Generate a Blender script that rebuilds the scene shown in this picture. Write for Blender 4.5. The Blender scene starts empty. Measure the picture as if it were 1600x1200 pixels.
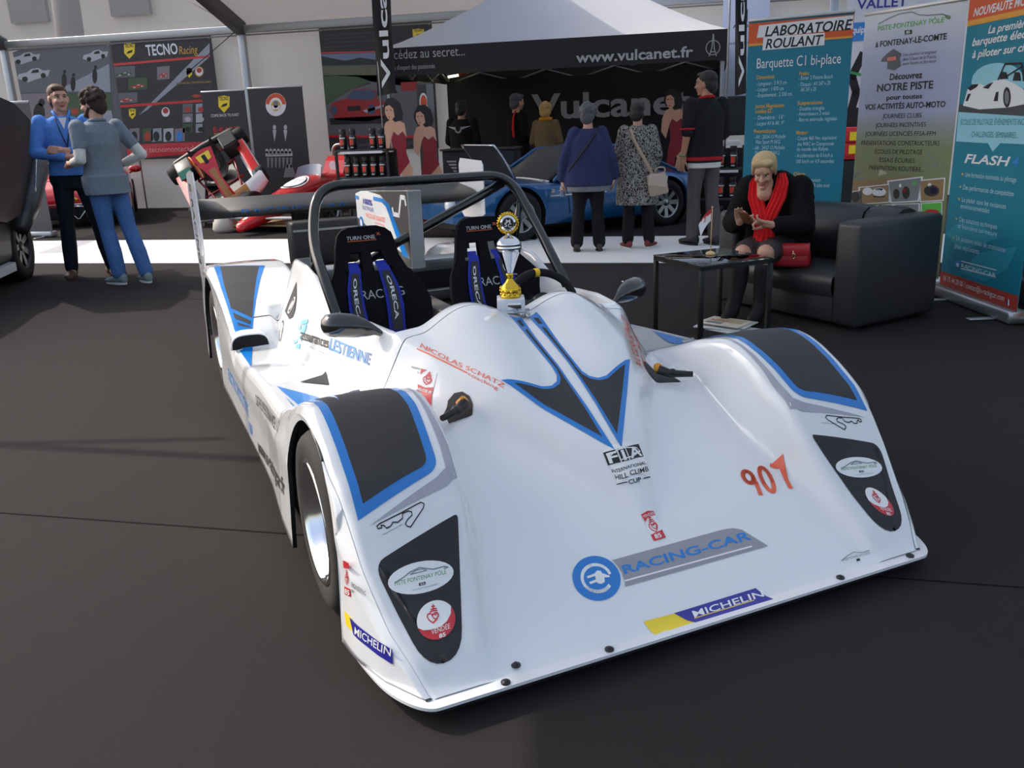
import bpy, bmesh, math, random
import numpy as np
from mathutils import Vector, Matrix
random.seed(7)
SC = bpy.context.scene
COL = SC.collection
# ------------------------------------------------------------------ camera, world, sun, exposure
CAM_POS = (0.3572, -2.6107, 1.3483)
def set_camera():
    cd = bpy.data.cameras.new('camera'); cam = bpy.data.objects.new('camera', cd); COL.objects.link(cam)
    right = Vector((CAM_R)); down = Vector((CAM_D)); fwd = Vector((CAM_F))
    m = Matrix((right, -down, -fwd)).transposed().to_4x4(); m.translation = Vector(CAM_POS)
    cam.matrix_world = m
    cd.sensor_fit = 'HORIZONTAL'; cd.sensor_width = 36.0; cd.lens = 36.0 * 1356.45 / 1600.0
    cd.clip_start = 0.05; cd.clip_end = 200
    SC.camera = cam
CAM_R, CAM_D, CAM_F = (0.975449, 0.21735, -0.03546), (0.029453, -0.288325, -0.957079), (-0.218245, 0.932538, -0.287648)
set_camera()
SUN_ELEV, SUN_AZ = math.radians(43), math.radians(172)     # the sun stands to the left, a little behind the stand
w = bpy.data.worlds.new('world'); SC.world = w; w.use_nodes = True
nt = w.node_tree; nt.nodes.clear()
sky = nt.nodes.new('ShaderNodeTexSky'); sky.sky_type = 'NISHITA'; sky.sun_disc = False
sky.sun_elevation = SUN_ELEV; sky.sun_rotation = math.radians(-82); sky.air_density = 1.0; sky.dust_density = 4.0; sky.ozone_density = 1.0
bg = nt.nodes.new('ShaderNodeBackground'); bg.inputs['Strength'].default_value = 0.21
wo = nt.nodes.new('ShaderNodeOutputWorld')
nt.links.new(sky.outputs[0], bg.inputs[0]); nt.links.new(bg.outputs[0], wo.inputs[0])
sl = bpy.data.lights.new('sun', 'SUN'); so = bpy.data.objects.new('sun', sl); COL.objects.link(so)
sl.energy = 2.45; sl.angle = math.radians(0.6); sl.color = (1.0, 0.94, 0.84)
sd = Vector((math.cos(SUN_ELEV)*math.cos(SUN_AZ), math.cos(SUN_ELEV)*math.sin(SUN_AZ), math.sin(SUN_ELEV)))
so.rotation_euler = sd.to_track_quat('Z', 'Y').to_euler(); so.location = sd*30
vs = SC.view_settings
vs.view_transform = 'Standard'; vs.look = 'None'; vs.gamma = 1.0; vs.use_curve_mapping = False; vs.exposure = 0.38
# ------------------------------------------------------------------ materials
MATS = {}
def lin(c): return tuple(((x/255)/12.92 if x/255 <= .04045 else ((x/255+.055)/1.055)**2.4) for x in c)
def mat(name, rgb=None, rough=.6, metal=0., coat=0., noise=0., nscale=40., bump=0., spec=.5, emit=0., trans=0., weave=None):
    if name in MATS: return MATS[name]
    m = bpy.data.materials.new(name); m.use_nodes = True; MATS[name] = m
    n = m.node_tree.nodes; l = m.node_tree.links; b = n['Principled BSDF']
    c = lin(rgb)
    b.inputs['Base Color'].default_value = (*c, 1); b.inputs['Roughness'].default_value = rough; b.inputs['Metallic'].default_value = metal
    b.inputs['Specular IOR Level'].default_value = spec; b.inputs['Coat Weight'].default_value = coat; b.inputs['Coat Roughness'].default_value = .04
    if trans: b.inputs['Transmission Weight'].default_value = trans
    if emit: b.inputs['Emission Color'].default_value = (*c, 1); b.inputs['Emission Strength'].default_value = emit
    if noise or bump:
        tc = n.new('ShaderNodeTexCoord'); tx = n.new('ShaderNodeTexNoise'); tx.inputs['Scale'].default_value = nscale; tx.inputs['Detail'].default_value = 5
        l.new(tc.outputs['Object'], tx.inputs['Vector'])
        if noise:
            mx = n.new('ShaderNodeMix'); mx.data_type = 'RGBA'
            mx.inputs['A'].default_value = (*[x*(1-noise) for x in c], 1); mx.inputs['B'].default_value = (*[min(1, x*(1+noise)) for x in c], 1)
            l.new(tx.outputs['Fac'], mx.inputs['Factor']); l.new(mx.outputs['Result'], b.inputs['Base Color'])
        if bump:
            bp = n.new('ShaderNodeBump'); bp.inputs['Strength'].default_value = min(1, bump); bp.inputs['Distance'].default_value = .004
            l.new(tx.outputs['Fac'], bp.inputs['Height']); l.new(bp.outputs['Normal'], b.inputs['Normal'])
    return m
def ramp_mat(name, stops, axis='Z', rough=.5):
    """printed colour bands along one object axis (ink on a banner)"""
    m = bpy.data.materials.new(name); m.use_nodes = True; MATS[name] = m
    n = m.node_tree.nodes; l = m.node_tree.links; b = n['Principled BSDF']; b.inputs['Roughness'].default_value = rough
    tc = n.new('ShaderNodeTexCoord'); sp = n.new('ShaderNodeSeparateXYZ'); mr = n.new('ShaderNodeMapRange'); rp = n.new('ShaderNodeValToRGB')
    l.new(tc.outputs['Object'], sp.inputs[0]); l.new(sp.outputs[axis], mr.inputs['Value'])
    mr.inputs['From Min'].default_value = stops[0][0]; mr.inputs['From Max'].default_value = stops[-1][0]
    d = stops[-1][0]-stops[0][0]
    els = rp.color_ramp.elements
    els[0].position = 0; els[0].color = (*lin(stops[0][1]), 1); els[1].position = 1; els[1].color = (*lin(stops[-1][1]), 1)
    for p, c in stops[1:-1]:
        e = els.new((p-stops[0][0])/d); e.color = (*lin(c), 1)
    l.new(mr.outputs[0], rp.inputs[0]); l.new(rp.outputs[0], b.inputs['Base Color'])
    return m
def sheet_mat(name, rgb, transl=.4, clear=0., rough=.5, tint=None):
    """tent fabric: diffuse + translucent; clear PVC: part transparent"""
    m = bpy.data.materials.new(name); m.use_nodes = True; MATS[name] = m
    n = m.node_tree.nodes; l = m.node_tree.links; n.clear()
    o = n.new('ShaderNodeOutputMaterial'); d = n.new('ShaderNodeBsdfDiffuse'); t = n.new('ShaderNodeBsdfTranslucent'); mx = n.new('ShaderNodeMixShader')
    tc = n.new('ShaderNodeTexCoord'); tx = n.new('ShaderNodeTexNoise'); tx.inputs['Scale'].default_value = 1.3; tx.inputs['Detail'].default_value = 6
    bp = n.new('ShaderNodeBump'); bp.inputs['Strength'].default_value = .5; bp.inputs['Distance'].default_value = .03
    l.new(tc.outputs['Object'], tx.inputs['Vector']); l.new(tx.outputs['Fac'], bp.inputs['Height']); l.new(bp.outputs[0], d.inputs['Normal'])
    c = (*lin(rgb), 1); d.inputs[0].default_value = c; t.inputs[0].default_value = (*lin(tint or rgb), 1); mx.inputs[0].default_value = transl
    l.new(d.outputs[0], mx.inputs[1]); l.new(t.outputs[0], mx.inputs[2]); last = mx
    if clear:
        g = n.new('ShaderNodeBsdfTransparent'); m2 = n.new('ShaderNodeMixShader'); m2.inputs[0].default_value = clear
        l.new(mx.outputs[0], m2.inputs[1]); l.new(g.outputs[0], m2.inputs[2]); last = m2
    l.new(last.outputs[0], o.inputs[0]); return m
PAL = dict(white=(238,238,236), blue=(14,122,204), blue2=(24,124,204), sky=(120,195,235), matt=(50,48,49), black=(38,36,40), ink=(26,24,26), stripe=(170,170,180), gry2=(150,151,156),
  grey=(135,140,145), green=(70,150,90), green2=(90,190,70), red=(205,40,52), orange=(238,98,60), yellow=(245,215,40), navy=(45,45,150),
  p_white=(236,236,238), p_pale=(190,225,235), b_orange=(222,92,42), b_amber=(235,165,60), b_gold=(215,170,70), p_grey=(125,130,132), p_dgrey=(95,97,105), p_lgrey=(185,185,190), b_brown=(150,120,80), p_sand=(190,180,150),
  b_pale=(150,210,225), b_floor=(70,72,78), b_blue=(60,140,215), b_teal2=(20,110,130), b_teal3=(40,150,170), b_red=(180,62,45), b_oran2=(215,85,45), p_rose=(240,160,160),
  ph_road=(105,105,112), ph_lite=(155,160,170), ph_wall=(135,125,130), ph_green=(70,92,62), ph_sky=(120,135,165), ph_tree=(45,52,50), ph_field=(105,110,85), ph_red=(165,42,42), ph_blue=(70,85,115),
  skin_p=(225,170,140), dress=(150,30,45), hair_p=(30,24,26))
def pm(k):
    if 'ink_'+k in MATS: return MATS['ink_'+k]
    if k in ('white','blue','blue2','sky','red','orange','yellow','navy','green','grey','gry2','stripe'):
        return mat('ink_'+k, PAL[k], rough=.3, coat=.4)
    return mat('ink_'+k, PAL[k], rough=.62 if k in ('matt','black') else .5)
# ------------------------------------------------------------------ mesh helpers
class MB:
    def __init__(s): s.v=[]; s.f=[]; s.m=[]; s.mats=[]; s.sm=[]
    def mi(s, m):
        if m not in s.mats: s.mats.append(m)
        return s.mats.index(m)
    def add(s, vs, fs, m, smooth=True):
        o=len(s.v); s.v.extend([tuple(map(float,p)) for p in vs]); i=s.mi(m)
        for f in fs: s.f.append(tuple(k+o for k in f)); s.m.append(i); s.sm.append(smooth)
        return s
    def xf(s, M, start=0):
        for i in range(start,len(s.v)): s.v[i]=tuple(M@Vector(s.v[i]))
        return s
    def build(s, name, parent=None, loc=None, rot=None, sharp=None):
        me=bpy.data.meshes.new(name); me.from_pydata(s.v,[],s.f)
        for m in s.mats: me.materials.append(m)
        me.polygons.foreach_set('material_index',s.m); me.polygons.foreach_set('use_smooth',s.sm)
        me.update()
        if sharp: me.set_sharp_from_angle(angle=math.radians(sharp))
        o=bpy.data.objects.new(name,me); COL.objects.link(o)
        if parent: o.parent=parent
        if loc: o.location=loc
        if rot: o.rotation_euler=rot if not isinstance(rot,(int,float)) else (0,0,rot)
        return o
    # primitives
    def box(s, c, d, m, bev=0., R=None, seg=2):
        bm=bmesh.new(); bmesh.ops.create_cube(bm,size=1)
        for v in bm.verts: v.co=Vector((v.co.x*d[0],v.co.y*d[1],v.co.z*d[2]))
        if bev: bmesh.ops.bevel(bm,geom=bm.edges[:],offset=bev,segments=seg,profile=.5,affect='EDGES')
        M=Matrix.Translation(c)@(R.to_4x4() if R else Matrix())
        bm.verts.index_update(); s.add([M@v.co for v in bm.verts],[[v.index for v in f.verts] for f in bm.faces],m,bool(bev)); bm.free(); return s
    def tube(s, pts, r, m, n=10, cap=True, closed=False):
        P=[Vector(p) for p in pts]; k=len(P); rs=r if isinstance(r,(list,tuple)) else [r]*k
        T=[]
        for i in range(k):
            a=P[(i-1)%k] if (i or closed) else P[0]; b=P[(i+1)%k] if (i<k-1 or closed) else P[-1]
            T.append((b-a).normalized())
        u=T[0].orthogonal().normalized(); vs=[];fs=[]
        for i in range(k):
            u=(u-T[i]*u.dot(T[i])).normalized(); w_=T[i].cross(u)
            for j in range(n):
                a=2*math.pi*j/n; vs.append(P[i]+(u*math.cos(a)+w_*math.sin(a))*rs[i])
        for i in range(k if closed else k-1):
            i2=(i+1)%k
            for j in range(n): fs.append((i*n+j,i*n+(j+1)%n,i2*n+(j+1)%n,i2*n+j))
        if cap and not closed: fs.append(tuple(range(n))[::-1]); fs.append(tuple((k-1)*n+j for j in range(n)))
        return s.add(vs,fs,m)
    def lathe(s, prof, m, n=28, c=(0,0,0), axis='Z', mf=None, R=None):
        vs=[];k=len(prof); fs=[]
        for r,z in prof:
            for j in range(n):
                a=2*math.pi*j/n; p=(r*math.cos(a),r*math.sin(a),z)
                if axis=='X': p=(p[2],p[0],p[1])
                if axis=='Y': p=(p[0],p[2],p[1])
                if R: p=R@Vector(p)
                vs.append((p[0]+c[0],p[1]+c[1],p[2]+c[2]))
        for i in range(k-1):
            f=[(i*n+j,i*n+(j+1)%n,(i+1)*n+(j+1)%n,(i+1)*n+j) for j in range(n)]
            if mf: s.add([vs[q] for q in range(i*n,(i+2)*n)],[tuple(x-i*n for x in q) for q in f],mf(i))
            else: fs+=f
        if not mf: s.add(vs,fs,m)
        return s
    def ell(s, c, r, m, R=None, n=14, k=9):
        vs=[];fs=[]
        for i in range(k+1):
            t=math.pi*i/k
            for j in range(n):
                a=2*math.pi*j/n; p=Vector((r[0]*math.sin(t)*math.cos(a),r[1]*math.sin(t)*math.sin(a),r[2]*math.cos(t)))
                if R: p=R@p
                vs.append(p+Vector(c))
        for i in range(k):
            for j in range(n): fs.append((i*n+j,(i+1)*n+j,(i+1)*n+(j+1)%n,i*n+(j+1)%n))
        return s.add(vs,fs,m)
    def loft(s, rings, m, cap=True, smooth=True):
        n=len(rings[0]); vs=[p for r in rings for p in r]; fs=[]
        for i in range(len(rings)-1):
            for j in range(n): fs.append((i*n+j,i*n+(j+1)%n,(i+1)*n+(j+1)%n,(i+1)*n+j))
        if cap: fs.append(tuple(range(n))[::-1]); fs.append(tuple((len(rings)-1)*n+j for j in range(n)))
        return s.add(vs,fs,m,smooth)
    def prism(s, poly, h0, h1, m, ax='Z', smooth=False, M=None):
        n=len(poly)
        def P(p,h): q={'Z':(p[0],p[1],h),'Y':(p[0],h,p[1]),'X':(h,p[0],p[1])}[ax]; return M@Vector(q) if M else q
        vs=[P(p,h0) for p in poly]+[P(p,h1) for p in poly]
        bm=bmesh.new(); bv=[bm.verts.new((p[0],p[1],0)) for p in poly]; f=bm.faces.new(bv); f.normal_update(); tr=bmesh.ops.triangulate(bm,faces=[f])['faces']
        bm.verts.index_update(); T=[[v.index for v in t.verts] for t in tr]; bm.free()
        fs=[t[::-1] for t in T]+[[i+n for i in t] for t in T]+[(i,(i+1)%n,(i+1)%n+n,i+n) for i in range(n)]
        return s.add(vs,fs,m,smooth)
    def grid(s, pts, m, wrap=False, mf=None, smooth=True, keep=None):
        a=len(pts);b=len(pts[0]); vs=[p for r in pts for p in r]; base=len(s.v)
        s.v.extend([tuple(map(float,p)) for p in vs])
        for i in range(a-1):
            for j in range(b if wrap else b-1):
                if keep and not keep(i,j): continue
                s.f.append((base+i*b+j,base+i*b+(j+1)%b,base+(i+1)*b+(j+1)%b,base+(i+1)*b+j)); s.m.append(s.mi(mf(i,j) if mf else m)); s.sm.append(smooth)
        return s
def link_empty(name, loc=(0,0,0), rotz=0., parent=None):
    o=bpy.data.objects.new(name,None); COL.objects.link(o); o.location=loc; o.rotation_euler=(0,0,rotz); o.empty_display_size=.1
    if parent: o.parent=parent
    return o
def tag(o, label, cat, group=None, kind=None):
    o['label']=label; o['category']=cat
    if group: o['group']=group
    if kind: o['kind']=kind
    return o
def thing(name, label, cat, loc=(0,0,0), rotz=0., group=None): return tag(link_empty(name,loc,rotz),label,cat,group)
def struct(o): o['kind']='structure'; return o
def dup(root, loc, rotz, label, group=None):
    r=root.copy(); COL.objects.link(r); r.location=loc; r.rotation_euler=(0,0,rotz); r['label']=label
    if group: r['group']=group
    for ch in list(root.children):
        c=ch.copy(); COL.objects.link(c); c.parent=r
        for g in ch.children: d=g.copy(); COL.objects.link(d); d.parent=c
    return r
# ------------------------------------------------------------------ lettering
TXT={}
def glyphs(txt, bold=0, ital=0):
    """flat letter shapes fitted to the unit box: vertices (0..1, 0..1 of the capital height), triangles"""
    k=(txt,bold,ital)
    if k in TXT: return TXT[k]
    cu=bpy.data.curves.new('lettering','FONT'); cu.body=txt; cu.size=1; cu.resolution_u=3; cu.fill_mode='FRONT'
    if bold: cu.offset=.022*bold
    if ital: cu.shear=.22
    ob=bpy.data.objects.new('lettering',cu)
    me=bpy.data.meshes.new_from_object(ob)
    v=[(p.co.x,p.co.y) for p in me.vertices]; f=[tuple(p.vertices) for p in me.polygons]
    bpy.data.objects.remove(ob); bpy.data.meshes.remove(me); bpy.data.curves.remove(cu)
    x0=min(p[0] for p in v); x1=max(p[0] for p in v); cap=.72 if any(ch.isupper() or ch.isdigit() or ch in 'bdfhklt/' for ch in txt) else .53
    v=[((p[0]-x0)/(x1-x0),p[1]/cap) for p in v]
    TXT[k]=(v,f); return TXT[k]
def stroke(pts, w):
    """a polyline as a list of quads"""
    q=[]
    for a,b in zip(pts[:-1],pts[1:]):
        d=Vector((b[0]-a[0],b[1]-a[1])); L=d.length
        if L<1e-6: continue
        d/=L; n=Vector((-d.y,d.x))*w/2; e=d*w*.3
        q.append([(a[0]-e.x+n.x,a[1]-e.y+n.y),(a[0]-e.x-n.x,a[1]-e.y-n.y),(b[0]+e.x-n.x,b[1]+e.y-n.y),(b[0]+e.x+n.x,b[1]+e.y+n.y)])
    return q
def flat_tris(poly):
    bm=bmesh.new(); vs=[bm.verts.new((p[0],p[1],0)) for p in poly]
    f=bm.faces.new(vs); f.normal_update(); r=bmesh.ops.triangulate(bm,faces=[f],ngon_method='EAR_CLIP'); bm.verts.index_update()
    T=[[v.index for v in t.verts] for t in r['faces']]; bm.free(); return T
def print_on(mb, it, F, step=.0008):
    """items of a printed panel; F(s, z, off) -> 3D point"""
    for e in it:
        if e[0]=='P':
            _,col,lay,pts=e; mb.add([F(p[0],p[1],lay*step) for p in pts],flat_tris(pts),pm(col),False)
        elif e[0]=='S':
            _,col,lay,w_,pts=e
            for q in stroke(pts,w_): mb.add([F(p[0],p[1],lay*step) for p in q],[(0,1,2,3)],pm(col),False)
        else:
            _,col,lay,txt,bold,ital,x0,z0,x1,z1=e; v,f=glyphs(txt,bold,ital)
            mb.add([F(x0+p[0]*(x1-x0),z0+p[1]*(z1-z0),lay*step) for p in v],f,pm(col),False)

# ------------------------------------------------------------------ the setting
M_carpet = mat('black_carpet', (46,42,42), rough=.95, noise=.25, nscale=220, bump=.35, spec=.15)
M_seam = mat('carpet_seam', (22,21,21), rough=1, spec=.1)
M_runner = mat('white_carpet', (226,224,222), rough=.95, noise=.06, nscale=90, bump=.3, spec=.1)
M_alu = mat('tent_aluminium', (176,178,180), rough=.45, metal=.7, noise=.06, nscale=9)
M_wall = sheet_mat('tent_wall_fabric', (226,220,212), .35)
M_roof = sheet_mat('tent_roof_fabric', (190,186,184), .22)
M_clear = sheet_mat('clear_roof_film', (205,205,205), .5, clear=.80)
M_awn = sheet_mat('shade_awning_fabric', (228,235,243), .6)  # added shade awning; cool tint put into the fabric stands for skylight
b = MB(); b.box((-4,0,-.05),(60,60,.1),M_carpet)
for y in (-.1, 3.95): b.add([(-16,y-.004,.0012),(12,y-.004,.0012),(12,y+.004,.0012),(-16,y+.004,.0012)],[(0,1,2,3)],M_seam,False)
struct(b.build('floor'))
b = MB(); b.box((-3,6.87,.003),(26,1.98,.006),M_runner)
tag(b.build('carpet_runner'),'long white carpet strip laid across the black floor','carpet')
# back wall with its posts, eave beam and rafters
YW = 12.75
b = MB(); n = 260
b.grid([[(-20+32*i/n, YW+.008*math.sin(i*.43)+.006*math.sin(i*.17+j*.8), 3.12*j/8) for i in range(n+1)] for j in range(9)], M_wall)
for x in (-10.45,-5.4,-.4,4.6): b.box((x,YW-.03,1.5),(.025,.02,3.0),mat('wall_seam',(150,146,140),rough=.7))
struct(b.build('wall_back'))
k = 1
for x in (-12.95,-7.93,-2.9,2.1,7.1):
    b = MB(); b.box((x,YW-.14,1.55),(.13,.10,3.1),M_alu,.01); struct(b.build('trim_%d'%k)); k += 1
b = MB(); b.box((-4,YW-.12,3.12),(32,.12,.13),M_alu,.01); b.box((-4,YW-.16,3.02),(32,.03,.025),mat('rail_grey',(120,118,116),rough=.5)); struct(b.build('trim_%d'%k)); k += 1
sl_ = .36
for x in (-12.95,-7.93,-2.9,2.1):
    b = MB(); L = 5.6; a = math.atan(sl_)
    b.box((x,YW-.1-L/2*math.cos(a),3.12+L/2*math.sin(a)),(.16,L,.24),mat('rafter_grey',(88,84,82),rough=.5,metal=.3),.02,Matrix.Rotation(-a,3,'X')); struct(b.build('trim_%d'%k)); k += 1
def roof(x0,x1,m,name):
    b = MB(); b.grid([[(x0+(x1-x0)*i/12, YW-.05-5.2*j/10, 3.22+5.2*j/10*sl_-.05*math.sin(math.pi*i/12)) for i in range(13)] for j in range(11)],m); struct(b.build(name))
roof(-7.9,-2.9,M_roof,'ceiling'); roof(-18,-7.95,M_clear,'window_1'); roof(-2.85,9,M_clear,'window_2')
# brace wires in the tent corner
b = MB(); b.tube([(-8.9,YW-.4,3.7),(-8.3,YW-.3,3.35),(-7.95,YW-.25,3.1),(-8.9,YW-.3,2.5)],.008,mat('wire',(60,58,58),rough=.4,metal=.6),6); struct(b.build('trim_%d'%k)); k += 1
# unseen awning added overhead, its outline shaped to cast the shade on the stand
ap = [(-3.35,-5.5),(9,-5.5),(9,8.4),(-6.9,8.4),(-6.5,7.4),(-3.75,2.2),(-3.60,0),(-3.40,-1.2)]
b = MB(); b.prism(ap,3.3,3.312,M_awn)
struct(b.build('added_shade_awning'))
b = MB(); b.tube([(-9,1.02,3.05),(-3.7,1.0,3.05)],.035,M_alu,10); b.tube([(-8.5,.2,3.2),(-6.2,1.0,3.05),(-4.9,1.2,2.9)],.025,M_alu,8); struct(b.build('trim_%d'%k)); k += 1
# building seen through the clear roof
b = MB(); Mst = mat('pale_stone',(205,190,172),rough=.9,noise=.15,nscale=1.5)
b.box((-20,26,4.4),(34,.6,8.8),Mst); b.box((-20,25.6,4.55),(34,.3,.35),mat('stone_dark',(120,112,108),rough=.9))
for i in range(9): b.box((-35+i*4,25.65,6.4),(1.5,.2,2.2),mat('dark_pane',(60,62,70),rough=.2))
tag(b.build('building'),'pale stone building seen through the clear tent roof','building')
b = MB(); b.tube([(-17.2,20,0),(-17.2,20,3.2),(-17.05,20,7)],[.42,.38,.34],mat('bark',(92,84,84),rough=.9,bump=.8,nscale=12),12)
tag(b.build('tree_trunk'),'dark tree trunk beyond the clear roof at the left','tree')

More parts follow.
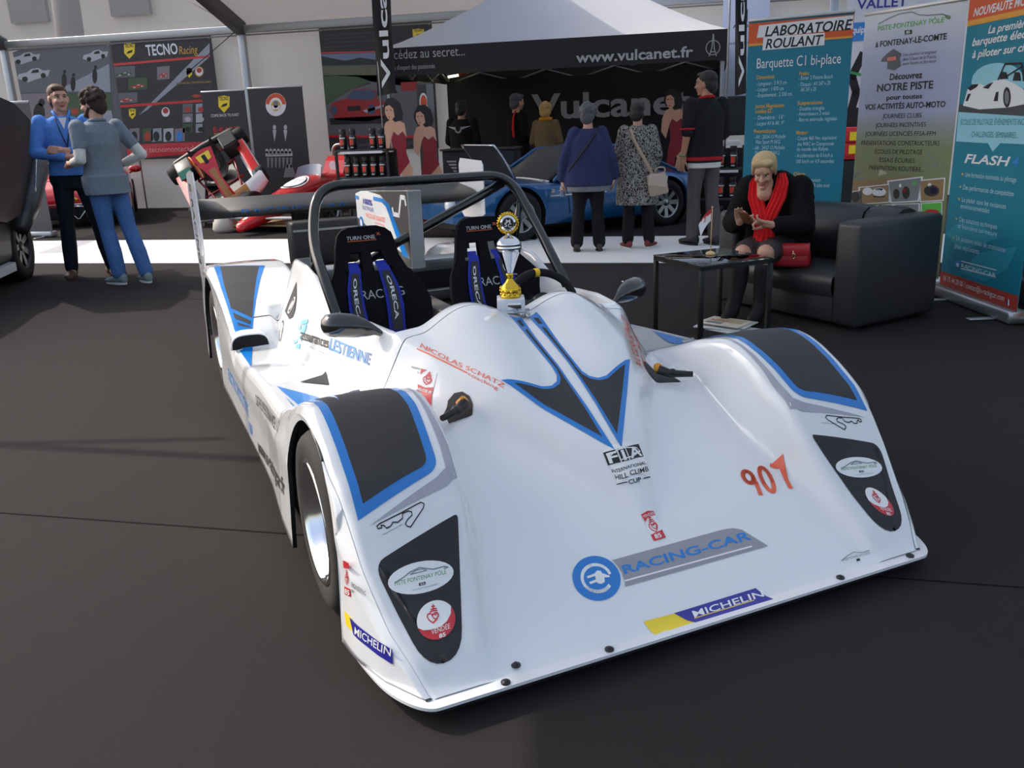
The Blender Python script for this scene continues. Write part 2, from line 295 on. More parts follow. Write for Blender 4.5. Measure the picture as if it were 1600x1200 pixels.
# ------------------------------------------------------------------ printed matter: stickers in body coordinates, banners in panel metres
DEC = [
["P","H","blue",1,1,[[-0.853,0.3],[-0.848,-0.323],[-0.6409,-0.2706],[-0.6286,-0.2661],[-0.6188,-0.2595],[-0.6115,-0.2508],[-0.6068,-0.24],[-0.6045,-0.2271],[-0.592,-0.05],[-0.597,0.06],[-0.6,0.3]]],
["P","H","matt",2,1,[[-0.826,0.3],[-0.826,-0.297],[-0.6591,-0.2544],[-0.6485,-0.2505],[-0.6401,-0.2449],[-0.6339,-0.2374],[-0.6299,-0.2281],[-0.628,-0.2171],[-0.615,-0.05],[-0.62,0.06],[-0.622,0.3]]],
["P","H","stripe",1,1,[[-0.576,0.14],[-0.562,-0.07],[-0.556,-0.2],[-0.565,-0.28],[-0.6,-0.297],[-0.827,-0.337],[-0.62,-0.278],[-0.588,-0.262],[-0.579,-0.2],[-0.575,-0.07]]],
["P","H","black",1,1,[[-0.8267,-0.4225],[-0.8289,-0.412],[-0.8279,-0.4033],[-0.8239,-0.3965],[-0.8168,-0.3914],[-0.8066,-0.3882],[-0.6038,-0.3483],[-0.5997,-0.3479],[-0.5969,-0.3486],[-0.5955,-0.3504],[-0.5953,-0.3532],[-0.5964,-0.3572],[-0.6647,-0.5305],[-0.6733,-0.5472],[-0.6844,-0.5601],[-0.6981,-0.5692],[-0.7143,-0.5745],[-0.733,-0.5759],[-0.732,-0.576],[-0.7488,-0.5739],[-0.763,-0.5685],[-0.7748,-0.5598],[-0.7841,-0.5477],[-0.7909,-0.5322]]],
["S","H","ink",1,1,0.0022,[[-0.8059,-0.3393],[-0.7986,-0.3365],[-0.7405,-0.328],[-0.6941,-0.3192],[-0.6801,-0.3168],[-0.673,-0.3206],[-0.6779,-0.3271],[-0.6952,-0.3372],[-0.7232,-0.3529],[-0.7307,-0.3506],[-0.7344,-0.3462],[-0.7266,-0.3408],[-0.7114,-0.335],[-0.7105,-0.3296],[-0.7188,-0.327],[-0.7345,-0.3289],[-0.7377,-0.3366],[-0.7522,-0.3411],[-0.7641,-0.3393],[-0.7725,-0.3445],[-0.7835,-0.3459],[-0.7878,-0.3409],[-0.7956,-0.3396],[-0.7951,-0.3436],[-0.8047,-0.3436],[-0.8059,-0.3393]]],
["T","H","ink",2,0,"www.piste-fontenaypole85.fr",0,[[-0.7977,-0.3553],[-0.7405,-0.3466],[-0.7982,-0.3532],[-0.7409,-0.3445],[-0.7693,-0.3511],[-0.7697,-0.349]]],
["T","H","ink",2,0,"www.piste-fontenaypole85.fr",0,[[0.6463,-0.33],[0.7044,-0.3394],[0.6479,-0.3281],[0.7061,-0.3375],[0.6751,-0.3349],[0.6767,-0.3329]]],
["P","H","white",2,0,[[-0.6444,-0.4353],[-0.648,-0.4408],[-0.6558,-0.446],[-0.6672,-0.4505],[-0.6818,-0.454],[-0.6987,-0.4565],[-0.7171,-0.4576],[-0.7359,-0.4575],[-0.7544,-0.4561],[-0.7716,-0.4534],[-0.7866,-0.4497],[-0.7988,-0.4452],[-0.8077,-0.44],[-0.8127,-0.4346],[-0.8137,-0.4291],[-0.8106,-0.4237],[-0.8035,-0.4189],[-0.7927,-0.4147],[-0.7788,-0.4115],[-0.7623,-0.4092],[-0.7441,-0.408],[-0.7251,-0.4081],[-0.7061,-0.4092],[-0.6883,-0.4116],[-0.6726,-0.4149],[-0.6597,-0.4192],[-0.6505,-0.4242],[-0.6453,-0.4296]]],
["S","H","grey",3,0,0.0022,[[-0.7957,-0.4305],[-0.7713,-0.4258],[-0.7534,-0.4208],[-0.7271,-0.4176],[-0.7068,-0.4225],[-0.6945,-0.4253],[-0.6639,-0.4248],[-0.6557,-0.4275],[-0.6672,-0.4278]]],
["S","H","grey",3,0,0.0016,[[-0.7542,-0.4245],[-0.7363,-0.4202],[-0.721,-0.4208],[-0.7115,-0.4246],[-0.7542,-0.4245]]],
["T","H","green",3,0,"PISTE FONTENAY PÔLE",0,[[-0.7984,-0.4353],[-0.6641,-0.4369],[-0.797,-0.4285],[-0.6624,-0.4299],[-0.7322,-0.4366],[-0.7307,-0.4297]]],
["P","H","ink",3,0,[[-0.7391,-0.4411],[-0.7221,-0.4412],[-0.7231,-0.4457],[-0.7401,-0.4455]]],
["T","H","white",4,0,"85",0,[[-0.7366,-0.4449],[-0.7255,-0.4451],[-0.7359,-0.4419],[-0.7249,-0.4421],[-0.7311,-0.445],[-0.7304,-0.442]]],
["T","H","grey",3,0,"www.piste-fontenaypole85.fr",0,[[-0.7596,-0.45],[-0.6917,-0.4507],[-0.7591,-0.4476],[-0.6911,-0.4482],[-0.7259,-0.4505],[-0.7254,-0.4481]]],
["P","H","white",2,0,[[0.8037,-0.439],[0.8014,-0.4438],[0.7947,-0.4479],[0.784,-0.4513],[0.7698,-0.4536],[0.753,-0.4548],[0.7344,-0.4547],[0.715,-0.4534],[0.6958,-0.4509],[0.6777,-0.4474],[0.6616,-0.443],[0.6482,-0.4381],[0.638,-0.4328],[0.6317,-0.4274],[0.6295,-0.4223],[0.6314,-0.4177],[0.6374,-0.4137],[0.6474,-0.4107],[0.6607,-0.4087],[0.6768,-0.4078],[0.695,-0.408],[0.7143,-0.4093],[0.7339,-0.4116],[0.7526,-0.4148],[0.7696,-0.4189],[0.7839,-0.4236],[0.7947,-0.4286],[0.8014,-0.4338]]],
["S","H","grey",3,0,0.0022,[[0.6479,-0.4249],[0.6715,-0.4222],[0.6885,-0.4189],[0.7145,-0.4177],[0.7364,-0.4235],[0.7497,-0.4269],[0.781,-0.4283],[0.7901,-0.4313],[0.7783,-0.4308]]],
["S","H","grey",3,0,0.0016,[[0.6886,-0.4222],[0.7058,-0.4195],[0.7215,-0.421],[0.7321,-0.4251],[0.6886,-0.4222]]],
["T","H","green",3,0,"PISTE FONTENAY PÔLE",0,[[0.6464,-0.4291],[0.7838,-0.4392],[0.6462,-0.4229],[0.7837,-0.433],[0.7139,-0.4347],[0.7138,-0.4285]]],
["P","H","ink",3,0,[[0.7079,-0.4382],[0.7253,-0.4395],[0.7253,-0.4435],[0.7079,-0.4422]]],
["T","H","white",4,0,"85",0,[[0.7114,-0.4419],[0.7227,-0.4428],[0.7113,-0.4392],[0.7226,-0.4401],[0.717,-0.4423],[0.717,-0.4397]]],
["T","H","grey",3,0,"www.piste-fontenaypole85.fr",0,[[0.6891,-0.4451],[0.7588,-0.45],[0.689,-0.4429],[0.7588,-0.4478],[0.7236,-0.4477],[0.7236,-0.4455]]],
["P","H","red",2,0,[[-0.6726,-0.5087],[-0.6761,-0.5159],[-0.6819,-0.5226],[-0.6897,-0.5284],[-0.6989,-0.533],[-0.7093,-0.5362],[-0.7201,-0.5378],[-0.731,-0.5378],[-0.7414,-0.5362],[-0.7507,-0.533],[-0.7586,-0.5284],[-0.7646,-0.5227],[-0.7685,-0.5162],[-0.7701,-0.5091],[-0.7693,-0.5018],[-0.7661,-0.4947],[-0.7606,-0.4882],[-0.7532,-0.4826],[-0.7442,-0.4782],[-0.7339,-0.4751],[-0.723,-0.4735],[-0.7119,-0.4734],[-0.7012,-0.4748],[-0.6914,-0.4777],[-0.6832,-0.4819],[-0.677,-0.4875],[-0.673,-0.4941],[-0.6715,-0.5013]]],
["P","H","white",3,0,[[-0.77,-0.5103],[-0.7699,-0.5047],[-0.7683,-0.499],[-0.7653,-0.4936],[-0.761,-0.4886],[-0.7554,-0.4841],[-0.7488,-0.4802],[-0.7414,-0.4772],[-0.7333,-0.475],[-0.7248,-0.4737],[-0.7162,-0.4733],[-0.7076,-0.4738],[-0.6995,-0.4752],[-0.6919,-0.4775],[-0.6853,-0.4806],[-0.6798,-0.4846],[-0.6756,-0.4892],[-0.6814,-0.5015],[-0.6962,-0.5123],[-0.7154,-0.5186],[-0.7401,-0.5191],[-0.7589,-0.5166]]],
["S","H","red",4,0,0.0026,[[-0.7304,-0.5092],[-0.7384,-0.5033],[-0.7409,-0.4971],[-0.7373,-0.4927],[-0.7314,-0.4925],[-0.7266,-0.4966],[-0.7198,-0.4933],[-0.7141,-0.4943],[-0.7132,-0.4991],[-0.7192,-0.5047],[-0.7304,-0.5092]]],
["S","H","red",4,0,0.0022,[[-0.7221,-0.5046],[-0.7269,-0.5011],[-0.7284,-0.4975],[-0.7262,-0.4949],[-0.7227,-0.4947],[-0.7199,-0.4971],[-0.7158,-0.4952],[-0.7125,-0.4958],[-0.7119,-0.4986],[-0.7155,-0.5019],[-0.7221,-0.5046]]],
["S","H","red",4,0,0.0026,[[-0.7312,-0.4902],[-0.7215,-0.4893],[-0.7126,-0.4908]]],
["S","H","red",4,0,0.0026,[[-0.7273,-0.4867],[-0.7205,-0.4859],[-0.7133,-0.487]]],
["S","H","red",4,0,0.0026,[[-0.7216,-0.4896],[-0.7186,-0.4793]]],
["S","H","red",4,0,0.0026,[[-0.7236,-0.4822],[-0.7154,-0.4825]]],
["T","H","white",4,0,"VENDÉE",0,[[-0.7427,-0.5277],[-0.6938,-0.5254],[-0.7402,-0.5194],[-0.6912,-0.5169],[-0.7184,-0.5266],[-0.7158,-0.5182]]],
["T","H","white",4,0,"85",1,[[-0.7267,-0.5365],[-0.7099,-0.5361],[-0.7247,-0.5298],[-0.7079,-0.5294],[-0.7183,-0.5363],[-0.7163,-0.5296]]],
["P","H","red",2,0,[[0.7674,-0.526],[0.766,-0.5326],[0.7627,-0.5381],[0.7578,-0.5421],[0.7515,-0.5445],[0.7441,-0.5451],[0.736,-0.544],[0.7275,-0.5412],[0.7192,-0.5368],[0.7114,-0.531],[0.7045,-0.5242],[0.6988,-0.5166],[0.6947,-0.5087],[0.6922,-0.5008],[0.6915,-0.4934],[0.6927,-0.4869],[0.6955,-0.4816],[0.7,-0.4778],[0.7061,-0.4755],[0.7134,-0.4748],[0.7216,-0.4759],[0.7303,-0.4785],[0.7391,-0.4827],[0.7472,-0.4884],[0.7544,-0.4952],[0.7602,-0.5027],[0.7644,-0.5107],[0.7668,-0.5186]]],
["P","H","white",3,0,[[0.6925,-0.5021],[0.6916,-0.4962],[0.6918,-0.4908],[0.693,-0.4859],[0.6953,-0.4819],[0.6986,-0.4787],[0.7029,-0.4764],[0.708,-0.4751],[0.7138,-0.4749],[0.7202,-0.4756],[0.7269,-0.4773],[0.7338,-0.48],[0.7405,-0.4836],[0.7468,-0.488],[0.7525,-0.4932],[0.7575,-0.4989],[0.7615,-0.5049],[0.7593,-0.5162],[0.7498,-0.5235],[0.7361,-0.5251],[0.7171,-0.5191],[0.7022,-0.5116]]],
["S","H","red",4,0,0.0026,[[0.7229,-0.5113],[0.7156,-0.503],[0.7126,-0.4959],[0.7146,-0.4923],[0.7192,-0.4936],[0.7235,-0.4991],[0.7283,-0.4975],[0.7328,-0.5001],[0.7344,-0.5053],[0.7307,-0.5095],[0.7229,-0.5113]]],
["S","H","red",4,0,0.0022,[[0.7285,-0.5087],[0.7242,-0.5038],[0.7224,-0.4996],[0.7236,-0.4974],[0.7263,-0.4982],[0.7289,-0.5015],[0.7317,-0.5005],[0.7343,-0.5021],[0.7353,-0.5051],[0.7331,-0.5076],[0.7285,-0.5087]]],
["S","H","red",4,0,0.0026,[[0.7189,-0.4912],[0.7262,-0.4929],[0.7334,-0.4968]]],
["S","H","red",4,0,0.0026,[[0.7212,-0.4886],[0.7263,-0.4895],[0.7321,-0.4926]]],
["S","H","red",4,0,0.0026,[[0.7262,-0.4931],[0.7265,-0.483]]],
["S","H","red",4,0,0.0026,[[0.7232,-0.4848],[0.7296,-0.4873]]],
["T","H","white",4,0,"VENDÉE",0,[[0.7167,-0.5276],[0.7541,-0.5378],[0.7171,-0.5194],[0.7546,-0.5297],[0.7353,-0.5327],[0.7358,-0.5246]]],
["T","H","white",4,0,"85",1,[[0.7306,-0.5409],[0.7436,-0.5449],[0.731,-0.5344],[0.7439,-0.5383],[0.7371,-0.5429],[0.7374,-0.5364]]],
["P","H","blue",1,1,[[-0.241,0.152],[-0.012,-0.168],[-0.02,0.1],[-0.021,0.34],[-0.014,0.475],[-0.055,0.49],[-0.052,0.42],[-0.046,0.3],[-0.044,0.18],[-0.047,0.14],[-0.06,0.115],[-0.085,0.103],[-0.12,0.105]]],
["P","H","matt",2,1,[[-0.206,0.128],[-0.026,-0.118],[-0.028,0.1],[-0.028,0.4],[-0.04,0.39],[-0.037,0.28],[-0.035,0.16],[-0.04,0.125],[-0.056,0.102],[-0.085,0.091],[-0.12,0.094]]],
["P","H","matt",2,1,[[-0.027,0.42],[-0.041,0.412],[-0.043,0.45],[-0.027,0.46]]],
["P","H","white",1,0,[[-0.0466,-0.157],[0.0924,-0.139],[0.0778,-0.2311],[-0.0474,-0.2475]]],
["P","H","ink",2,0,[[-0.0515,-0.1954],[-0.0128,-0.2044],[-0.0089,-0.1684],[-0.0493,-0.1616]]],
["P","H","ink",2,0,[[-0.0082,-0.2049],[0.018,-0.2027],[0.0229,-0.1652],[-0.004,-0.1685]]],
["P","H","ink",2,0,[[0.0223,-0.2017],[0.0823,-0.1806],[0.0853,-0.1466],[0.0273,-0.1642]]],
["T","H","white",3,0,"F",1,[[-0.0451,-0.1933],[-0.0147,-0.2],[-0.0432,-0.1667],[-0.0118,-0.172],[-0.0302,-0.1971],[-0.0278,-0.1699]]],
["T","H","white",3,0,"i",1,[[-0.0005,-0.2016],[0.0113,-0.2004],[0.0033,-0.1703],[0.0154,-0.1687],[0.0053,-0.2012],[0.0092,-0.1697]]],
["T","H","white",3,0,"A",1,[[0.0272,-0.1969],[0.0789,-0.1791],[0.0311,-0.1671],[0.0815,-0.1514],[0.0521,-0.1892],[0.0558,-0.1599]]],
["S","H","white",4,0,0.003,[[-0.0399,-0.1801],[-0.0167,-0.1735],[0.0226,-0.1672],[0.0677,-0.1615],[0.0747,-0.1695],[0.0337,-0.1917],[-0.0076,-0.1996]]],
["T","H","ink",2,0,"INTERNATIONAL",0.5,[[-0.0492,-0.2137],[0.0802,-0.1986],[-0.0472,-0.2067],[0.0834,-0.1899],[0.0032,-0.2247],[0.0064,-0.216]]],
["T","H","ink",2,0,"HILL CLIMB",0.5,[[-0.0466,-0.2315],[0.0796,-0.2141],[-0.0447,-0.221],[0.0828,-0.2018],[0.0028,-0.2433],[0.0064,-0.2304]]],
["T","H","ink",2,0,"CUP",0.6,[[-0.0179,-0.2607],[0.0265,-0.2575],[-0.016,-0.2504],[0.0296,-0.2455],[0.0014,-0.2635],[0.0039,-0.2524]]],
["S","H","ink",2,0,0.002,[[-0.0486,-0.2422],[-0.0204,-0.2539]]],
["S","H","ink",2,0,0.002,[[0.0405,-0.2463],[0.0736,-0.2305]]],
["S","H","orange",2,0,0.0135,[[0.4153,-0.2918],[0.4159,-0.2845],[0.4143,-0.2781],[0.4108,-0.2734],[0.4058,-0.2709],[0.3998,-0.2709],[0.3937,-0.2735],[0.3883,-0.2783],[0.3841,-0.2847],[0.3818,-0.2919],[0.3815,-0.2991],[0.3832,-0.3054],[0.3866,-0.31],[0.3914,-0.3125],[0.3971,-0.3125],[0.4029,-0.3101],[0.4083,-0.3054],[0.4126,-0.2991],[0.4153,-0.2918]]],
["S","H","orange",2,0,0.0135,[[0.4153,-0.2918],[0.4092,-0.3184],[0.3964,-0.3551]]],
["S","H","orange",2,0,0.0135,[[0.4711,-0.3142],[0.4739,-0.303],[0.4753,-0.2925],[0.4751,-0.2835],[0.4734,-0.2766],[0.4702,-0.2723],[0.4659,-0.2708],[0.4608,-0.2724],[0.4552,-0.2768],[0.4496,-0.2837],[0.4444,-0.2926],[0.4399,-0.303],[0.4365,-0.314],[0.4342,-0.3249],[0.4333,-0.3351],[0.4336,-0.3438],[0.4353,-0.3504],[0.4382,-0.3546],[0.4421,-0.3561],[0.4467,-0.3548],[0.4518,-0.3507],[0.4572,-0.3442],[0.4624,-0.3355],[0.4672,-0.3252],[0.4711,-0.3142]]],
["S","H","orange",2,0,0.0135,[[0.5052,-0.2729],[0.5275,-0.2949],[0.5112,-0.3576]]],
["P","H","blue",1,0,[[-0.1805,-0.4779],[-0.1853,-0.4862],[-0.1915,-0.494],[-0.1991,-0.5009],[-0.2078,-0.5068],[-0.2174,-0.5117],[-0.2277,-0.5154],[-0.2384,-0.5179],[-0.2493,-0.519],[-0.2601,-0.5187],[-0.2706,-0.5172],[-0.2805,-0.5144],[-0.2896,-0.5103],[-0.2977,-0.5052],[-0.3046,-0.499],[-0.3101,-0.492],[-0.3141,-0.4843],[-0.3165,-0.4761],[-0.3173,-0.4675],[-0.3163,-0.4588],[-0.3137,-0.4501],[-0.3093,-0.4416],[-0.3034,-0.4335],[-0.296,-0.4261],[-0.2874,-0.4196],[-0.2777,-0.4142],[-0.2673,-0.41],[-0.2563,-0.4071],[-0.245,-0.4057],[-0.2338,-0.4057],[-0.2229,-0.4072],[-0.2125,-0.4102],[-0.2031,-0.4145],[-0.1948,-0.42],[-0.1878,-0.4267],[-0.1824,-0.4343],[-0.1786,-0.4427],[-0.1765,-0.4514],[-0.1761,-0.4603],[-0.1774,-0.4692]]],
["S","H","white",2,0,0.0085,[[-0.223,-0.4894],[-0.2312,-0.4935],[-0.2402,-0.4961],[-0.2495,-0.4972],[-0.2586,-0.4967],[-0.2672,-0.4946],[-0.2749,-0.491],[-0.2812,-0.4861],[-0.2859,-0.4801],[-0.2888,-0.4733],[-0.2896,-0.4661],[-0.2884,-0.4586],[-0.2852,-0.4514],[-0.2801,-0.4447],[-0.2734,-0.4388],[-0.2653,-0.4342],[-0.2563,-0.431],[-0.2469,-0.4295],[-0.2375,-0.4297],[-0.2285,-0.4316],[-0.2206,-0.4351],[-0.2139,-0.4401],[-0.209,-0.4462],[-0.2059,-0.4532],[-0.2049,-0.4606]]],
["P","H","white",2,0,[[-0.246,-0.4509],[-0.2356,-0.4459],[-0.2264,-0.449],[-0.2253,-0.4558],[-0.2084,-0.4663],[-0.2106,-0.47],[-0.2256,-0.4674],[-0.2305,-0.4782],[-0.2419,-0.4806],[-0.2493,-0.478],[-0.2537,-0.4728]]],
["S","H","white",2,0,0.006,[[-0.2703,-0.4561],[-0.2483,-0.4548]]],
["S","H","white",2,0,0.006,[[-0.2711,-0.4712],[-0.2493,-0.4695]]],
["P","H","gry2",1,0,[[-0.178,-0.4298],[0.2023,-0.4266],[0.2346,-0.4299],[0.2587,-0.4405],[0.272,-0.4573],[0.3085,-0.5003],[-0.1809,-0.5018],[-0.1736,-0.4873],[-0.1696,-0.4667],[-0.1714,-0.4486]]],
["T","H","blue",2,0,"RACING-CAR",1,[[-0.1643,-0.4722],[0.2708,-0.4724],[-0.1629,-0.4498],[0.2755,-0.4483],[0.0458,-0.4723],[0.0488,-0.449]]],
["S","H","white",2,0,0.004,[[-0.1727,-0.4884],[0.2551,-0.4902]]],
["P","H","yellow",1,0,[[-0.1793,-0.5911],[-0.0728,-0.5945],[-0.044,-0.6343],[-0.1691,-0.6402]]],
["P","H","navy",2,0,[[-0.0851,-0.5936],[0.1889,-0.5926],[0.2167,-0.6376],[-0.044,-0.6343]]],
["T","H","white",3,0,"MICHELIN",0.5,[[-0.0352,-0.6169],[0.1994,-0.6181],[-0.0331,-0.6005],[0.2031,-0.6009],[0.0799,-0.6175],[0.0828,-0.6007]]],
["S","H","yellow",3,0,0.0025,[[-0.0361,-0.6196],[0.1612,-0.6207]]],
["P","H","white",1,0,[[-0.0289,-0.4099],[0.0128,-0.4085],[0.0202,-0.331],[-0.0219,-0.3322]]],
["P","H","red",2,0,[[-0.0289,-0.4099],[0.0128,-0.4085],[0.0156,-0.3847],[-0.0269,-0.391]]],
["P","H","red",2,0,[[-0.0219,-0.3322],[0.0202,-0.331],[0.02,-0.3422],[-0.0108,-0.3464],[-0.0209,-0.3543]]],
["T","H","white",3,0,"85",1,[[-0.0201,-0.4049],[0.0029,-0.4041],[-0.0187,-0.3923],[0.0043,-0.3915],[-0.0086,-0.4045],[-0.0072,-0.3919]]],
["T","H","white",3,0,"VENDÉE",0,[[-0.0202,-0.3417],[0.0176,-0.3407],[-0.0201,-0.3347],[0.0176,-0.3339],[-0.003,-0.3437],[-0.0033,-0.3374]]],
["S","H","red",3,0,0.0026,[[-0.0068,-0.3868],[-0.0153,-0.3791],[-0.0184,-0.3703],[-0.0155,-0.3633],[-0.0099,-0.3623],[-0.0048,-0.3675],[0.0013,-0.362],[0.0069,-0.3627],[0.0086,-0.3693],[0.0035,-0.3784],[-0.0068,-0.3868]]],
["S","H","red",3,0,0.0022,[[-0.003,-0.3789],[-0.008,-0.3744],[-0.0099,-0.3692],[-0.0082,-0.3652],[-0.0049,-0.3645],[-0.0018,-0.3676],[0.0018,-0.3643],[0.0051,-0.3647],[0.0061,-0.3686],[0.0031,-0.374],[-0.003,-0.3789]]],
["S","H","red",3,0,0.0026,[[-0.0117,-0.359],[-0.0029,-0.357],[0.0061,-0.3577]]],
["S","H","red",3,0,0.0026,[[-0.0089,-0.3539],[-0.0028,-0.3524],[0.0044,-0.3529]]],
["S","H","red",3,0,0.0026,[[-0.0029,-0.3573],[-0.003,-0.3439]]],
["S","H","red",3,0,0.0026,[[-0.0067,-0.3479],[0.001,-0.3476]]],
["P","H","white",1,0,[[-0.5622,0.0307],[-0.4218,0.3127],[-0.3873,0.3474],[-0.4215,0.4058]]],
["P","H","red",2,0,[[-0.5622,0.0307],[-0.4218,0.3127],[-0.4096,0.3254],[-0.4297,0.3516],[-0.445,0.3833]]],
["P","H","red",2,0,[[-0.4215,0.4058],[-0.4096,0.3848],[-0.4299,0.3978]]],
["T","H","white",3,0,"VENDÉE 85",1,[[-0.4517,0.372],[-0.4217,0.3176],[-0.4476,0.376],[-0.4175,0.322],[-0.4366,0.3447],[-0.4325,0.3488]]],
["S","H","red",3,0,0.0026,[[-0.4242,0.3547],[-0.4273,0.3691],[-0.4264,0.3776],[-0.422,0.3777],[-0.4177,0.3714],[-0.4161,0.3625],[-0.41,0.3582],[-0.4065,0.3512],[-0.4079,0.3457],[-0.4145,0.3468],[-0.4242,0.3547]]],
["S","H","red",3,0,0.0022,[[-0.4191,0.3545],[-0.4209,0.363],[-0.4204,0.3681],[-0.4177,0.3681],[-0.4152,0.3644],[-0.4143,0.3592],[-0.4107,0.3566],[-0.4086,0.3525],[-0.4095,0.3492],[-0.4133,0.3499],[-0.4191,0.3545]]],
["S","H","red",3,0,0.0026,[[-0.4177,0.3753],[-0.4106,0.3657],[-0.405,0.3547]]],
["S","H","red",3,0,0.0026,[[-0.4135,0.3744],[-0.4084,0.3678],[-0.4039,0.3591]]],
["S","H","red",3,0,0.0026,[[-0.4108,0.3655],[-0.4041,0.3719]]],
["S","H","red",3,0,0.0026,[[-0.4089,0.3745],[-0.4033,0.3655]]],
["T","H","ink",2,0,"ENGINEERING",0,[[-0.4446,0.4444],[-0.4249,0.4051],[-0.4418,0.4466],[-0.4219,0.4077],[-0.4348,0.4245],[-0.4318,0.427]]],
["T","H","ink",2,0,"BY",0,[[-0.4356,0.4092],[-0.4315,0.4013],[-0.4328,0.4128],[-0.4287,0.4048],[-0.4336,0.4052],[-0.4308,0.4088]]],
["T","H","orange",2,0,"NICOLAS SCHATZ",0,[[-0.406,0.4558],[-0.2415,0.1312],[-0.3965,0.4645],[-0.2337,0.1349],[-0.3221,0.2849],[-0.3146,0.2878]]],
["T","H","orange",2,0,"coaching",0,[[-0.3141,0.2527],[-0.2578,0.1429],[-0.3089,0.2572],[-0.2528,0.147],[-0.2858,0.1966],[-0.2807,0.2009]]],
["S","H","orange",2,0,0.0025,[[-0.4141,0.4616],[-0.3138,0.2596]]],
["T","H","orange",2,0,"NICOLAS SCHATZ",0,[[0.3,0.165],[0.425,0.465],[0.273,0.172]]],
["T","H","orange",2,0,"coaching",0,[[0.385,0.3],[0.44,0.43],[0.368,0.308]]],
["S","H","orange",2,0,0.0025,[[0.312,0.16],[0.36,0.27]]],
["P","H","blue",1,0,[[-0.8453,2.5487],[-0.8105,2.5371],[-0.6249,2.4506],[-0.5967,2.4404],[-0.7534,1.8877],[-0.7911,1.7557],[-0.8183,1.6321],[-0.8449,1.701],[-0.8608,1.806],[-0.862,1.9243],[-0.8595,2.1794]]],
["P","H","blue",1,0,[[-0.858,1.7085],[-0.8042,1.7064],[-0.8573,1.3782]]],
["P","H","matt",2,0,[[-0.8154,2.5242],[-0.6274,2.4353],[-0.7688,1.8552],[-0.8469,1.9578],[-0.8396,2.2076]]],
["P","H","matt",2,0,[[-0.8454,1.9211],[-0.7778,1.8332],[-0.7854,1.8146],[-0.844,1.868]]],
["P","H","matt",2,0,[[-0.8404,1.841],[-0.7879,1.8031],[-0.7896,1.7954],[-0.8384,1.8222]]],
["P","H","black",1,0,[[-0.5721,1.7003],[-0.5888,1.7262],[-0.6076,1.7616],[-0.6246,1.7858],[-0.6295,1.6618],[-0.622,1.6081],[-0.6104,1.5989],[-0.5946,1.622]]],
["P","H","white",2,0,[[-0.6027,1.6396],[-0.6075,1.6458],[-0.6123,1.6554],[-0.6167,1.6677],[-0.6202,1.6812],[-0.6227,1.6946],[-0.6237,1.7064],[-0.6233,1.7154],[-0.6213,1.7208],[-0.6181,1.722],[-0.614,1.7188],[-0.6093,1.7117],[-0.6045,1.7013],[-0.6001,1.6887],[-0.5966,1.6752],[-0.5942,1.6622],[-0.5932,1.6511],[-0.5936,1.6429],[-0.5954,1.6382],[-0.5986,1.637]]],
["P","H","white",1,0,[[-0.648,1.7415],[-0.6536,1.7349],[-0.6596,1.7291],[-0.6657,1.7234],[-0.6713,1.7181],[-0.6758,1.7146],[-0.6786,1.7136],[-0.6793,1.7166],[-0.6778,1.7229],[-0.6742,1.7327],[-0.6688,1.7455],[-0.6619,1.7609],[-0.6542,1.7773],[-0.6475,1.7862],[-0.6426,1.7869],[-0.6393,1.7827],[-0.6377,1.7757],[-0.6379,1.7672],[-0.6398,1.7581],[-0.6433,1.7493]]],
["S","H","ink",2,0,0.004,[[-0.6494,1.7444],[-0.6542,1.7373],[-0.6595,1.7312],[-0.6647,1.7258],[-0.6694,1.7212],[-0.6731,1.7182],[-0.6753,1.7183],[-0.6758,1.7211],[-0.6745,1.7271],[-0.6714,1.736],[-0.6667,1.7476],[-0.6608,1.7613],[-0.6543,1.7751],[-0.6486,1.7836],[-0.6443,1.7855],[-0.6414,1.7824],[-0.6401,1.7767],[-0.6404,1.7691],[-0.6421,1.7606],[-0.6452,1.7522]]],
["S","H","ink",3,0,0.004,[[-0.6048,1.6538],[-0.608,1.6579],[-0.6113,1.664],[-0.6142,1.6716],[-0.6166,1.6799],[-0.6182,1.6881],[-0.6188,1.6953],[-0.6184,1.7009],[-0.6171,1.7042],[-0.6148,1.705],[-0.612,1.7031],[-0.6088,1.6988],[-0.6055,1.6925],[-0.6026,1.6848],[-0.6002,1.6766],[-0.5987,1.6685],[-0.5981,1.6614],[-0.5985,1.6561],[-0.5998,1.6529],[-0.602,1.6521]]],
["P","H","sky",1,0,[[-0.6113,1.4691],[-0.5943,1.3962],[-0.6001,1.3868],[-0.6162,1.4629]]],
["P","H","sky",1,0,[[-0.6227,1.4943],[-0.6152,1.4571],[-0.6212,1.447],[-0.6281,1.4803]]],
["P","H","sky",1,0,[[-0.6101,1.4282],[-0.6026,1.3934],[-0.6094,1.3864],[-0.6159,1.4161]]],
["P","H","sky",1,0,[[-0.6219,1.451],[-0.6094,1.3864],[-0.617,1.3917],[-0.6278,1.4474]]],
["P","H","sky",1,0,[[-0.6462,1.4976],[-0.6354,1.4539],[-0.6422,1.4474],[-0.6515,1.4866]]],
["P","H","sky",1,0,[[-0.6328,1.4621],[-0.6271,1.4042],[-0.634,1.397],[-0.6397,1.44]]],
["P","H","sky",1,0,[[-0.6464,1.4493],[-0.6365,1.4043],[-0.6443,1.3938],[-0.6509,1.4439]]],
["T","H","ink",2,0,"assurances",1,[[-0.6318,1.4194],[-0.5891,1.0613],[-0.6219,1.4388],[-0.5786,1.0844],[-0.61,1.2305],[-0.5993,1.2545]]],
["T","H","blue2",2,0,"LESTIENNE",1,[[-0.5897,1.0544],[-0.5369,0.6517],[-0.5718,1.075],[-0.5213,0.6663],[-0.5642,0.8328],[-0.5478,0.8494]]],
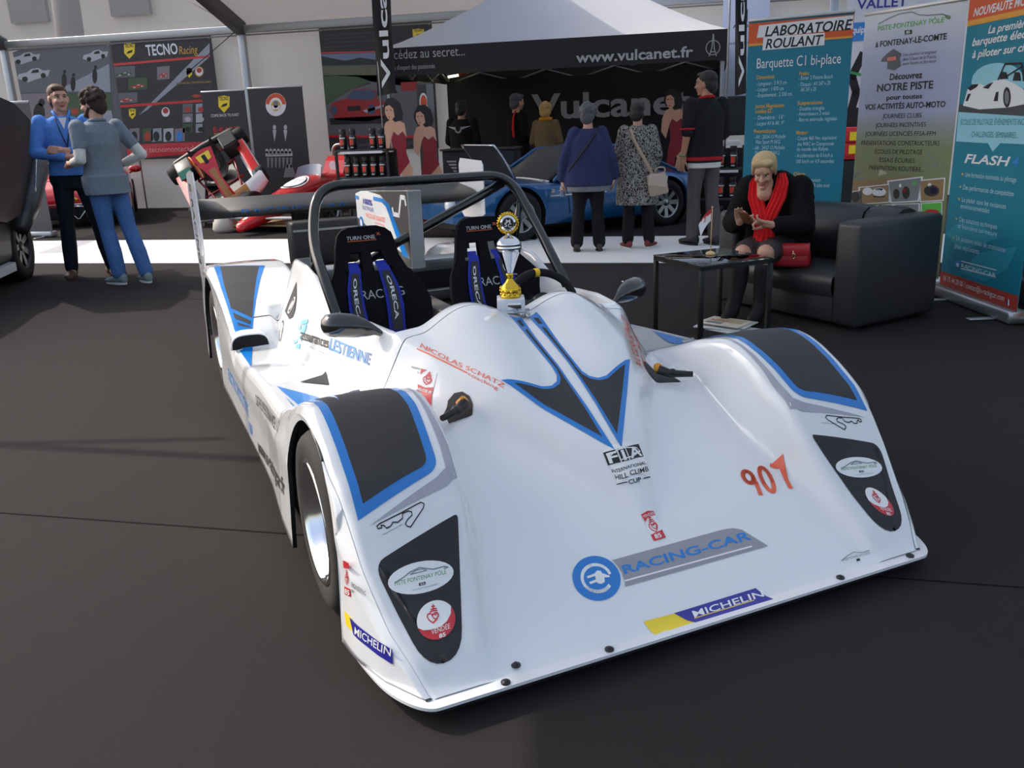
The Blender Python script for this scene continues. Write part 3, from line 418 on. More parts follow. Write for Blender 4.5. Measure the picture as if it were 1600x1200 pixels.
["T","H","grey",2,0,"spécialiste de l'assurance des sports mécaniques et loisirs motorisés",0,[[-0.6352,1.3838],[-0.5501,0.6619],[-0.6318,1.3828],[-0.547,0.6626],[-0.5917,0.9773],[-0.5884,0.9775]]],
["P","H","black",1,1,[[-0.7394,0.9244],[-0.6205,1.0011],[-0.6552,0.804]]],
["P","H","blue2",1,1,[[-0.8293,0.9104],[-0.7307,0.6417],[-0.786,0.0494],[-0.8264,0.8253]]],
["P","H","blue2",1,1,[[-0.8316,0.7309],[-0.8241,0.0852],[-0.8332,0.0856],[-0.8281,0.6877]]],
["P","H","blue2",1,1,[[-0.829,0.6229],[-0.855,0.0916],[-0.8258,0.5816]]],
["P","H","black",1,1,[[-0.4279,0.1912],[-0.3894,0.2496],[-0.3659,0.2494],[-0.3447,0.2313],[-0.3315,0.2023],[-0.332,0.1747],[-0.3472,0.1463],[-0.4349,0.1264]]],
["S","H","grey",2,0,0.0016,[[0.5058,-0.5897],[0.5338,-0.5824],[0.5678,-0.577],[0.5843,-0.5828],[0.6178,-0.588]]],
["T","H","grey",2,0,"PISTE FONTENAY PÔLE",0,[[0.5112,-0.5916],[0.616,-0.5949],[0.5137,-0.5857],[0.6173,-0.5902],[0.5643,-0.5923],[0.5669,-0.5863]]],
["P","H","ink",2,0,[[0.5596,-0.5958],[0.5722,-0.5959],[0.5696,-0.6019],[0.557,-0.6018]]],
["T","W","blue2",2,0,"ELECTRIC PROTOTYPE",0.5,[[1.9614,0.2102],[1.3348,0.1996],[1.9614,0.2702],[1.3348,0.2596]]],
["T","W","ink",2,0,"ORTHO PERFORMANCE",0.5,[[1.0426,0.3385],[0.5008,0.4047],[1.0426,0.3835],[0.5008,0.4497]]],
["T","W","ink",2,0,"www.e-racingcar.fr",1,[[1.1081,0.1239],[0.3999,0.2093],[1.1081,0.1839],[0.3999,0.2693]]],
["T","W","blue2",2,0,"RV",1,[[1.3265,0.1341],[1.233,0.1466],[1.3265,0.1841],[1.233,0.1966]]],
["P","W","yellow",1,0,[[-0.3167,0.1687],[-0.3641,0.1709],[-0.3853,0.1373],[-0.3247,0.1315]]],
["P","W","navy",2,0,[[-0.3555,0.1686],[-0.5289,0.1604],[-0.5284,0.1202],[-0.3751,0.1299]]],
["T","W","white",3,0,"MICHELIN",0.5,[[-0.3833,0.1364],[-0.5241,0.1402],[-0.3862,0.1593]]],
["P","W","red",1,0,[[-0.3321,0.3179],[-0.3701,0.3266],[-0.3692,0.3111],[-0.3301,0.2956]]],
["P","W","red",1,0,[[-0.3228,0.2408],[-0.3625,0.2512],[-0.3648,0.2303],[-0.3236,0.2186]]],
["T","W","white",2,0,"85",1,[[-0.3276,0.2239],[-0.3591,0.232],[-0.3291,0.2381]]],
["S","W","red",1,0,0.0026,[[-0.3411,0.2547],[-0.3342,0.2587],[-0.3324,0.266],[-0.337,0.2746],[-0.3423,0.2779],[-0.3464,0.2748],[-0.3517,0.2823],[-0.356,0.2833],[-0.3568,0.2774],[-0.3511,0.2666],[-0.3411,0.2547]]],
["S","W","red",1,0,0.0022,[[-0.3455,0.2638],[-0.3417,0.2663],[-0.3414,0.271],[-0.3435,0.2757],[-0.347,0.2779],[-0.3484,0.2755],[-0.3527,0.2805],[-0.3548,0.281],[-0.3546,0.2771],[-0.3511,0.2707],[-0.3455,0.2638]]],
["S","W","red",1,0,0.0026,[[-0.3409,0.2804],[-0.3494,0.2864],[-0.3557,0.288]]],
["S","W","red",1,0,0.0026,[[-0.346,0.2881],[-0.351,0.292],[-0.3571,0.2939]]],
["S","W","red",1,0,0.0026,[[-0.3496,0.2862],[-0.3526,0.302]]],
["S","W","red",1,0,0.0026,[[-0.3489,0.2958],[-0.3546,0.2986]]],
["T","W","ink",1,0,"ENGINEERING",0,[[-0.3722,0.2637],[-0.437,0.2641],[-0.3756,0.2786]]],
["T","W","ink",1,0,"BY",0,[[-0.3703,0.2461],[-0.3858,0.2488],[-0.3719,0.2557]]]]
PAN = {
'lab': dict(L=0.776,p0=[0.597, 4.87, 0.0],d=[0.9471, -0.3209, 0.0],it=[
["P","b_orange",1,[[-0.002,2.019],[0.783,2.019],[0.788,1.874],[0.004,1.873]]],
["P","b_amber",2,[[0.004,1.873],[0.788,1.874],[0.789,1.86],[0.005,1.856]]],
["P","p_white",3,[[0.082,2.0],[0.772,2.014],[0.784,1.921],[0.067,1.912]]],
["P","p_white",3,[[0.119,1.915],[0.576,1.91],[0.578,1.823],[0.115,1.819]]],
["T","ink",4,"LABORATOIRE",1,1,0.129,1.918,0.771,1.99],
["T","ink",4,"ROULANT",1,1,0.138,1.83,0.569,1.9],
["T","p_white",3,"Barquette C1 bi-place",0,0,0.077,1.689,0.705,1.765],
["T","b_gold",2,"Dimensions",1,0,0.079,1.609,0.218,1.638],
["T","p_pale",2,"- Longueur : 3 913 cm",0,0,0.081,1.561,0.314,1.591],
["T","p_pale",2,"- Largeur : 1 870 cm",0,0,0.078,1.518,0.292,1.548],
["T","p_pale",2,"- Empattement : 2 550 cm",0,0,0.08,1.475,0.358,1.505],
["T","b_gold",2,"Jantes Magnésium",1,0,0.078,1.393,0.303,1.423],
["T","b_gold",2,"coulées E2 :",1,0,0.08,1.354,0.221,1.384],
["T","p_pale",2,"- Diamètre : 13\"",0,0,0.082,1.306,0.308,1.336],
["T","p_pale",2,"- Largeur AV & AR : 9\"",0,0,0.084,1.262,0.31,1.292],
["T","b_gold",2,"Pneumatiques",1,0,0.077,1.203,0.249,1.234],
["T","p_pale",2,"- AV : 20/54-13 Michelin",0,0,0.079,1.159,0.326,1.19],
["T","p_pale",2,"Pilot Sport M S412",0,0,0.096,1.119,0.288,1.15],
["T","p_pale",2,"- AR : 24/57-13 Michelin",0,0,0.077,1.075,0.325,1.106],
["T","p_pale",2,"Pilot Sport M S412",0,0,0.094,1.035,0.287,1.066],
["T","b_gold",2,"Freins",1,0,0.407,1.619,0.479,1.647],
["T","p_pale",2,"- Étrier 2 Pistons Bosch",0,0,0.404,1.586,0.654,1.615],
["T","p_pale",2,"- Disques : AV 247 x 20",0,0,0.407,1.54,0.639,1.569],
["T","p_pale",2,"AR 247 x 20",0,0,0.424,1.502,0.538,1.531],
["T","b_gold",2,"Suspensions",1,0,0.405,1.404,0.591,1.433],
["T","p_pale",2,"- Doubles triangles",0,0,0.408,1.362,0.608,1.391],
["T","p_pale",2,"- Amortisseurs 3 voies",0,0,0.405,1.324,0.648,1.353],
["T","p_pale",2,"- Barres antiroulis réglables",0,0,0.408,1.281,0.707,1.311],
["T","b_gold",2,"Moteur",1,0,0.408,1.185,0.496,1.215],
["T","p_pale",2,"- Couple 460 Nm, équivalent",0,0,0.406,1.142,0.712,1.172],
["T","p_pale",2,"des WRC en Championnat",0,0,0.423,1.099,0.696,1.128],
["T","p_pale",2,"du monde des Rallyes",0,0,0.42,1.06,0.656,1.09],
["T","p_pale",2,"- Accélération de 0 km/h à",0,0,0.408,1.012,0.692,1.042],
["T","p_pale",2,"100 km/h en 4.9 secondes",0,0,0.421,0.968,0.705,0.998],
["T","b_gold",2,"Châssis",1,0,0.406,0.87,0.495,0.9],
["T","p_pale",2,"- Cellule aluminium",0,0,0.409,0.825,0.614,0.856],
["T","p_pale",2,"- Berceau AV AR tube acier",0,0,0.406,0.785,0.688,0.816],
["T","b_gold",2,"Carrosserie",1,0,0.397,0.691,0.545,0.722],
["T","p_pale",2,"- Fibre de verre",0,0,0.468,0.657,0.678,0.688]]),
'font': dict(L=0.916,p0=[1.506, 5.285, 0.0],d=[0.6204, -0.7843, 0.0],it=[
["S","p_grey",2,0.007,[[0.138,1.99],[0.242,2.023],[0.345,2.042],[0.448,2.041],[0.508,2.015],[0.594,2.001],[0.718,1.995],[0.787,1.969],[0.782,1.956],[0.746,1.979]]],
["S","green2",2,0.006,[[0.725,1.99],[0.787,1.969],[0.776,1.956],[0.741,1.971]]],
["T","green2",2,"PISTE-FONTENAY PÔLE",0,0,0.137,1.939,0.736,1.977],
["P","ink",2,[[0.396,1.917],[0.462,1.915],[0.466,1.886],[0.4,1.887]]],
["T","p_white",3,"85",1,0,0.412,1.893,0.448,1.911],
["T","ink",2,"à FONTENAY-LE-COMTE",1,0,0.127,1.82,0.774,1.863],
["P","p_dgrey",2,[[0.248,1.764],[0.306,1.794],[0.385,1.753],[0.374,1.719],[0.388,1.666],[0.331,1.635],[0.26,1.651],[0.259,1.704],[0.191,1.709],[0.205,1.732]]],
["P","red",3,[[0.251,1.734],[0.335,1.737],[0.345,1.709],[0.259,1.707]]],
["T","p_dgrey",2,"Une position stratégique",0,1,0.401,1.732,0.699,1.755],
["T","p_dgrey",2,"dans l'Ouest de la France,",0,1,0.402,1.699,0.702,1.723],
["T","p_dgrey",2,"entre Nantes et Bordeaux",0,1,0.404,1.667,0.706,1.69],
["T","ink",2,"Découvrez",1,0,0.293,1.566,0.595,1.614],
["T","ink",2,"NOTRE PISTE",1,0,0.176,1.486,0.7,1.542],
["T","ink",2,"pour toutes",1,0,0.278,1.419,0.612,1.455],
["T","ink",2,"VOS ACTIVITÉS AUTO-MOTO",1,0,0.067,1.35,0.822,1.393],
["T","ink",2,"JOURNÉES CLUBS",0,0,0.255,1.279,0.623,1.314],
["T","ink",2,"JOURNÉES INCENTIVES",0,0,0.192,1.212,0.671,1.246],
["T","ink",2,"JOURNÉES LICENCIÉS FFSA-FFM",0,0,0.094,1.145,0.764,1.18],
["T","ink",2,"PRÉSENTATIONS CONSTRUCTEURS",0,0,0.062,1.074,0.806,1.11],
["T","ink",2,"ÉCOLES DE PILOTAGE",0,0,0.207,1.008,0.661,1.043],
["T","ink",2,"ESSAIS ÉCURIES",0,0,0.26,0.943,0.599,0.978],
["T","ink",2,"PRÉVENTION ROUTIÈRE...",0,0,0.162,0.88,0.694,0.916],
["P","b_brown",1,[[-0.001,0.784],[0.587,0.844],[0.384,0.737],[-0.03,0.638]]],
["S","p_grey",2,0.014,[[0.093,0.865],[0.01,0.843],[0.022,0.811],[0.117,0.802]]],
["P","p_sand",2,[[0.262,0.833],[0.355,0.855],[0.272,0.89]]],
["S","p_grey",2,0.01,[[0.711,1.026],[0.761,0.968],[0.813,0.94],[0.809,0.923],[0.693,0.938],[0.669,0.955]]],
["P","p_white",2,[[0.064,0.735],[0.388,0.777],[0.404,0.631],[0.101,0.593]]],
["P","b_brown",3,[[0.082,0.73],[0.373,0.768],[0.388,0.637],[0.115,0.602]]],
["P","p_white",4,[[0.355,0.711],[0.347,0.725],[0.326,0.737],[0.297,0.742],[0.265,0.741],[0.238,0.732],[0.219,0.719],[0.213,0.703],[0.222,0.688],[0.244,0.677],[0.273,0.671],[0.305,0.673],[0.332,0.682],[0.35,0.695]]],
["P","p_white",4,[[0.219,0.709],[0.213,0.722],[0.197,0.732],[0.175,0.737],[0.152,0.735],[0.131,0.728],[0.117,0.717],[0.113,0.703],[0.12,0.69],[0.136,0.68],[0.158,0.675],[0.182,0.677],[0.202,0.684],[0.216,0.695]]],
["P","ink",4,[[0.353,0.675],[0.346,0.678],[0.328,0.68],[0.302,0.68],[0.274,0.678],[0.248,0.675],[0.23,0.671],[0.224,0.668],[0.231,0.665],[0.249,0.663],[0.275,0.663],[0.304,0.665],[0.33,0.668],[0.347,0.671]]],
["P","ink",4,[[0.321,0.729],[0.317,0.733],[0.306,0.736],[0.29,0.737],[0.273,0.737],[0.258,0.734],[0.247,0.73],[0.244,0.725],[0.248,0.721],[0.259,0.718],[0.275,0.717],[0.292,0.718],[0.308,0.72],[0.318,0.725]]],
["P","p_white",2,[[0.354,0.799],[0.69,0.846],[0.676,0.654],[0.404,0.625]]],
["P","p_grey",3,[[0.372,0.792],[0.674,0.835],[0.662,0.662],[0.418,0.636]]],
["P","ink",4,[[0.488,0.703],[0.483,0.719],[0.473,0.733],[0.46,0.74],[0.446,0.739],[0.434,0.731],[0.427,0.717],[0.426,0.699],[0.431,0.682],[0.441,0.669],[0.455,0.662],[0.468,0.663],[0.48,0.671],[0.487,0.685]]],
["P","ink",4,[[0.584,0.717],[0.578,0.738],[0.566,0.755],[0.55,0.764],[0.534,0.763],[0.521,0.753],[0.512,0.735],[0.511,0.714],[0.517,0.693],[0.529,0.676],[0.545,0.667],[0.561,0.668],[0.574,0.679],[0.582,0.696]]],
["P","red",4,[[0.551,0.735],[0.549,0.744],[0.543,0.75],[0.535,0.754],[0.527,0.753],[0.52,0.749],[0.516,0.742],[0.515,0.734],[0.518,0.725],[0.524,0.719],[0.531,0.715],[0.539,0.716],[0.546,0.72],[0.551,0.727]]],
["P","p_white",4,[[0.499,0.767],[0.497,0.774],[0.493,0.779],[0.488,0.781],[0.482,0.781],[0.478,0.778],[0.475,0.773],[0.474,0.766],[0.476,0.76],[0.48,0.755],[0.486,0.752],[0.491,0.753],[0.496,0.756],[0.498,0.761]]],
["P","green2",4,[[0.631,0.793],[0.629,0.799],[0.625,0.804],[0.618,0.806],[0.612,0.806],[0.606,0.803],[0.603,0.798],[0.602,0.792],[0.604,0.785],[0.609,0.78],[0.615,0.778],[0.622,0.778],[0.627,0.781],[0.631,0.786]]],
["P","p_white",2,[[0.657,0.817],[0.888,0.844],[0.895,0.674],[0.684,0.649]]],
["P","b_brown",3,[[0.669,0.81],[0.878,0.834],[0.884,0.681],[0.694,0.659]]],
["P","ink",4,[[0.847,0.745],[0.838,0.763],[0.818,0.777],[0.79,0.784],[0.76,0.783],[0.733,0.773],[0.716,0.758],[0.711,0.739],[0.72,0.72],[0.741,0.706],[0.77,0.7],[0.8,0.701],[0.826,0.711],[0.843,0.727]]],
["P","navy",4,[[0.831,0.745],[0.826,0.755],[0.816,0.762],[0.802,0.766],[0.786,0.766],[0.773,0.76],[0.765,0.752],[0.763,0.741],[0.767,0.731],[0.778,0.723],[0.792,0.719],[0.807,0.72],[0.82,0.725],[0.828,0.734]]],
["P","p_white",4,[[0.775,0.785],[0.772,0.791],[0.767,0.795],[0.76,0.798],[0.752,0.798],[0.746,0.795],[0.741,0.789],[0.74,0.783],[0.743,0.777],[0.748,0.772],[0.755,0.77],[0.763,0.77],[0.77,0.773],[0.774,0.778]]],
["P","p_white",2,[[-0.036,0.697],[0.108,0.717],[0.131,0.582],[-0.023,0.565]]],
["P","p_dgrey",3,[[-0.028,0.691],[0.102,0.71],[0.122,0.587],[-0.016,0.572]]],
["P","ink",4,[[0.091,0.655],[0.084,0.673],[0.07,0.687],[0.05,0.694],[0.029,0.693],[0.01,0.684],[-0.002,0.668],[-0.005,0.65],[0.002,0.632],[0.017,0.618],[0.037,0.611],[0.058,0.612],[0.076,0.621],[0.088,0.637]]],
["P","p_white",2,[[0.122,0.581],[0.436,0.621],[0.448,0.514],[0.132,0.49]]],
["P","p_grey",3,[[0.139,0.578],[0.422,0.614],[0.432,0.518],[0.148,0.496]]],
["P","ink",4,[[0.343,0.588],[0.339,0.597],[0.329,0.603],[0.316,0.606],[0.302,0.605],[0.289,0.6],[0.281,0.593],[0.279,0.584],[0.283,0.575],[0.293,0.569],[0.306,0.566],[0.32,0.567],[0.333,0.571],[0.341,0.579]]],
["P","p_white",2,[[0.436,0.621],[0.685,0.643],[0.697,0.533],[0.448,0.514]]],
["P","p_grey",3,[[0.45,0.616],[0.673,0.636],[0.685,0.538],[0.461,0.521]]],
["P","red",4,[[0.661,0.57],[0.651,0.58],[0.627,0.587],[0.593,0.589],[0.556,0.587],[0.522,0.58],[0.499,0.569],[0.492,0.558],[0.502,0.548],[0.526,0.541],[0.561,0.539],[0.599,0.541],[0.632,0.549],[0.654,0.559]]],
["P","p_white",2,[[0.692,0.643],[0.882,0.667],[0.897,0.549],[0.705,0.534]]],
["P","green2",3,[[0.702,0.639],[0.874,0.66],[0.887,0.554],[0.714,0.541]]],
["P","red",4,[[0.867,0.585],[0.859,0.595],[0.84,0.602],[0.812,0.604],[0.781,0.602],[0.754,0.596],[0.736,0.586],[0.731,0.575],[0.739,0.565],[0.759,0.558],[0.787,0.556],[0.817,0.558],[0.844,0.564],[0.862,0.574]]]]),
'flash': dict(L=0.991,p0=[2.03, 4.326, 0.0],d=[0.2383, -0.9712, 0.0],it=[
["P","b_orange",1,[[0,1.9057849043107598],[1.0,1.9057849043107598],[1.0,2.13],[0,2.13]]],
["P","b_amber",1,[[0,1.8707849043107598],[1.0,1.8707849043107598],[1.0,1.9057849043107598],[0,1.9057849043107598]]],
["T","p_white",2,"NOUVEAUTÉ MONDIALE",1,1,0.07,1.927,0.948,1.98],
["T","p_white",2,"La première",1,1,0.28,1.8,0.74,1.848],
["T","p_white",2,"barquette électrique",1,1,0.095,1.738,0.974,1.788],
["T","p_white",2,"à piloter sur circuit",1,1,0.113,1.66,0.911,1.709],
["P","b_pale",1,[[0.769,1.478],[0.747,1.514],[0.699,1.548],[0.629,1.577],[0.541,1.598],[0.444,1.61],[0.346,1.61],[0.258,1.599],[0.189,1.576],[0.147,1.544],[0.138,1.506],[0.164,1.467],[0.221,1.43],[0.302,1.401],[0.397,1.381],[0.497,1.373],[0.591,1.376],[0.671,1.391],[0.73,1.414],[0.763,1.444]]],
["P","b_floor",2,[[0.009,1.363],[0.941,1.384],[0.967,1.27],[0.011,1.312]]],
["P","p_white",3,[[0.063,1.353],[0.079,1.395],[0.099,1.458],[0.159,1.489],[0.239,1.494],[0.323,1.47],[0.416,1.502],[0.541,1.504],[0.654,1.476],[0.766,1.434],[0.875,1.393],[0.883,1.356],[0.616,1.331],[0.276,1.325]]],
["P","ink",4,[[0.097,1.466],[0.159,1.489],[0.24,1.489],[0.22,1.47],[0.143,1.448]]],
["P","ink",4,[[0.293,1.463],[0.359,1.484],[0.418,1.494],[0.366,1.452]]],
["P","ink",4,[[0.09,1.382],[0.114,1.428],[0.155,1.431],[0.124,1.382]]],
["P","ink",4,[[0.445,1.374],[0.462,1.429],[0.491,1.432],[0.497,1.373]]],
["P","ink",4,[[0.638,1.392],[0.631,1.412],[0.621,1.429],[0.609,1.443],[0.595,1.452],[0.581,1.456],[0.568,1.453],[0.558,1.445],[0.551,1.431],[0.549,1.414],[0.551,1.395],[0.558,1.375],[0.568,1.358],[0.581,1.344],[0.595,1.335],[0.609,1.331],[0.622,1.334],[0.631,1.343],[0.638,1.356],[0.64,1.373]]],
["P","p_grey",5,[[0.62,1.393],[0.616,1.406],[0.609,1.418],[0.602,1.428],[0.593,1.434],[0.585,1.436],[0.578,1.435],[0.572,1.429],[0.569,1.42],[0.568,1.408],[0.569,1.394],[0.574,1.381],[0.58,1.369],[0.588,1.359],[0.596,1.353],[0.604,1.351],[0.612,1.353],[0.617,1.359],[0.621,1.368],[0.622,1.38]]],
["P","ink",4,[[0.482,1.507],[0.501,1.552],[0.553,1.546],[0.584,1.506]]],
["P","ink",4,[[0.636,1.492],[0.646,1.541],[0.702,1.538],[0.727,1.488]]],
["S","ink",4,0.014,[[0.467,1.507],[0.527,1.597],[0.71,1.589],[0.754,1.487]]],
["S","ink",4,0.01,[[0.552,1.519],[0.715,1.57]]],
["P","b_pale",1,[[0.011,1.312],[1.061,1.27],[1.098,1.111],[0.579,1.111],[0.501,1.056],[0.435,1.108],[0.019,1.112]]],
["T","b_teal2",2,"ÉCOLES DE PILOTAGE, ÉVÉNEMENTS INCENTIVES",0,0,0.056,1.225,0.965,1.264],
["T","b_teal2",2,"CHALLENGES, SÉMINAIRES...",0,0,0.218,1.146,0.771,1.183],
["T","p_white",2,"FLASH",1,1,0.163,0.973,0.718,1.033],
["T","b_blue",2,"4",1,1,0.739,0.977,0.809,1.036],
["T","p_pale",2,"Une formation innovante au pilotage",0,0,0.193,0.879,0.81,0.913],
["P","b_gold",2,[[0.168,0.895],[0.164,0.899],[0.157,0.901],[0.149,0.901],[0.143,0.898],[0.142,0.893],[0.145,0.889],[0.152,0.887],[0.16,0.887],[0.166,0.89]]],
["T","p_pale",2,"Des performances de compétition",0,0,0.186,0.791,0.801,0.826],
["P","b_gold",2,[[0.161,0.807],[0.158,0.811],[0.151,0.813],[0.143,0.813],[0.137,0.81],[0.135,0.805],[0.139,0.801],[0.146,0.799],[0.154,0.799],[0.159,0.802]]],
["T","p_pale",2,"Le plaisir sans les nuisances",0,0,0.187,0.707,0.734,0.742],
["P","b_gold",2,[[0.162,0.723],[0.158,0.727],[0.151,0.729],[0.143,0.729],[0.138,0.725],[0.136,0.721],[0.139,0.717],[0.147,0.714],[0.155,0.715],[0.16,0.718]]],
["T","p_pale",2,"environnementales",0,0,0.18,0.662,0.549,0.697],
["T","p_pale",2,"Des solutions techniques",0,0,0.183,0.569,0.662,0.604],
["P","b_gold",2,[[0.157,0.584],[0.154,0.588],[0.147,0.59],[0.138,0.589],[0.132,0.586],[0.131,0.581],[0.134,0.577],[0.142,0.575],[0.15,0.576],[0.156,0.579]]],
["T","p_pale",2,"et financières sur-mesure",0,0,0.175,0.523,0.671,0.558],
["T","p_pale",2,"Un puissant relais de croissance",0,0,0.167,0.436,0.786,0.471],
["P","b_gold",2,[[0.141,0.451],[0.138,0.455],[0.131,0.457],[0.123,0.456],[0.117,0.452],[0.115,0.448],[0.119,0.443],[0.126,0.441],[0.134,0.442],[0.14,0.446]]],
["T","p_pale",2,"pour exploitants",0,0,0.161,0.38,0.484,0.416],
["P","b_teal3",1,[[0.015,0.463],[0.19,0.574],[0.442,0.579],[0.691,0.515],[0.235,0.368]]],
["P","b_teal3",1,[[0.484,0.389],[0.913,0.491],[0.841,0.337],[0.604,0.212],[0.267,0.222]]],
["P","b_blue",3,[[0.259,0.28],[0.256,0.287],[0.249,0.293],[0.241,0.298],[0.23,0.3],[0.219,0.299],[0.209,0.296],[0.2,0.292],[0.194,0.285],[0.19,0.277],[0.19,0.27],[0.193,0.262],[0.2,0.256],[0.209,0.252],[0.219,0.25],[0.23,0.251],[0.24,0.253],[0.249,0.258],[0.256,0.265],[0.259,0.272]]],
["T","p_white",4,"e",1,0,0.211,0.257,0.249,0.283],
["T","p_white",2,"RACING-CAR",0,0,0.277,0.256,0.715,0.287],
["S","p_white",2,0.006,[[0.268,0.3],[0.714,0.308]]],
["S","p_white",2,0.006,[[0.279,0.249],[0.717,0.264]]],
["P","b_red",1,[[0,0.09],[1.0,0.09],[1.0,0.1874841040534474],[0,0.1874841040534474]]],
["T","p_white",2,"06 75 44 20 00 / contact@e-racingcar.com",0,0,0.05,0.127,0.843,0.166],
["T","b_orange",2,"21 avenue des Champs Lardin - 85200 Fontenay",0,0,0.173,0.076,0.713,0.096],
["P","navy",2,[[0.87,0.146],[0.885,0.147],[0.893,0.109],[0.879,0.108]]],
["P","p_white",2,[[0.885,0.147],[0.899,0.148],[0.908,0.11],[0.893,0.109]]],
["P","red",2,[[0.899,0.148],[0.913,0.149],[0.922,0.111],[0.908,0.11]]]]),
'photo': dict(L=2.124,p0=[-12.735, 12.6, 0.0],d=[1.0, 0.0, 0.0],it=[
["P","ph_road",1,[[-0.125,3.02],[2.136,3.052],[1.985,2.177],[-0.18,2.253]]],
["P","ph_lite",2,[[0.981,2.306],[2.046,2.671],[1.985,2.177],[1.036,2.231]]],
["P","p_white",2,[[-0.127,3.011],[0.379,3.108],[0.316,3.068],[-0.135,2.977]]],
["P","p_lgrey",3,[[-0.075,2.819],[-0.026,2.886],[0.144,2.905],[0.254,2.954],[0.387,2.961],[0.474,2.916],[0.606,2.923],[0.553,2.83],[0.349,2.798],[0.141,2.753]]],
["P","ink",4,[[0.146,2.801],[0.143,2.822],[0.125,2.838],[0.097,2.845],[0.066,2.841],[0.041,2.827],[0.028,2.807],[0.031,2.786],[0.049,2.77],[0.078,2.763],[0.108,2.767],[0.133,2.781]]],
["P","ink",4,[[0.509,2.839],[0.507,2.859],[0.491,2.875],[0.467,2.882],[0.44,2.878],[0.417,2.864],[0.406,2.844],[0.408,2.823],[0.424,2.807],[0.448,2.8],[0.475,2.805],[0.498,2.819]]],
["P","ink",4,[[0.222,2.887],[0.275,2.933],[0.382,2.941],[0.387,2.893]]],
["P","p_lgrey",3,[[-0.019,2.504],[0.037,2.582],[0.229,2.606],[0.355,2.665],[0.505,2.674],[0.604,2.621],[0.754,2.63],[0.693,2.52],[0.462,2.482],[0.226,2.428]]],
["P","ink",4,[[0.231,2.484],[0.228,2.509],[0.208,2.528],[0.176,2.535],[0.141,2.531],[0.112,2.514],[0.098,2.49],[0.101,2.466],[0.122,2.447],[0.154,2.439],[0.188,2.444],[0.217,2.46]]],
["P","ink",4,[[0.644,2.53],[0.641,2.555],[0.623,2.573],[0.596,2.581],[0.565,2.576],[0.539,2.559],[0.526,2.536],[0.529,2.511],[0.546,2.493],[0.574,2.485],[0.605,2.49],[0.63,2.507]]],
["P","ink",4,[[0.318,2.586],[0.379,2.639],[0.5,2.65],[0.506,2.593]]],
["P","p_lgrey",3,[[1.502,2.788],[1.543,2.853],[1.685,2.873],[1.777,2.922],[1.888,2.93],[1.961,2.886],[2.072,2.894],[2.027,2.802],[1.857,2.77],[1.682,2.725]]],
["P","ink",4,[[1.686,2.772],[1.684,2.792],[1.669,2.808],[1.645,2.814],[1.62,2.81],[1.599,2.796],[1.588,2.777],[1.59,2.756],[1.605,2.741],[1.629,2.734],[1.655,2.738],[1.676,2.752]]],
["P","ink",4,[[1.99,2.811],[1.989,2.831],[1.976,2.846],[1.955,2.853],[1.932,2.848],[1.913,2.835],[1.904,2.815],[1.906,2.795],[1.919,2.779],[1.939,2.773],[1.962,2.777],[1.981,2.791]]],
["P","ink",4,[[1.75,2.856],[1.795,2.901],[1.884,2.91],[1.888,2.863]]],
["P","ink",3,[[1.076,2.42],[1.082,2.501],[1.065,2.552],[1.03,2.553],[0.992,2.505],[0.964,2.425],[0.958,2.344],[0.975,2.293],[1.01,2.291],[1.048,2.34]]],
["P","ink",3,[[1.103,2.579],[1.098,2.604],[1.075,2.615],[1.048,2.606],[1.033,2.583],[1.038,2.558],[1.061,2.547],[1.087,2.556]]],
["P","ink",3,[[1.259,2.355],[1.265,2.435],[1.248,2.486],[1.213,2.488],[1.175,2.439],[1.148,2.359],[1.141,2.278],[1.159,2.227],[1.193,2.226],[1.232,2.275]]],
["P","ink",3,[[1.285,2.514],[1.28,2.538],[1.258,2.549],[1.231,2.541],[1.216,2.517],[1.221,2.493],[1.243,2.482],[1.27,2.49]]],
["P","ink",3,[[1.756,2.47],[1.761,2.55],[1.743,2.6],[1.71,2.601],[1.672,2.554],[1.646,2.475],[1.641,2.395],[1.658,2.344],[1.692,2.342],[1.73,2.391]]],
["P","ink",3,[[1.78,2.627],[1.775,2.652],[1.753,2.663],[1.727,2.654],[1.712,2.631],[1.717,2.606],[1.739,2.595],[1.765,2.604]]],
["P","ph_wall",1,[[-0.169,2.223],[0.712,2.21],[0.652,1.689],[-0.287,1.722]]],
["P","ph_green",1,[[0.712,2.21],[1.984,2.169],[1.947,1.615],[0.652,1.689]]],
["P","ph_lite",2,[[1.448,1.837],[1.939,1.848],[1.947,1.615],[1.407,1.634]]],
["P","ink",3,[[0.465,1.838],[0.473,1.9],[0.467,1.956],[0.448,2.001],[0.418,2.031],[0.381,2.042],[0.339,2.034],[0.296,2.007],[0.258,1.964],[0.227,1.909],[0.207,1.848],[0.199,1.786],[0.205,1.729],[0.223,1.683],[0.253,1.654],[0.291,1.642],[0.333,1.651],[0.376,1.678],[0.414,1.722],[0.445,1.777]]],
["P","ink",3,[[0.512,2.049],[0.513,2.07],[0.507,2.09],[0.495,2.106],[0.477,2.117],[0.456,2.121],[0.433,2.119],[0.411,2.11],[0.392,2.095],[0.377,2.076],[0.369,2.054],[0.368,2.032],[0.373,2.013],[0.386,1.996],[0.404,1.986],[0.425,1.981],[0.448,1.984],[0.47,1.993],[0.489,2.008],[0.503,2.027]]],
["P","b_red",3,[[1.226,1.857],[1.226,1.875],[1.217,1.892],[1.201,1.905],[1.18,1.915],[1.154,1.918],[1.128,1.916],[1.102,1.909],[1.081,1.897],[1.066,1.881],[1.058,1.863],[1.058,1.845],[1.067,1.829],[1.083,1.815],[1.104,1.806],[1.13,1.802],[1.157,1.804],[1.182,1.811],[1.203,1.824],[1.219,1.839]]]]),
'tecno': dict(L=2.073,p0=[-10.6, 12.6, 0.0],d=[1.0, 0.0, 0.0],it=[
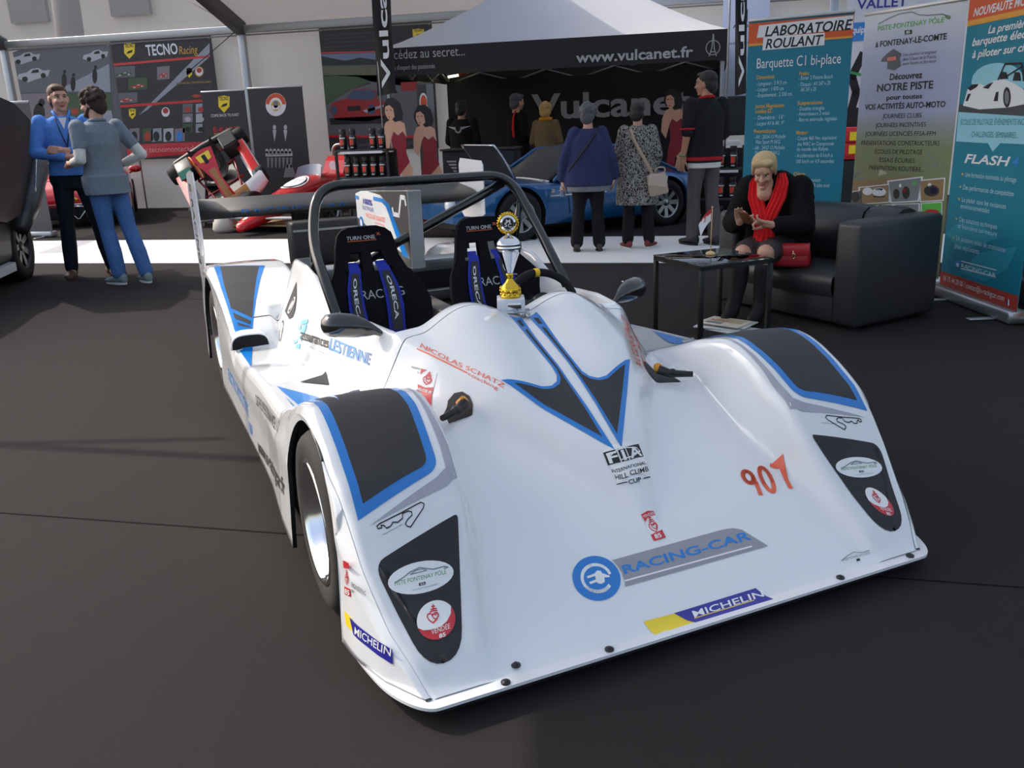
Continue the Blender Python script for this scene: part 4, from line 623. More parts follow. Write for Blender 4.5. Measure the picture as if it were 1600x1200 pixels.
["P","ph_lite",2,[[2.032,2.923],[2.007,2.693],[0.555,1.82],[0.37,1.74],[0.873,2.092]]],
["P","yellow",2,[[0.289,2.998],[0.405,3.01],[0.515,2.986],[0.48,2.83],[0.355,2.738],[0.265,2.84]]],
["T","ink",3,"TECNO",1,0,0.3,2.936,0.482,2.997],
["P","ink",3,[[0.302,2.826],[0.357,2.872],[0.452,2.892],[0.433,2.85],[0.373,2.835]]],
["T","p_white",2,"TECNO",1,0,0.724,2.776,1.376,2.963],
["T","b_gold",2,"Racing",0,1,1.397,2.765,1.78,2.906],
["P","red",3,[[-0.047,2.675],[2.001,2.718],[2.002,2.68],[-0.052,2.63]]],
["P","red",3,[[-0.109,1.937],[1.734,1.967],[1.737,1.922],[-0.118,1.891]]],
["P","red",2,[[-0.072,1.214],[1.669,1.221],[1.672,1.018],[-0.087,0.947]]],
["T","p_rose",3,"www.tecnomontecarlo.com",0,0,0.129,1.058,1.804,1.164],
["P","red",2,[[-0.222,1.198],[-0.003,1.212],[-0.052,0.949],[-0.245,0.948]]],
["P","ph_road",2,[[-0.021,2.617],[0.454,2.614],[0.418,2.42],[-0.058,2.421]]],
["P","ph_green",3,[[0.016,2.467],[0.038,2.49],[0.126,2.496],[0.181,2.513],[0.25,2.515],[0.299,2.498],[0.368,2.5],[0.345,2.467],[0.24,2.457],[0.133,2.442]]],
["P","p_lgrey",4,[[0.133,2.459],[0.13,2.466],[0.119,2.472],[0.104,2.475],[0.088,2.474],[0.076,2.469],[0.071,2.462],[0.073,2.454],[0.084,2.448],[0.099,2.446],[0.115,2.447],[0.127,2.452]]],
["P","p_lgrey",4,[[0.322,2.47],[0.319,2.478],[0.31,2.483],[0.297,2.486],[0.283,2.485],[0.272,2.48],[0.267,2.473],[0.269,2.465],[0.278,2.459],[0.291,2.457],[0.305,2.458],[0.317,2.463]]],
["P","p_lgrey",4,[[0.168,2.489],[0.193,2.506],[0.249,2.508],[0.254,2.49]]],
["P","ph_wall",2,[[0.906,2.573],[1.166,2.58],[1.128,2.354],[0.867,2.346]]],
["P","b_red",3,[[0.912,2.405],[0.926,2.433],[0.975,2.442],[1.007,2.464],[1.046,2.468],[1.071,2.449],[1.109,2.453],[1.093,2.414],[1.034,2.4],[0.974,2.379]]],
["P","p_lgrey",4,[[0.976,2.399],[0.975,2.408],[0.97,2.414],[0.962,2.417],[0.953,2.415],[0.946,2.409],[0.942,2.401],[0.943,2.392],[0.948,2.386],[0.956,2.383],[0.965,2.385],[0.972,2.391]]],
["P","p_lgrey",4,[[1.081,2.417],[1.08,2.426],[1.076,2.433],[1.069,2.435],[1.061,2.433],[1.054,2.427],[1.051,2.419],[1.051,2.41],[1.056,2.404],[1.063,2.401],[1.071,2.403],[1.077,2.409]]],
["P","p_lgrey",4,[[0.998,2.435],[1.013,2.455],[1.044,2.459],[1.046,2.439]]],
["P","ph_green",2,[[0.269,2.398],[0.675,2.4],[0.638,2.193],[0.23,2.19]]],
["P","b_red",3,[[0.295,2.241],[0.315,2.266],[0.39,2.273],[0.438,2.292],[0.498,2.295],[0.539,2.277],[0.598,2.28],[0.577,2.244],[0.486,2.232],[0.394,2.215]]],
["P","p_lgrey",4,[[0.395,2.234],[0.393,2.242],[0.384,2.248],[0.371,2.25],[0.358,2.249],[0.347,2.244],[0.342,2.236],[0.344,2.228],[0.353,2.222],[0.366,2.219],[0.379,2.221],[0.39,2.226]]],
["P","p_lgrey",4,[[0.557,2.248],[0.555,2.256],[0.548,2.262],[0.536,2.264],[0.524,2.263],[0.515,2.257],[0.51,2.25],[0.512,2.242],[0.52,2.236],[0.531,2.233],[0.543,2.235],[0.553,2.24]]],
["P","p_lgrey",4,[[0.426,2.266],[0.448,2.284],[0.496,2.287],[0.5,2.268]]],
["P","ph_road",2,[[-0.075,2.151],[0.417,2.151],[0.384,1.967],[-0.111,1.966]]],
["P","b_red",3,[[-0.035,2.007],[-0.013,2.03],[0.078,2.035],[0.135,2.052],[0.207,2.054],[0.258,2.038],[0.33,2.039],[0.306,2.008],[0.197,1.998],[0.087,1.984]]],
["P","p_lgrey",4,[[0.086,2.0],[0.083,2.007],[0.072,2.013],[0.056,2.015],[0.04,2.014],[0.027,2.01],[0.022,2.003],[0.025,1.996],[0.036,1.99],[0.051,1.988],[0.068,1.989],[0.08,1.993]]],
["P","p_lgrey",4,[[0.282,2.011],[0.279,2.018],[0.27,2.024],[0.256,2.026],[0.241,2.025],[0.23,2.02],[0.225,2.013],[0.228,2.006],[0.237,2.001],[0.251,1.998],[0.265,2.0],[0.277,2.004]]],
["P","p_lgrey",4,[[0.122,2.029],[0.148,2.044],[0.206,2.047],[0.212,2.03]]],
["P","yellow",2,[[1.502,2.518],[1.562,2.526],[1.619,2.512],[1.6,2.412],[1.534,2.353],[1.488,2.417]]],
["T","ink",3,"TECNO",1,0,1.507,2.479,1.601,2.517],
["P","ink",3,[[1.508,2.409],[1.536,2.438],[1.586,2.452],[1.575,2.425],[1.544,2.415]]],
["P","b_gold",2,[[1.843,2.446],[1.843,2.474],[1.834,2.499],[1.817,2.519],[1.794,2.533],[1.766,2.538],[1.738,2.535],[1.71,2.524],[1.687,2.506],[1.671,2.482],[1.662,2.455],[1.662,2.427],[1.671,2.402],[1.688,2.382],[1.712,2.368],[1.739,2.363],[1.768,2.366],[1.795,2.377],[1.818,2.396],[1.835,2.42]]],
["P","p_white",3,[[1.824,2.447],[1.824,2.469],[1.817,2.49],[1.803,2.506],[1.785,2.517],[1.764,2.522],[1.741,2.519],[1.72,2.51],[1.702,2.495],[1.688,2.476],[1.681,2.454],[1.681,2.432],[1.689,2.411],[1.702,2.395],[1.72,2.384],[1.742,2.379],[1.764,2.382],[1.786,2.391],[1.804,2.406],[1.817,2.425]]],
["P","b_red",4,[[1.808,2.47],[1.807,2.484],[1.802,2.496],[1.792,2.506],[1.779,2.513],[1.763,2.516],[1.747,2.515],[1.731,2.509],[1.718,2.5],[1.709,2.488],[1.704,2.475],[1.705,2.461],[1.71,2.449],[1.72,2.438],[1.734,2.432],[1.749,2.429],[1.766,2.43],[1.781,2.436],[1.794,2.445],[1.803,2.457]]],
["P","yellow",2,[[0.179,1.857],[0.256,1.867],[0.329,1.851],[0.305,1.74],[0.221,1.673],[0.162,1.745]]],
["T","ink",3,"TECNO",1,0,0.186,1.813,0.307,1.856],
["P","ink",3,[[0.187,1.735],[0.223,1.769],[0.286,1.784],[0.273,1.754],[0.233,1.742]]],
["P","p_white",2,[[1.034,1.773],[1.034,1.8],[1.026,1.824],[1.01,1.843],[0.988,1.856],[0.962,1.862],[0.934,1.858],[0.908,1.847],[0.885,1.829],[0.869,1.806],[0.86,1.78],[0.86,1.753],[0.868,1.729],[0.884,1.709],[0.907,1.696],[0.933,1.691],[0.961,1.694],[0.987,1.706],[1.009,1.724],[1.026,1.747]]],
["P","b_red",3,[[1.011,1.797],[1.011,1.813],[1.005,1.827],[0.993,1.839],[0.978,1.847],[0.96,1.85],[0.941,1.848],[0.923,1.842],[0.907,1.831],[0.896,1.817],[0.891,1.801],[0.891,1.785],[0.897,1.771],[0.909,1.759],[0.924,1.751],[0.942,1.748],[0.962,1.75],[0.98,1.756],[0.995,1.767],[1.006,1.781]]],
["T","b_gold",2,"TECNO RACING TEAM MONTE CARLO",0,0,1.234,2.252,1.971,2.285],
["T","p_dgrey",2,"la passion du sport automobile",0,0,1.351,2.157,1.957,2.185],
["P","b_red",2,[[1.727,2.029],[1.724,2.038],[1.712,2.046],[1.693,2.053],[1.668,2.058],[1.64,2.061],[1.611,2.061],[1.585,2.058],[1.564,2.052],[1.549,2.045],[1.544,2.037],[1.547,2.028],[1.559,2.019],[1.578,2.012],[1.603,2.007],[1.631,2.005],[1.66,2.005],[1.686,2.008],[1.707,2.013],[1.721,2.021]]],
["P","ph_wall",2,[[0.127,1.502],[0.342,1.509],[0.307,1.277],[0.083,1.26]]],
["P","ink",3,[[0.274,1.36],[0.271,1.415],[0.243,1.45],[0.2,1.451],[0.16,1.418],[0.136,1.364],[0.14,1.309],[0.168,1.274],[0.21,1.272],[0.251,1.305]]],
["P","ph_green",2,[[0.412,1.492],[0.625,1.5],[0.591,1.268],[0.368,1.251]]],
["P","b_red",3,[[0.558,1.351],[0.555,1.406],[0.526,1.44],[0.484,1.442],[0.444,1.409],[0.421,1.355],[0.425,1.3],[0.453,1.265],[0.495,1.264],[0.535,1.297]]],
["P","ph_lite",2,[[0.599,1.486],[0.811,1.494],[0.779,1.262],[0.557,1.246]]],
["P","ink",3,[[0.745,1.345],[0.741,1.4],[0.713,1.434],[0.671,1.436],[0.632,1.403],[0.609,1.349],[0.613,1.294],[0.641,1.259],[0.683,1.258],[0.723,1.291]]],
["P","p_lgrey",2,[[0.853,1.478],[1.064,1.485],[1.032,1.254],[0.812,1.238]]],
["P","ink",3,[[0.999,1.337],[0.995,1.391],[0.967,1.426],[0.925,1.427],[0.886,1.395],[0.864,1.341],[0.867,1.286],[0.895,1.252],[0.937,1.25],[0.977,1.283]]],
["P","ph_wall",2,[[1.088,1.47],[1.298,1.477],[1.268,1.247],[1.049,1.231]]],
["P","b_blue",3,[[1.234,1.329],[1.23,1.384],[1.202,1.418],[1.16,1.42],[1.121,1.387],[1.1,1.334],[1.104,1.279],[1.132,1.244],[1.173,1.243],[1.212,1.276]]],
["P","ph_road",2,[[1.327,1.904],[1.533,1.905],[1.508,1.75],[1.302,1.749]]],
["P","b_red",3,[[1.483,1.802],[1.475,1.829],[1.445,1.846],[1.404,1.848],[1.368,1.833],[1.351,1.807],[1.359,1.78],[1.39,1.762],[1.431,1.761],[1.467,1.776]]],
["P","ph_lite",2,[[1.597,1.894],[1.733,1.897],[1.709,1.742],[1.573,1.739]]],
["P","b_red",3,[[1.753,1.792],[1.745,1.819],[1.714,1.836],[1.674,1.838],[1.638,1.823],[1.622,1.797],[1.63,1.77],[1.66,1.752],[1.701,1.751],[1.736,1.766]]],
["P","ph_wall",2,[[1.298,1.729],[1.505,1.73],[1.481,1.574],[1.273,1.573]]],
["P","p_lgrey",3,[[1.456,1.627],[1.447,1.654],[1.417,1.671],[1.376,1.673],[1.34,1.658],[1.323,1.631],[1.331,1.604],[1.362,1.586],[1.403,1.585],[1.439,1.6]]],
["P","p_lgrey",2,[[1.57,1.719],[1.706,1.723],[1.682,1.567],[1.546,1.563]]],
["P","p_lgrey",3,[[1.726,1.617],[1.718,1.644],[1.687,1.662],[1.647,1.663],[1.611,1.648],[1.594,1.622],[1.603,1.595],[1.633,1.577],[1.674,1.575],[1.71,1.591]]],
["P","ph_green",2,[[1.27,1.55],[1.477,1.552],[1.452,1.395],[1.244,1.393]]],
["P","ink",3,[[1.427,1.447],[1.419,1.474],[1.388,1.492],[1.347,1.494],[1.311,1.478],[1.294,1.452],[1.302,1.424],[1.333,1.406],[1.374,1.405],[1.41,1.421]]],
["P","ph_lite",2,[[1.542,1.541],[1.679,1.545],[1.655,1.388],[1.517,1.384]]],
["P","ink",3,[[1.699,1.438],[1.69,1.465],[1.66,1.483],[1.619,1.484],[1.583,1.469],[1.567,1.443],[1.575,1.415],[1.606,1.398],[1.647,1.396],[1.682,1.412]]]]),
'redcar': dict(L=2.064,p0=[-6.431, 12.6, 0.0],d=[1.0, 0.0, 0.0],it=[
["P","ph_sky",1,[[-0.024,2.627],[2.025,2.576],[1.984,1.954],[-0.015,2.281]]],
["P","ph_tree",2,[[-0.027,2.601],[0.21,2.549],[0.447,2.498],[0.72,2.537],[1.042,2.482],[2.016,2.448],[2.0,2.189],[-0.009,2.427]]],
["P","ph_field",3,[[-0.014,2.436],[2.011,2.37],[1.984,1.954],[-0.015,2.281]]],
["P","ph_green",4,[[-0.018,2.254],[0.661,2.223],[0.893,2.133],[0.521,2.016],[-0.023,1.767]]],
["P","ph_road",3,[[-0.015,2.281],[1.754,2.2],[1.683,1.189],[-0.001,1.242],[-0.023,1.767],[0.521,2.016],[0.905,2.106],[0.661,2.223]]],
["P","red",4,[[-0.021,2.659],[2.026,2.596],[2.024,2.571],[-0.023,2.638]]],
["P","red",4,[[0.001,1.253],[1.684,1.2],[1.68,1.156],[-0.003,1.215]]],
["P","ph_red",5,[[0.067,1.682],[0.136,1.815],[0.416,1.872],[0.551,2.014],[0.823,2.024],[0.983,1.97],[0.987,1.836],[1.233,1.745],[1.233,1.557],[0.774,1.465],[0.167,1.513]]],
["P","ph_blue",6,[[0.421,1.853],[0.535,2.002],[0.882,2.006],[0.98,1.93],[0.911,1.825]]],
["P","ink",6,[[0.419,1.736],[0.662,1.741],[0.655,1.659],[0.411,1.655]]],
["P","ph_blue",6,[[0.214,1.681],[0.214,1.705],[0.207,1.727],[0.195,1.744],[0.179,1.755],[0.161,1.76],[0.141,1.757],[0.123,1.747],[0.108,1.73],[0.097,1.71],[0.092,1.686],[0.092,1.662],[0.099,1.641],[0.111,1.623],[0.127,1.612],[0.145,1.607],[0.165,1.611],[0.183,1.621],[0.198,1.637],[0.209,1.658]]],
["P","ph_blue",6,[[0.936,1.665],[0.935,1.692],[0.927,1.716],[0.913,1.736],[0.894,1.749],[0.872,1.754],[0.849,1.751],[0.828,1.739],[0.81,1.721],[0.798,1.697],[0.792,1.671],[0.793,1.644],[0.801,1.619],[0.816,1.6],[0.835,1.586],[0.857,1.581],[0.879,1.585],[0.901,1.596],[0.918,1.615],[0.93,1.639]]],
["P","ink",5,[[0.046,1.545],[1.233,1.557],[1.223,1.422],[0.066,1.434]]],
["P","p_lgrey",6,[[0.7,1.658],[1.25,1.771],[1.248,1.745],[0.757,1.615]]],
["P","ph_red",5,[[1.439,2.096],[1.746,2.096],[1.736,1.951],[1.457,1.95]]],
["T","p_dgrey",2,"1969 TECNO CIRCUIT TEST DRIVE AND RACING",0,0,0.103,2.915,1.055,2.946],
["T","p_dgrey",2,"des automobiles passion Italie",0,0,0.098,2.863,0.862,2.894],
["T","p_dgrey",2,"1970 TECNO ENTRE DANS LA LEGENDE",0,0,0.09,2.79,1.044,2.821],
["T","p_dgrey",2,"avec la victoire en formule",0,0,0.084,2.727,0.612,2.759],
["P","yellow",2,[[1.719,2.94],[1.823,2.946],[1.925,2.928],[1.913,2.823],[1.81,2.763],[1.717,2.834]]],
["T","ink",3,"TECNO",1,0,1.737,2.898,1.902,2.939],
["P","ink",3,[[1.753,2.824],[1.796,2.854],[1.88,2.866],[1.867,2.838],[1.815,2.829]]],
["T","p_dgrey",2,"www.tecnomontecarlo.com",0,0,0.551,1.031,1.902,1.131]]),
'kartru': dict(L=0.814,p0=[-8.208, 11.5, 0.0],d=[1.0, 0.0, 0.0],it=[
["P","yellow",2,[[0.315,1.957],[0.425,1.971],[0.53,1.948],[0.502,1.787],[0.385,1.692],[0.296,1.795]]],
["T","ink",3,"TECNO",1,0,0.327,1.894,0.501,1.956],
["P","ink",3,[[0.333,1.781],[0.383,1.83],[0.473,1.851],[0.456,1.808],[0.399,1.791]]],
["T","p_white",2,"COME BACK TO KART",0,0,0.132,1.63,0.665,1.677],
["T","red",2,"E-KART",1,0,0.145,1.386,0.619,1.46],
["T","b_gold",2,"THE FUTURE, NOW",1,0,0.146,1.312,0.609,1.365],
["T","b_gold",2,"NEW ENVIRONMENTS",1,0,0.139,1.264,0.602,1.296],
["T","p_white",2,"DRIFT",0,0,0.329,1.221,0.427,1.253],
["T","b_red",2,"www.tecnomontecarlo.com",0,0,0.007,1.123,0.5,1.15]]),
'logoru': dict(L=1.001,p0=[-7.339, 11.5, 0.0],d=[1.0, 0.0, 0.0],it=[
["P","p_white",2,[[0.682,1.779],[0.683,1.815],[0.676,1.85],[0.663,1.882],[0.643,1.91],[0.618,1.934],[0.588,1.952],[0.554,1.964],[0.518,1.969],[0.481,1.967],[0.445,1.958],[0.41,1.943],[0.379,1.921],[0.352,1.894],[0.331,1.863],[0.316,1.829],[0.308,1.793],[0.307,1.757],[0.313,1.722],[0.326,1.69],[0.346,1.661],[0.372,1.637],[0.402,1.618],[0.436,1.607],[0.472,1.602],[0.509,1.604],[0.546,1.613],[0.58,1.629],[0.612,1.651],[0.638,1.678],[0.659,1.709],[0.674,1.743]]],
["P","b_oran2",3,[[0.677,1.784],[0.677,1.82],[0.67,1.855],[0.655,1.887],[0.633,1.915],[0.605,1.937],[0.572,1.953],[0.536,1.962],[0.498,1.964],[0.46,1.958],[0.424,1.945],[0.391,1.925],[0.362,1.899],[0.339,1.868],[0.323,1.834],[0.314,1.798]]],
["P","p_white",4,[[0.611,1.777],[0.612,1.803],[0.606,1.828],[0.595,1.851],[0.579,1.87],[0.558,1.885],[0.535,1.894],[0.509,1.898],[0.483,1.896],[0.457,1.889],[0.433,1.876],[0.412,1.858],[0.396,1.836],[0.384,1.812],[0.377,1.786],[0.377,1.759],[0.383,1.734],[0.394,1.711],[0.41,1.692],[0.431,1.677],[0.454,1.667],[0.48,1.663],[0.507,1.665],[0.532,1.673],[0.556,1.686],[0.577,1.704],[0.594,1.726],[0.605,1.751]]],
["P","b_gold",5,[[0.581,1.767],[0.58,1.794],[0.571,1.819],[0.554,1.839],[0.531,1.852],[0.504,1.858],[0.477,1.854],[0.451,1.843],[0.429,1.825],[0.413,1.801],[0.406,1.774],[0.406,1.747],[0.416,1.722],[0.433,1.702],[0.456,1.689],[0.483,1.684],[0.51,1.687],[0.536,1.699],[0.558,1.717],[0.573,1.741]]],
["P","p_grey",6,[[0.543,1.789],[0.543,1.808],[0.538,1.826],[0.53,1.84],[0.518,1.849],[0.504,1.852],[0.489,1.85],[0.475,1.842],[0.463,1.829],[0.454,1.812],[0.449,1.793],[0.449,1.774],[0.454,1.757],[0.462,1.743],[0.474,1.734],[0.488,1.73],[0.503,1.732],[0.517,1.741],[0.529,1.754],[0.538,1.771]]],
["P","p_white",6,[[0.411,1.774],[0.575,1.768],[0.544,1.707],[0.427,1.712]]],
["P","p_lgrey",2,[[0.386,1.381],[0.457,1.379],[0.436,1.307],[0.396,1.182],[0.388,1.308]]],
["P","p_lgrey",2,[[0.457,1.421],[0.454,1.445],[0.441,1.461],[0.422,1.462],[0.405,1.447],[0.396,1.423],[0.398,1.398],[0.412,1.383],[0.431,1.382],[0.448,1.397]]],
["P","p_lgrey",2,[[0.586,1.375],[0.657,1.372],[0.636,1.3],[0.598,1.176],[0.589,1.302]]],
["P","p_lgrey",2,[[0.657,1.414],[0.654,1.438],[0.641,1.454],[0.622,1.455],[0.605,1.44],[0.596,1.416],[0.599,1.392],[0.612,1.376],[0.631,1.375],[0.648,1.39]]],
["P","p_lgrey",2,[[0.211,1.037],[0.701,1.023],[0.706,0.944],[0.199,0.949]]],
["T","ink",3,"Manufacture",0,1,0.238,0.97,0.679,1.023],
["P","p_lgrey",2,[[0.265,1.038],[0.26,1.068],[0.24,1.081],[0.218,1.069],[0.205,1.04],[0.21,1.009],[0.23,0.997],[0.252,1.008]]],
["P","p_grey",2,[[0.221,0.933],[0.269,0.932],[0.236,0.762],[0.212,0.762]]],
["P","p_lgrey",2,[[0.336,1.036],[0.331,1.066],[0.312,1.079],[0.289,1.067],[0.277,1.038],[0.282,1.008],[0.301,0.995],[0.324,1.006]]],
["P","p_grey",2,[[0.293,0.931],[0.341,0.93],[0.308,0.76],[0.284,0.76]]],
["P","p_lgrey",2,[[0.408,1.034],[0.403,1.064],[0.383,1.077],[0.361,1.065],[0.348,1.036],[0.353,1.006],[0.373,0.993],[0.395,1.004]]],
["P","p_grey",2,[[0.365,0.929],[0.413,0.928],[0.38,0.758],[0.356,0.759]]],
["P","p_lgrey",2,[[0.479,1.032],[0.474,1.062],[0.455,1.075],[0.432,1.063],[0.42,1.034],[0.425,1.004],[0.444,0.991],[0.467,1.002]]],
["P","p_grey",2,[[0.437,0.927],[0.484,0.926],[0.451,0.756],[0.428,0.757]]],
["P","p_lgrey",2,[[0.55,1.03],[0.545,1.06],[0.526,1.073],[0.503,1.061],[0.491,1.032],[0.496,1.002],[0.516,0.989],[0.538,1.0]]],
["P","p_grey",2,[[0.508,0.925],[0.555,0.924],[0.523,0.755],[0.499,0.755]]],
["P","p_lgrey",2,[[0.621,1.028],[0.616,1.058],[0.597,1.071],[0.575,1.059],[0.562,1.03],[0.567,1.0],[0.587,0.987],[0.609,0.998]]],
["P","p_grey",2,[[0.579,0.923],[0.627,0.922],[0.595,0.753],[0.571,0.754]]],
["P","p_lgrey",2,[[0.692,1.026],[0.687,1.056],[0.668,1.069],[0.645,1.057],[0.633,1.028],[0.638,0.998],[0.658,0.985],[0.68,0.996]]],
["P","p_grey",2,[[0.65,0.921],[0.698,0.92],[0.666,0.751],[0.642,0.752]]],
["P","p_grey",2,[[0.492,0.595],[0.564,0.796],[0.626,0.816],[0.681,0.783],[0.73,0.59]]]]),
'edgeru': dict(L=0.784,p0=[-9.718, 8.3, 0.0],d=[1.0, 0.0, 0.0],it=[
["P","yellow",2,[[0.245,1.848],[0.375,1.861],[0.497,1.838],[0.454,1.684],[0.311,1.593],[0.214,1.693]]],
["T","ink",3,"TECNO",1,0,0.256,1.788,0.459,1.847],
["P","ink",3,[[0.255,1.68],[0.317,1.725],[0.424,1.746],[0.401,1.704],[0.334,1.689]]]]),
}
# ------------------------------------------------------------------ the white race car: u across, v to the rear, z up
def kn(*a):
    xs=np.array(a[0::2],float); ys=np.array(a[1::2],float)
    return lambda v: np.interp(v,xs,ys)
F=kn(-.70,.054,-.62,.0568,-.575,.088,-.45,.168,-.36,.222,-.2,.305,0,.395,.134,.46,.25,.475,.6,.452,1.0,.43,1.4,.402,1.9,.40,3.1,.40)
ZC=kn(-.36,.222,-.327,.255,-.25,.325,-.169,.388,0,.485,.18,.572,.46,.675,.54,.69,.62,.69)
ZE=kn(-.36,.222,-.25,.30,-.1,.405,.15,.545,.4,.625,.55,.655,.62,.662,.8,.665,1.05,.645,1.2,.645,1.35,.69,1.5,.75,1.65,.77,1.9,.77)
EE=kn(-.36,.01,-.25,.05,-.1,.13,.15,.25,.4,.37,.55,.455,.62,.47,.8,.50,1.0,.525,1.2,.54,1.9,.545)
BB=kn(-.36,.014,-.2,.108,-.05,.195,.15,.347,.2,.375,.4,.5,.67,.585,.92,.615,1.21,.65,1.56,.675,1.9,.675)
FF=kn(-.66,.05,-.625,.0568,-.60,.082,-.569,.127,-.48,.218,-.394,.322,-.335,.40,-.264,.482,-.154,.552,-.08,.588,-.026,.606,.03,.615,.1,.608,.2,.583,.33,.535,.43,.503,.6,.44)
UI=kn(-.62,.635,-.55,.615,-.45,.590,-.38,.572,-.3,.553,-.15,.535,.6,.53)
UO=kn(-.66,.76,-.62,.78,-.57,.805,-.5,.838,-.39,.866,-.2,.886,0,.89,.4,.89,.6,.888,1.0,.882,1.7,.882,2.2,.885,2.55,.89,3.0,.88)
FR=kn(1.70,.395,1.77,.47,1.85,.515,2.0,.575,2.2,.632,2.4,.668,2.55,.68,2.75,.665,2.9,.62,3.05,.55)
DU=.005; NU=186; V0=-.66; NV=760
def build():
    u=np.arange(NU)*DU; v=V0+np.arange(NV)*DU
    U,V=np.meshgrid(u,v)
    f=F(V); z=f.copy()
    # hump / cockpit wall
    e=EE(V);b=BB(V);zc=np.where(V<.62,ZC(V),ZE(V));ze=ZE(V)
    s=np.clip(U/np.maximum(e,1e-4),0,1)
    top=zc+(ze-zc)*s**1.6
    r2=((U-.2)/.17)**2+((V-.5)/np.where(V<.5,.5,.3))**2
    top=top+.062*np.clip(1-r2,0,1)**1.5*(V<.7)
    t=np.clip((U-e)/np.maximum(b-e,1e-4),0,1)
    side=ze+(f-ze)*t
    hump=np.where(U<e,top,side)
    hump=np.where((V<-.36)|(V>1.9),-1,hump)
    z=np.maximum(z,hump)
    # front fender
    ff=FF(V); ui=UI(V)
    ff=ff-.006*((U-.71)/.17)**2
    wf=np.interp(V,[-.6,-.4,-.2],[.012,.020,.034]); tt=np.clip((U-(ui-wf))/(wf+.01),0,1)
    fen=np.where(U>=ui+.01,ff,f+(ff-f)*tt)
    fen=np.where((V>.62)|(U<ui-wf),-1,fen)
    z=np.maximum(z,fen)
    # rear fender
    fr=FR(V)-.006*((U-.67)/.18)**2
    tt=np.clip((U-.41)/.07,0,1)
    rf=np.where(U>=.48,fr,np.minimum(fr,.50)+(fr-np.minimum(fr,.50))*tt)
    blend=np.clip((U-.60)/.08,0,1)
    blend=np.where(V>1.92,1,blend)
    rf=np.where(V<1.70,-1,rf); rf=np.where(V<1.92,f+(rf-f)*blend,rf)
    z=np.where(V>=1.70,np.maximum(z,rf),z)
    z=np.where(V>1.92,rf,z)
    # blur
    k=np.exp(-.5*(np.arange(-7,8)*DU/.0085)**2); k/=k.sum()
    zp=np.concatenate([z[:,7:0:-1],z,np.repeat(z[:,-1:],7,1)],1)
    z=sum(k[i]*zp[:,i:i+NU] for i in range(15))
    zp=np.concatenate([np.repeat(z[:1],7,0),z,np.repeat(z[-1:],7,0)],0)
    z=sum(k[i]*zp[i:i+NV] for i in range(15))
    return z
ZG=build()
def H(u,v):
    u=np.abs(np.asarray(u,float)); v=np.asarray(v,float)
    a=np.clip(u/DU,0,NU-1.001); b=np.clip((v-V0)/DU,0,NV-1.001)
    i=a.astype(int); j=b.astype(int); a=a-i; b=b-j
    z=(ZG[j,i]*(1-a)+ZG[j,i+1]*a)*(1-b)+(ZG[j+1,i]*(1-a)+ZG[j+1,i+1]*a)*b
    # edge rounding near outer side
    d=UO(v)-u; R=np.interp(v,[-.6,-.38,-.15],[.010,.016,.035])
    x=np.clip(R-d,0,R)
    return z-(R-np.sqrt(np.maximum(R*R-x*x,0)))*.9
BG=kn(-.66,.0,-.55,.008,-.35,.024,.5,.024,.8,.012,3.1,.012)
def UW(v,z):
    v=np.asarray(v,float); z=np.asarray(z,float)
    return UO(v)+BG(v)*np.clip((.56-z)/.2,0,1)+.012*np.clip((.25-z)/.2,0,1)
M_white = mat('white_gelcoat',(232,233,234),rough=.22,coat=.9,noise=.015,nscale=3)
M_dark = mat('satin_black',(30,29,31),rough=.42)
M_tub = mat('tub_black',(22,22,24),rough=.7)
M_rub = mat('tyre_rubber',(44,41,39),rough=.82,noise=.2,nscale=30)
M_chrome = mat('polished_rim',(228,228,230),rough=.12,metal=1.)
M_metal = mat('brushed_aluminium',(172,174,176),rough=.38,metal=.85,noise=.08,nscale=20)
M_tubeblk = mat('hoop_black',(24,24,26),rough=.22,coat=.5)
M_fab = mat('seat_fabric',(22,22,26),rough=.95,noise=.3,nscale=300,spec=.2)
M_blueb = mat('blue_webbing',(34,52,170),rough=.8,noise=.15,nscale=200)
M_carbon = mat('carbon_wing',(36,35,35),rough=.55,coat=.0,noise=.2,nscale=60)
M_grille = mat('dark_opening',(10,10,11),rough=.8)
M_orange = mat('spring_amber',(226,150,30),rough=.35)
CAR = thing('race_car','white open two seat race car with blue and black graphics and number 907','race car',(0,0,0),math.radians(37.1))
def nrm(u,v):
    e=.006; dx=(Hs(u+e,v)-Hs(u-e,v))/(2*e); dy=(Hs(u,v+e)-Hs(u,v-e))/(2*e)
    return Vector((-dx,-dy,1)).normalized()
def Hs(u,v): return float(H(u,v))
def onH(u,v,off):
    n=nrm(u,v); return Vector((u,v,Hs(u,v)))+n*off
def onW(v,z,off,side=-1): return Vector((side*(float(UW(v,z))+off),v,z))
def top_z(v): return Hs(float(UO(v))-.0005,v)
ARCH=((.012,.272,.298),(2.55,.285,.335))
def base_z(v): return .062 if v<.3 else .062+(min(v,.7)-.3)/.4*.04
def bot_z(v):
    z=base_z(v)
    for c,h,r in ARCH:
        d=r*r-(v-c)**2
        if d>0: z=max(z,h+math.sqrt(d))
    return z
def vsamples(v0,v1,step):
    k=max(2,int(round((v1-v0)/step))); s=[v0+(v1-v0)*i/k for i in range(k+1)]
    for c,h,r in ARCH:
        for q in (-1,1):
            e=c+q*r
            for d in (-.0004,.0004):
                if v0<e+d<v1: s.append(e+d)
        for i in range(1,24):
            e=c-r*math.cos(math.pi*i/24)
            if v0<e<v1: s.append(e)
    return sorted(set(s))
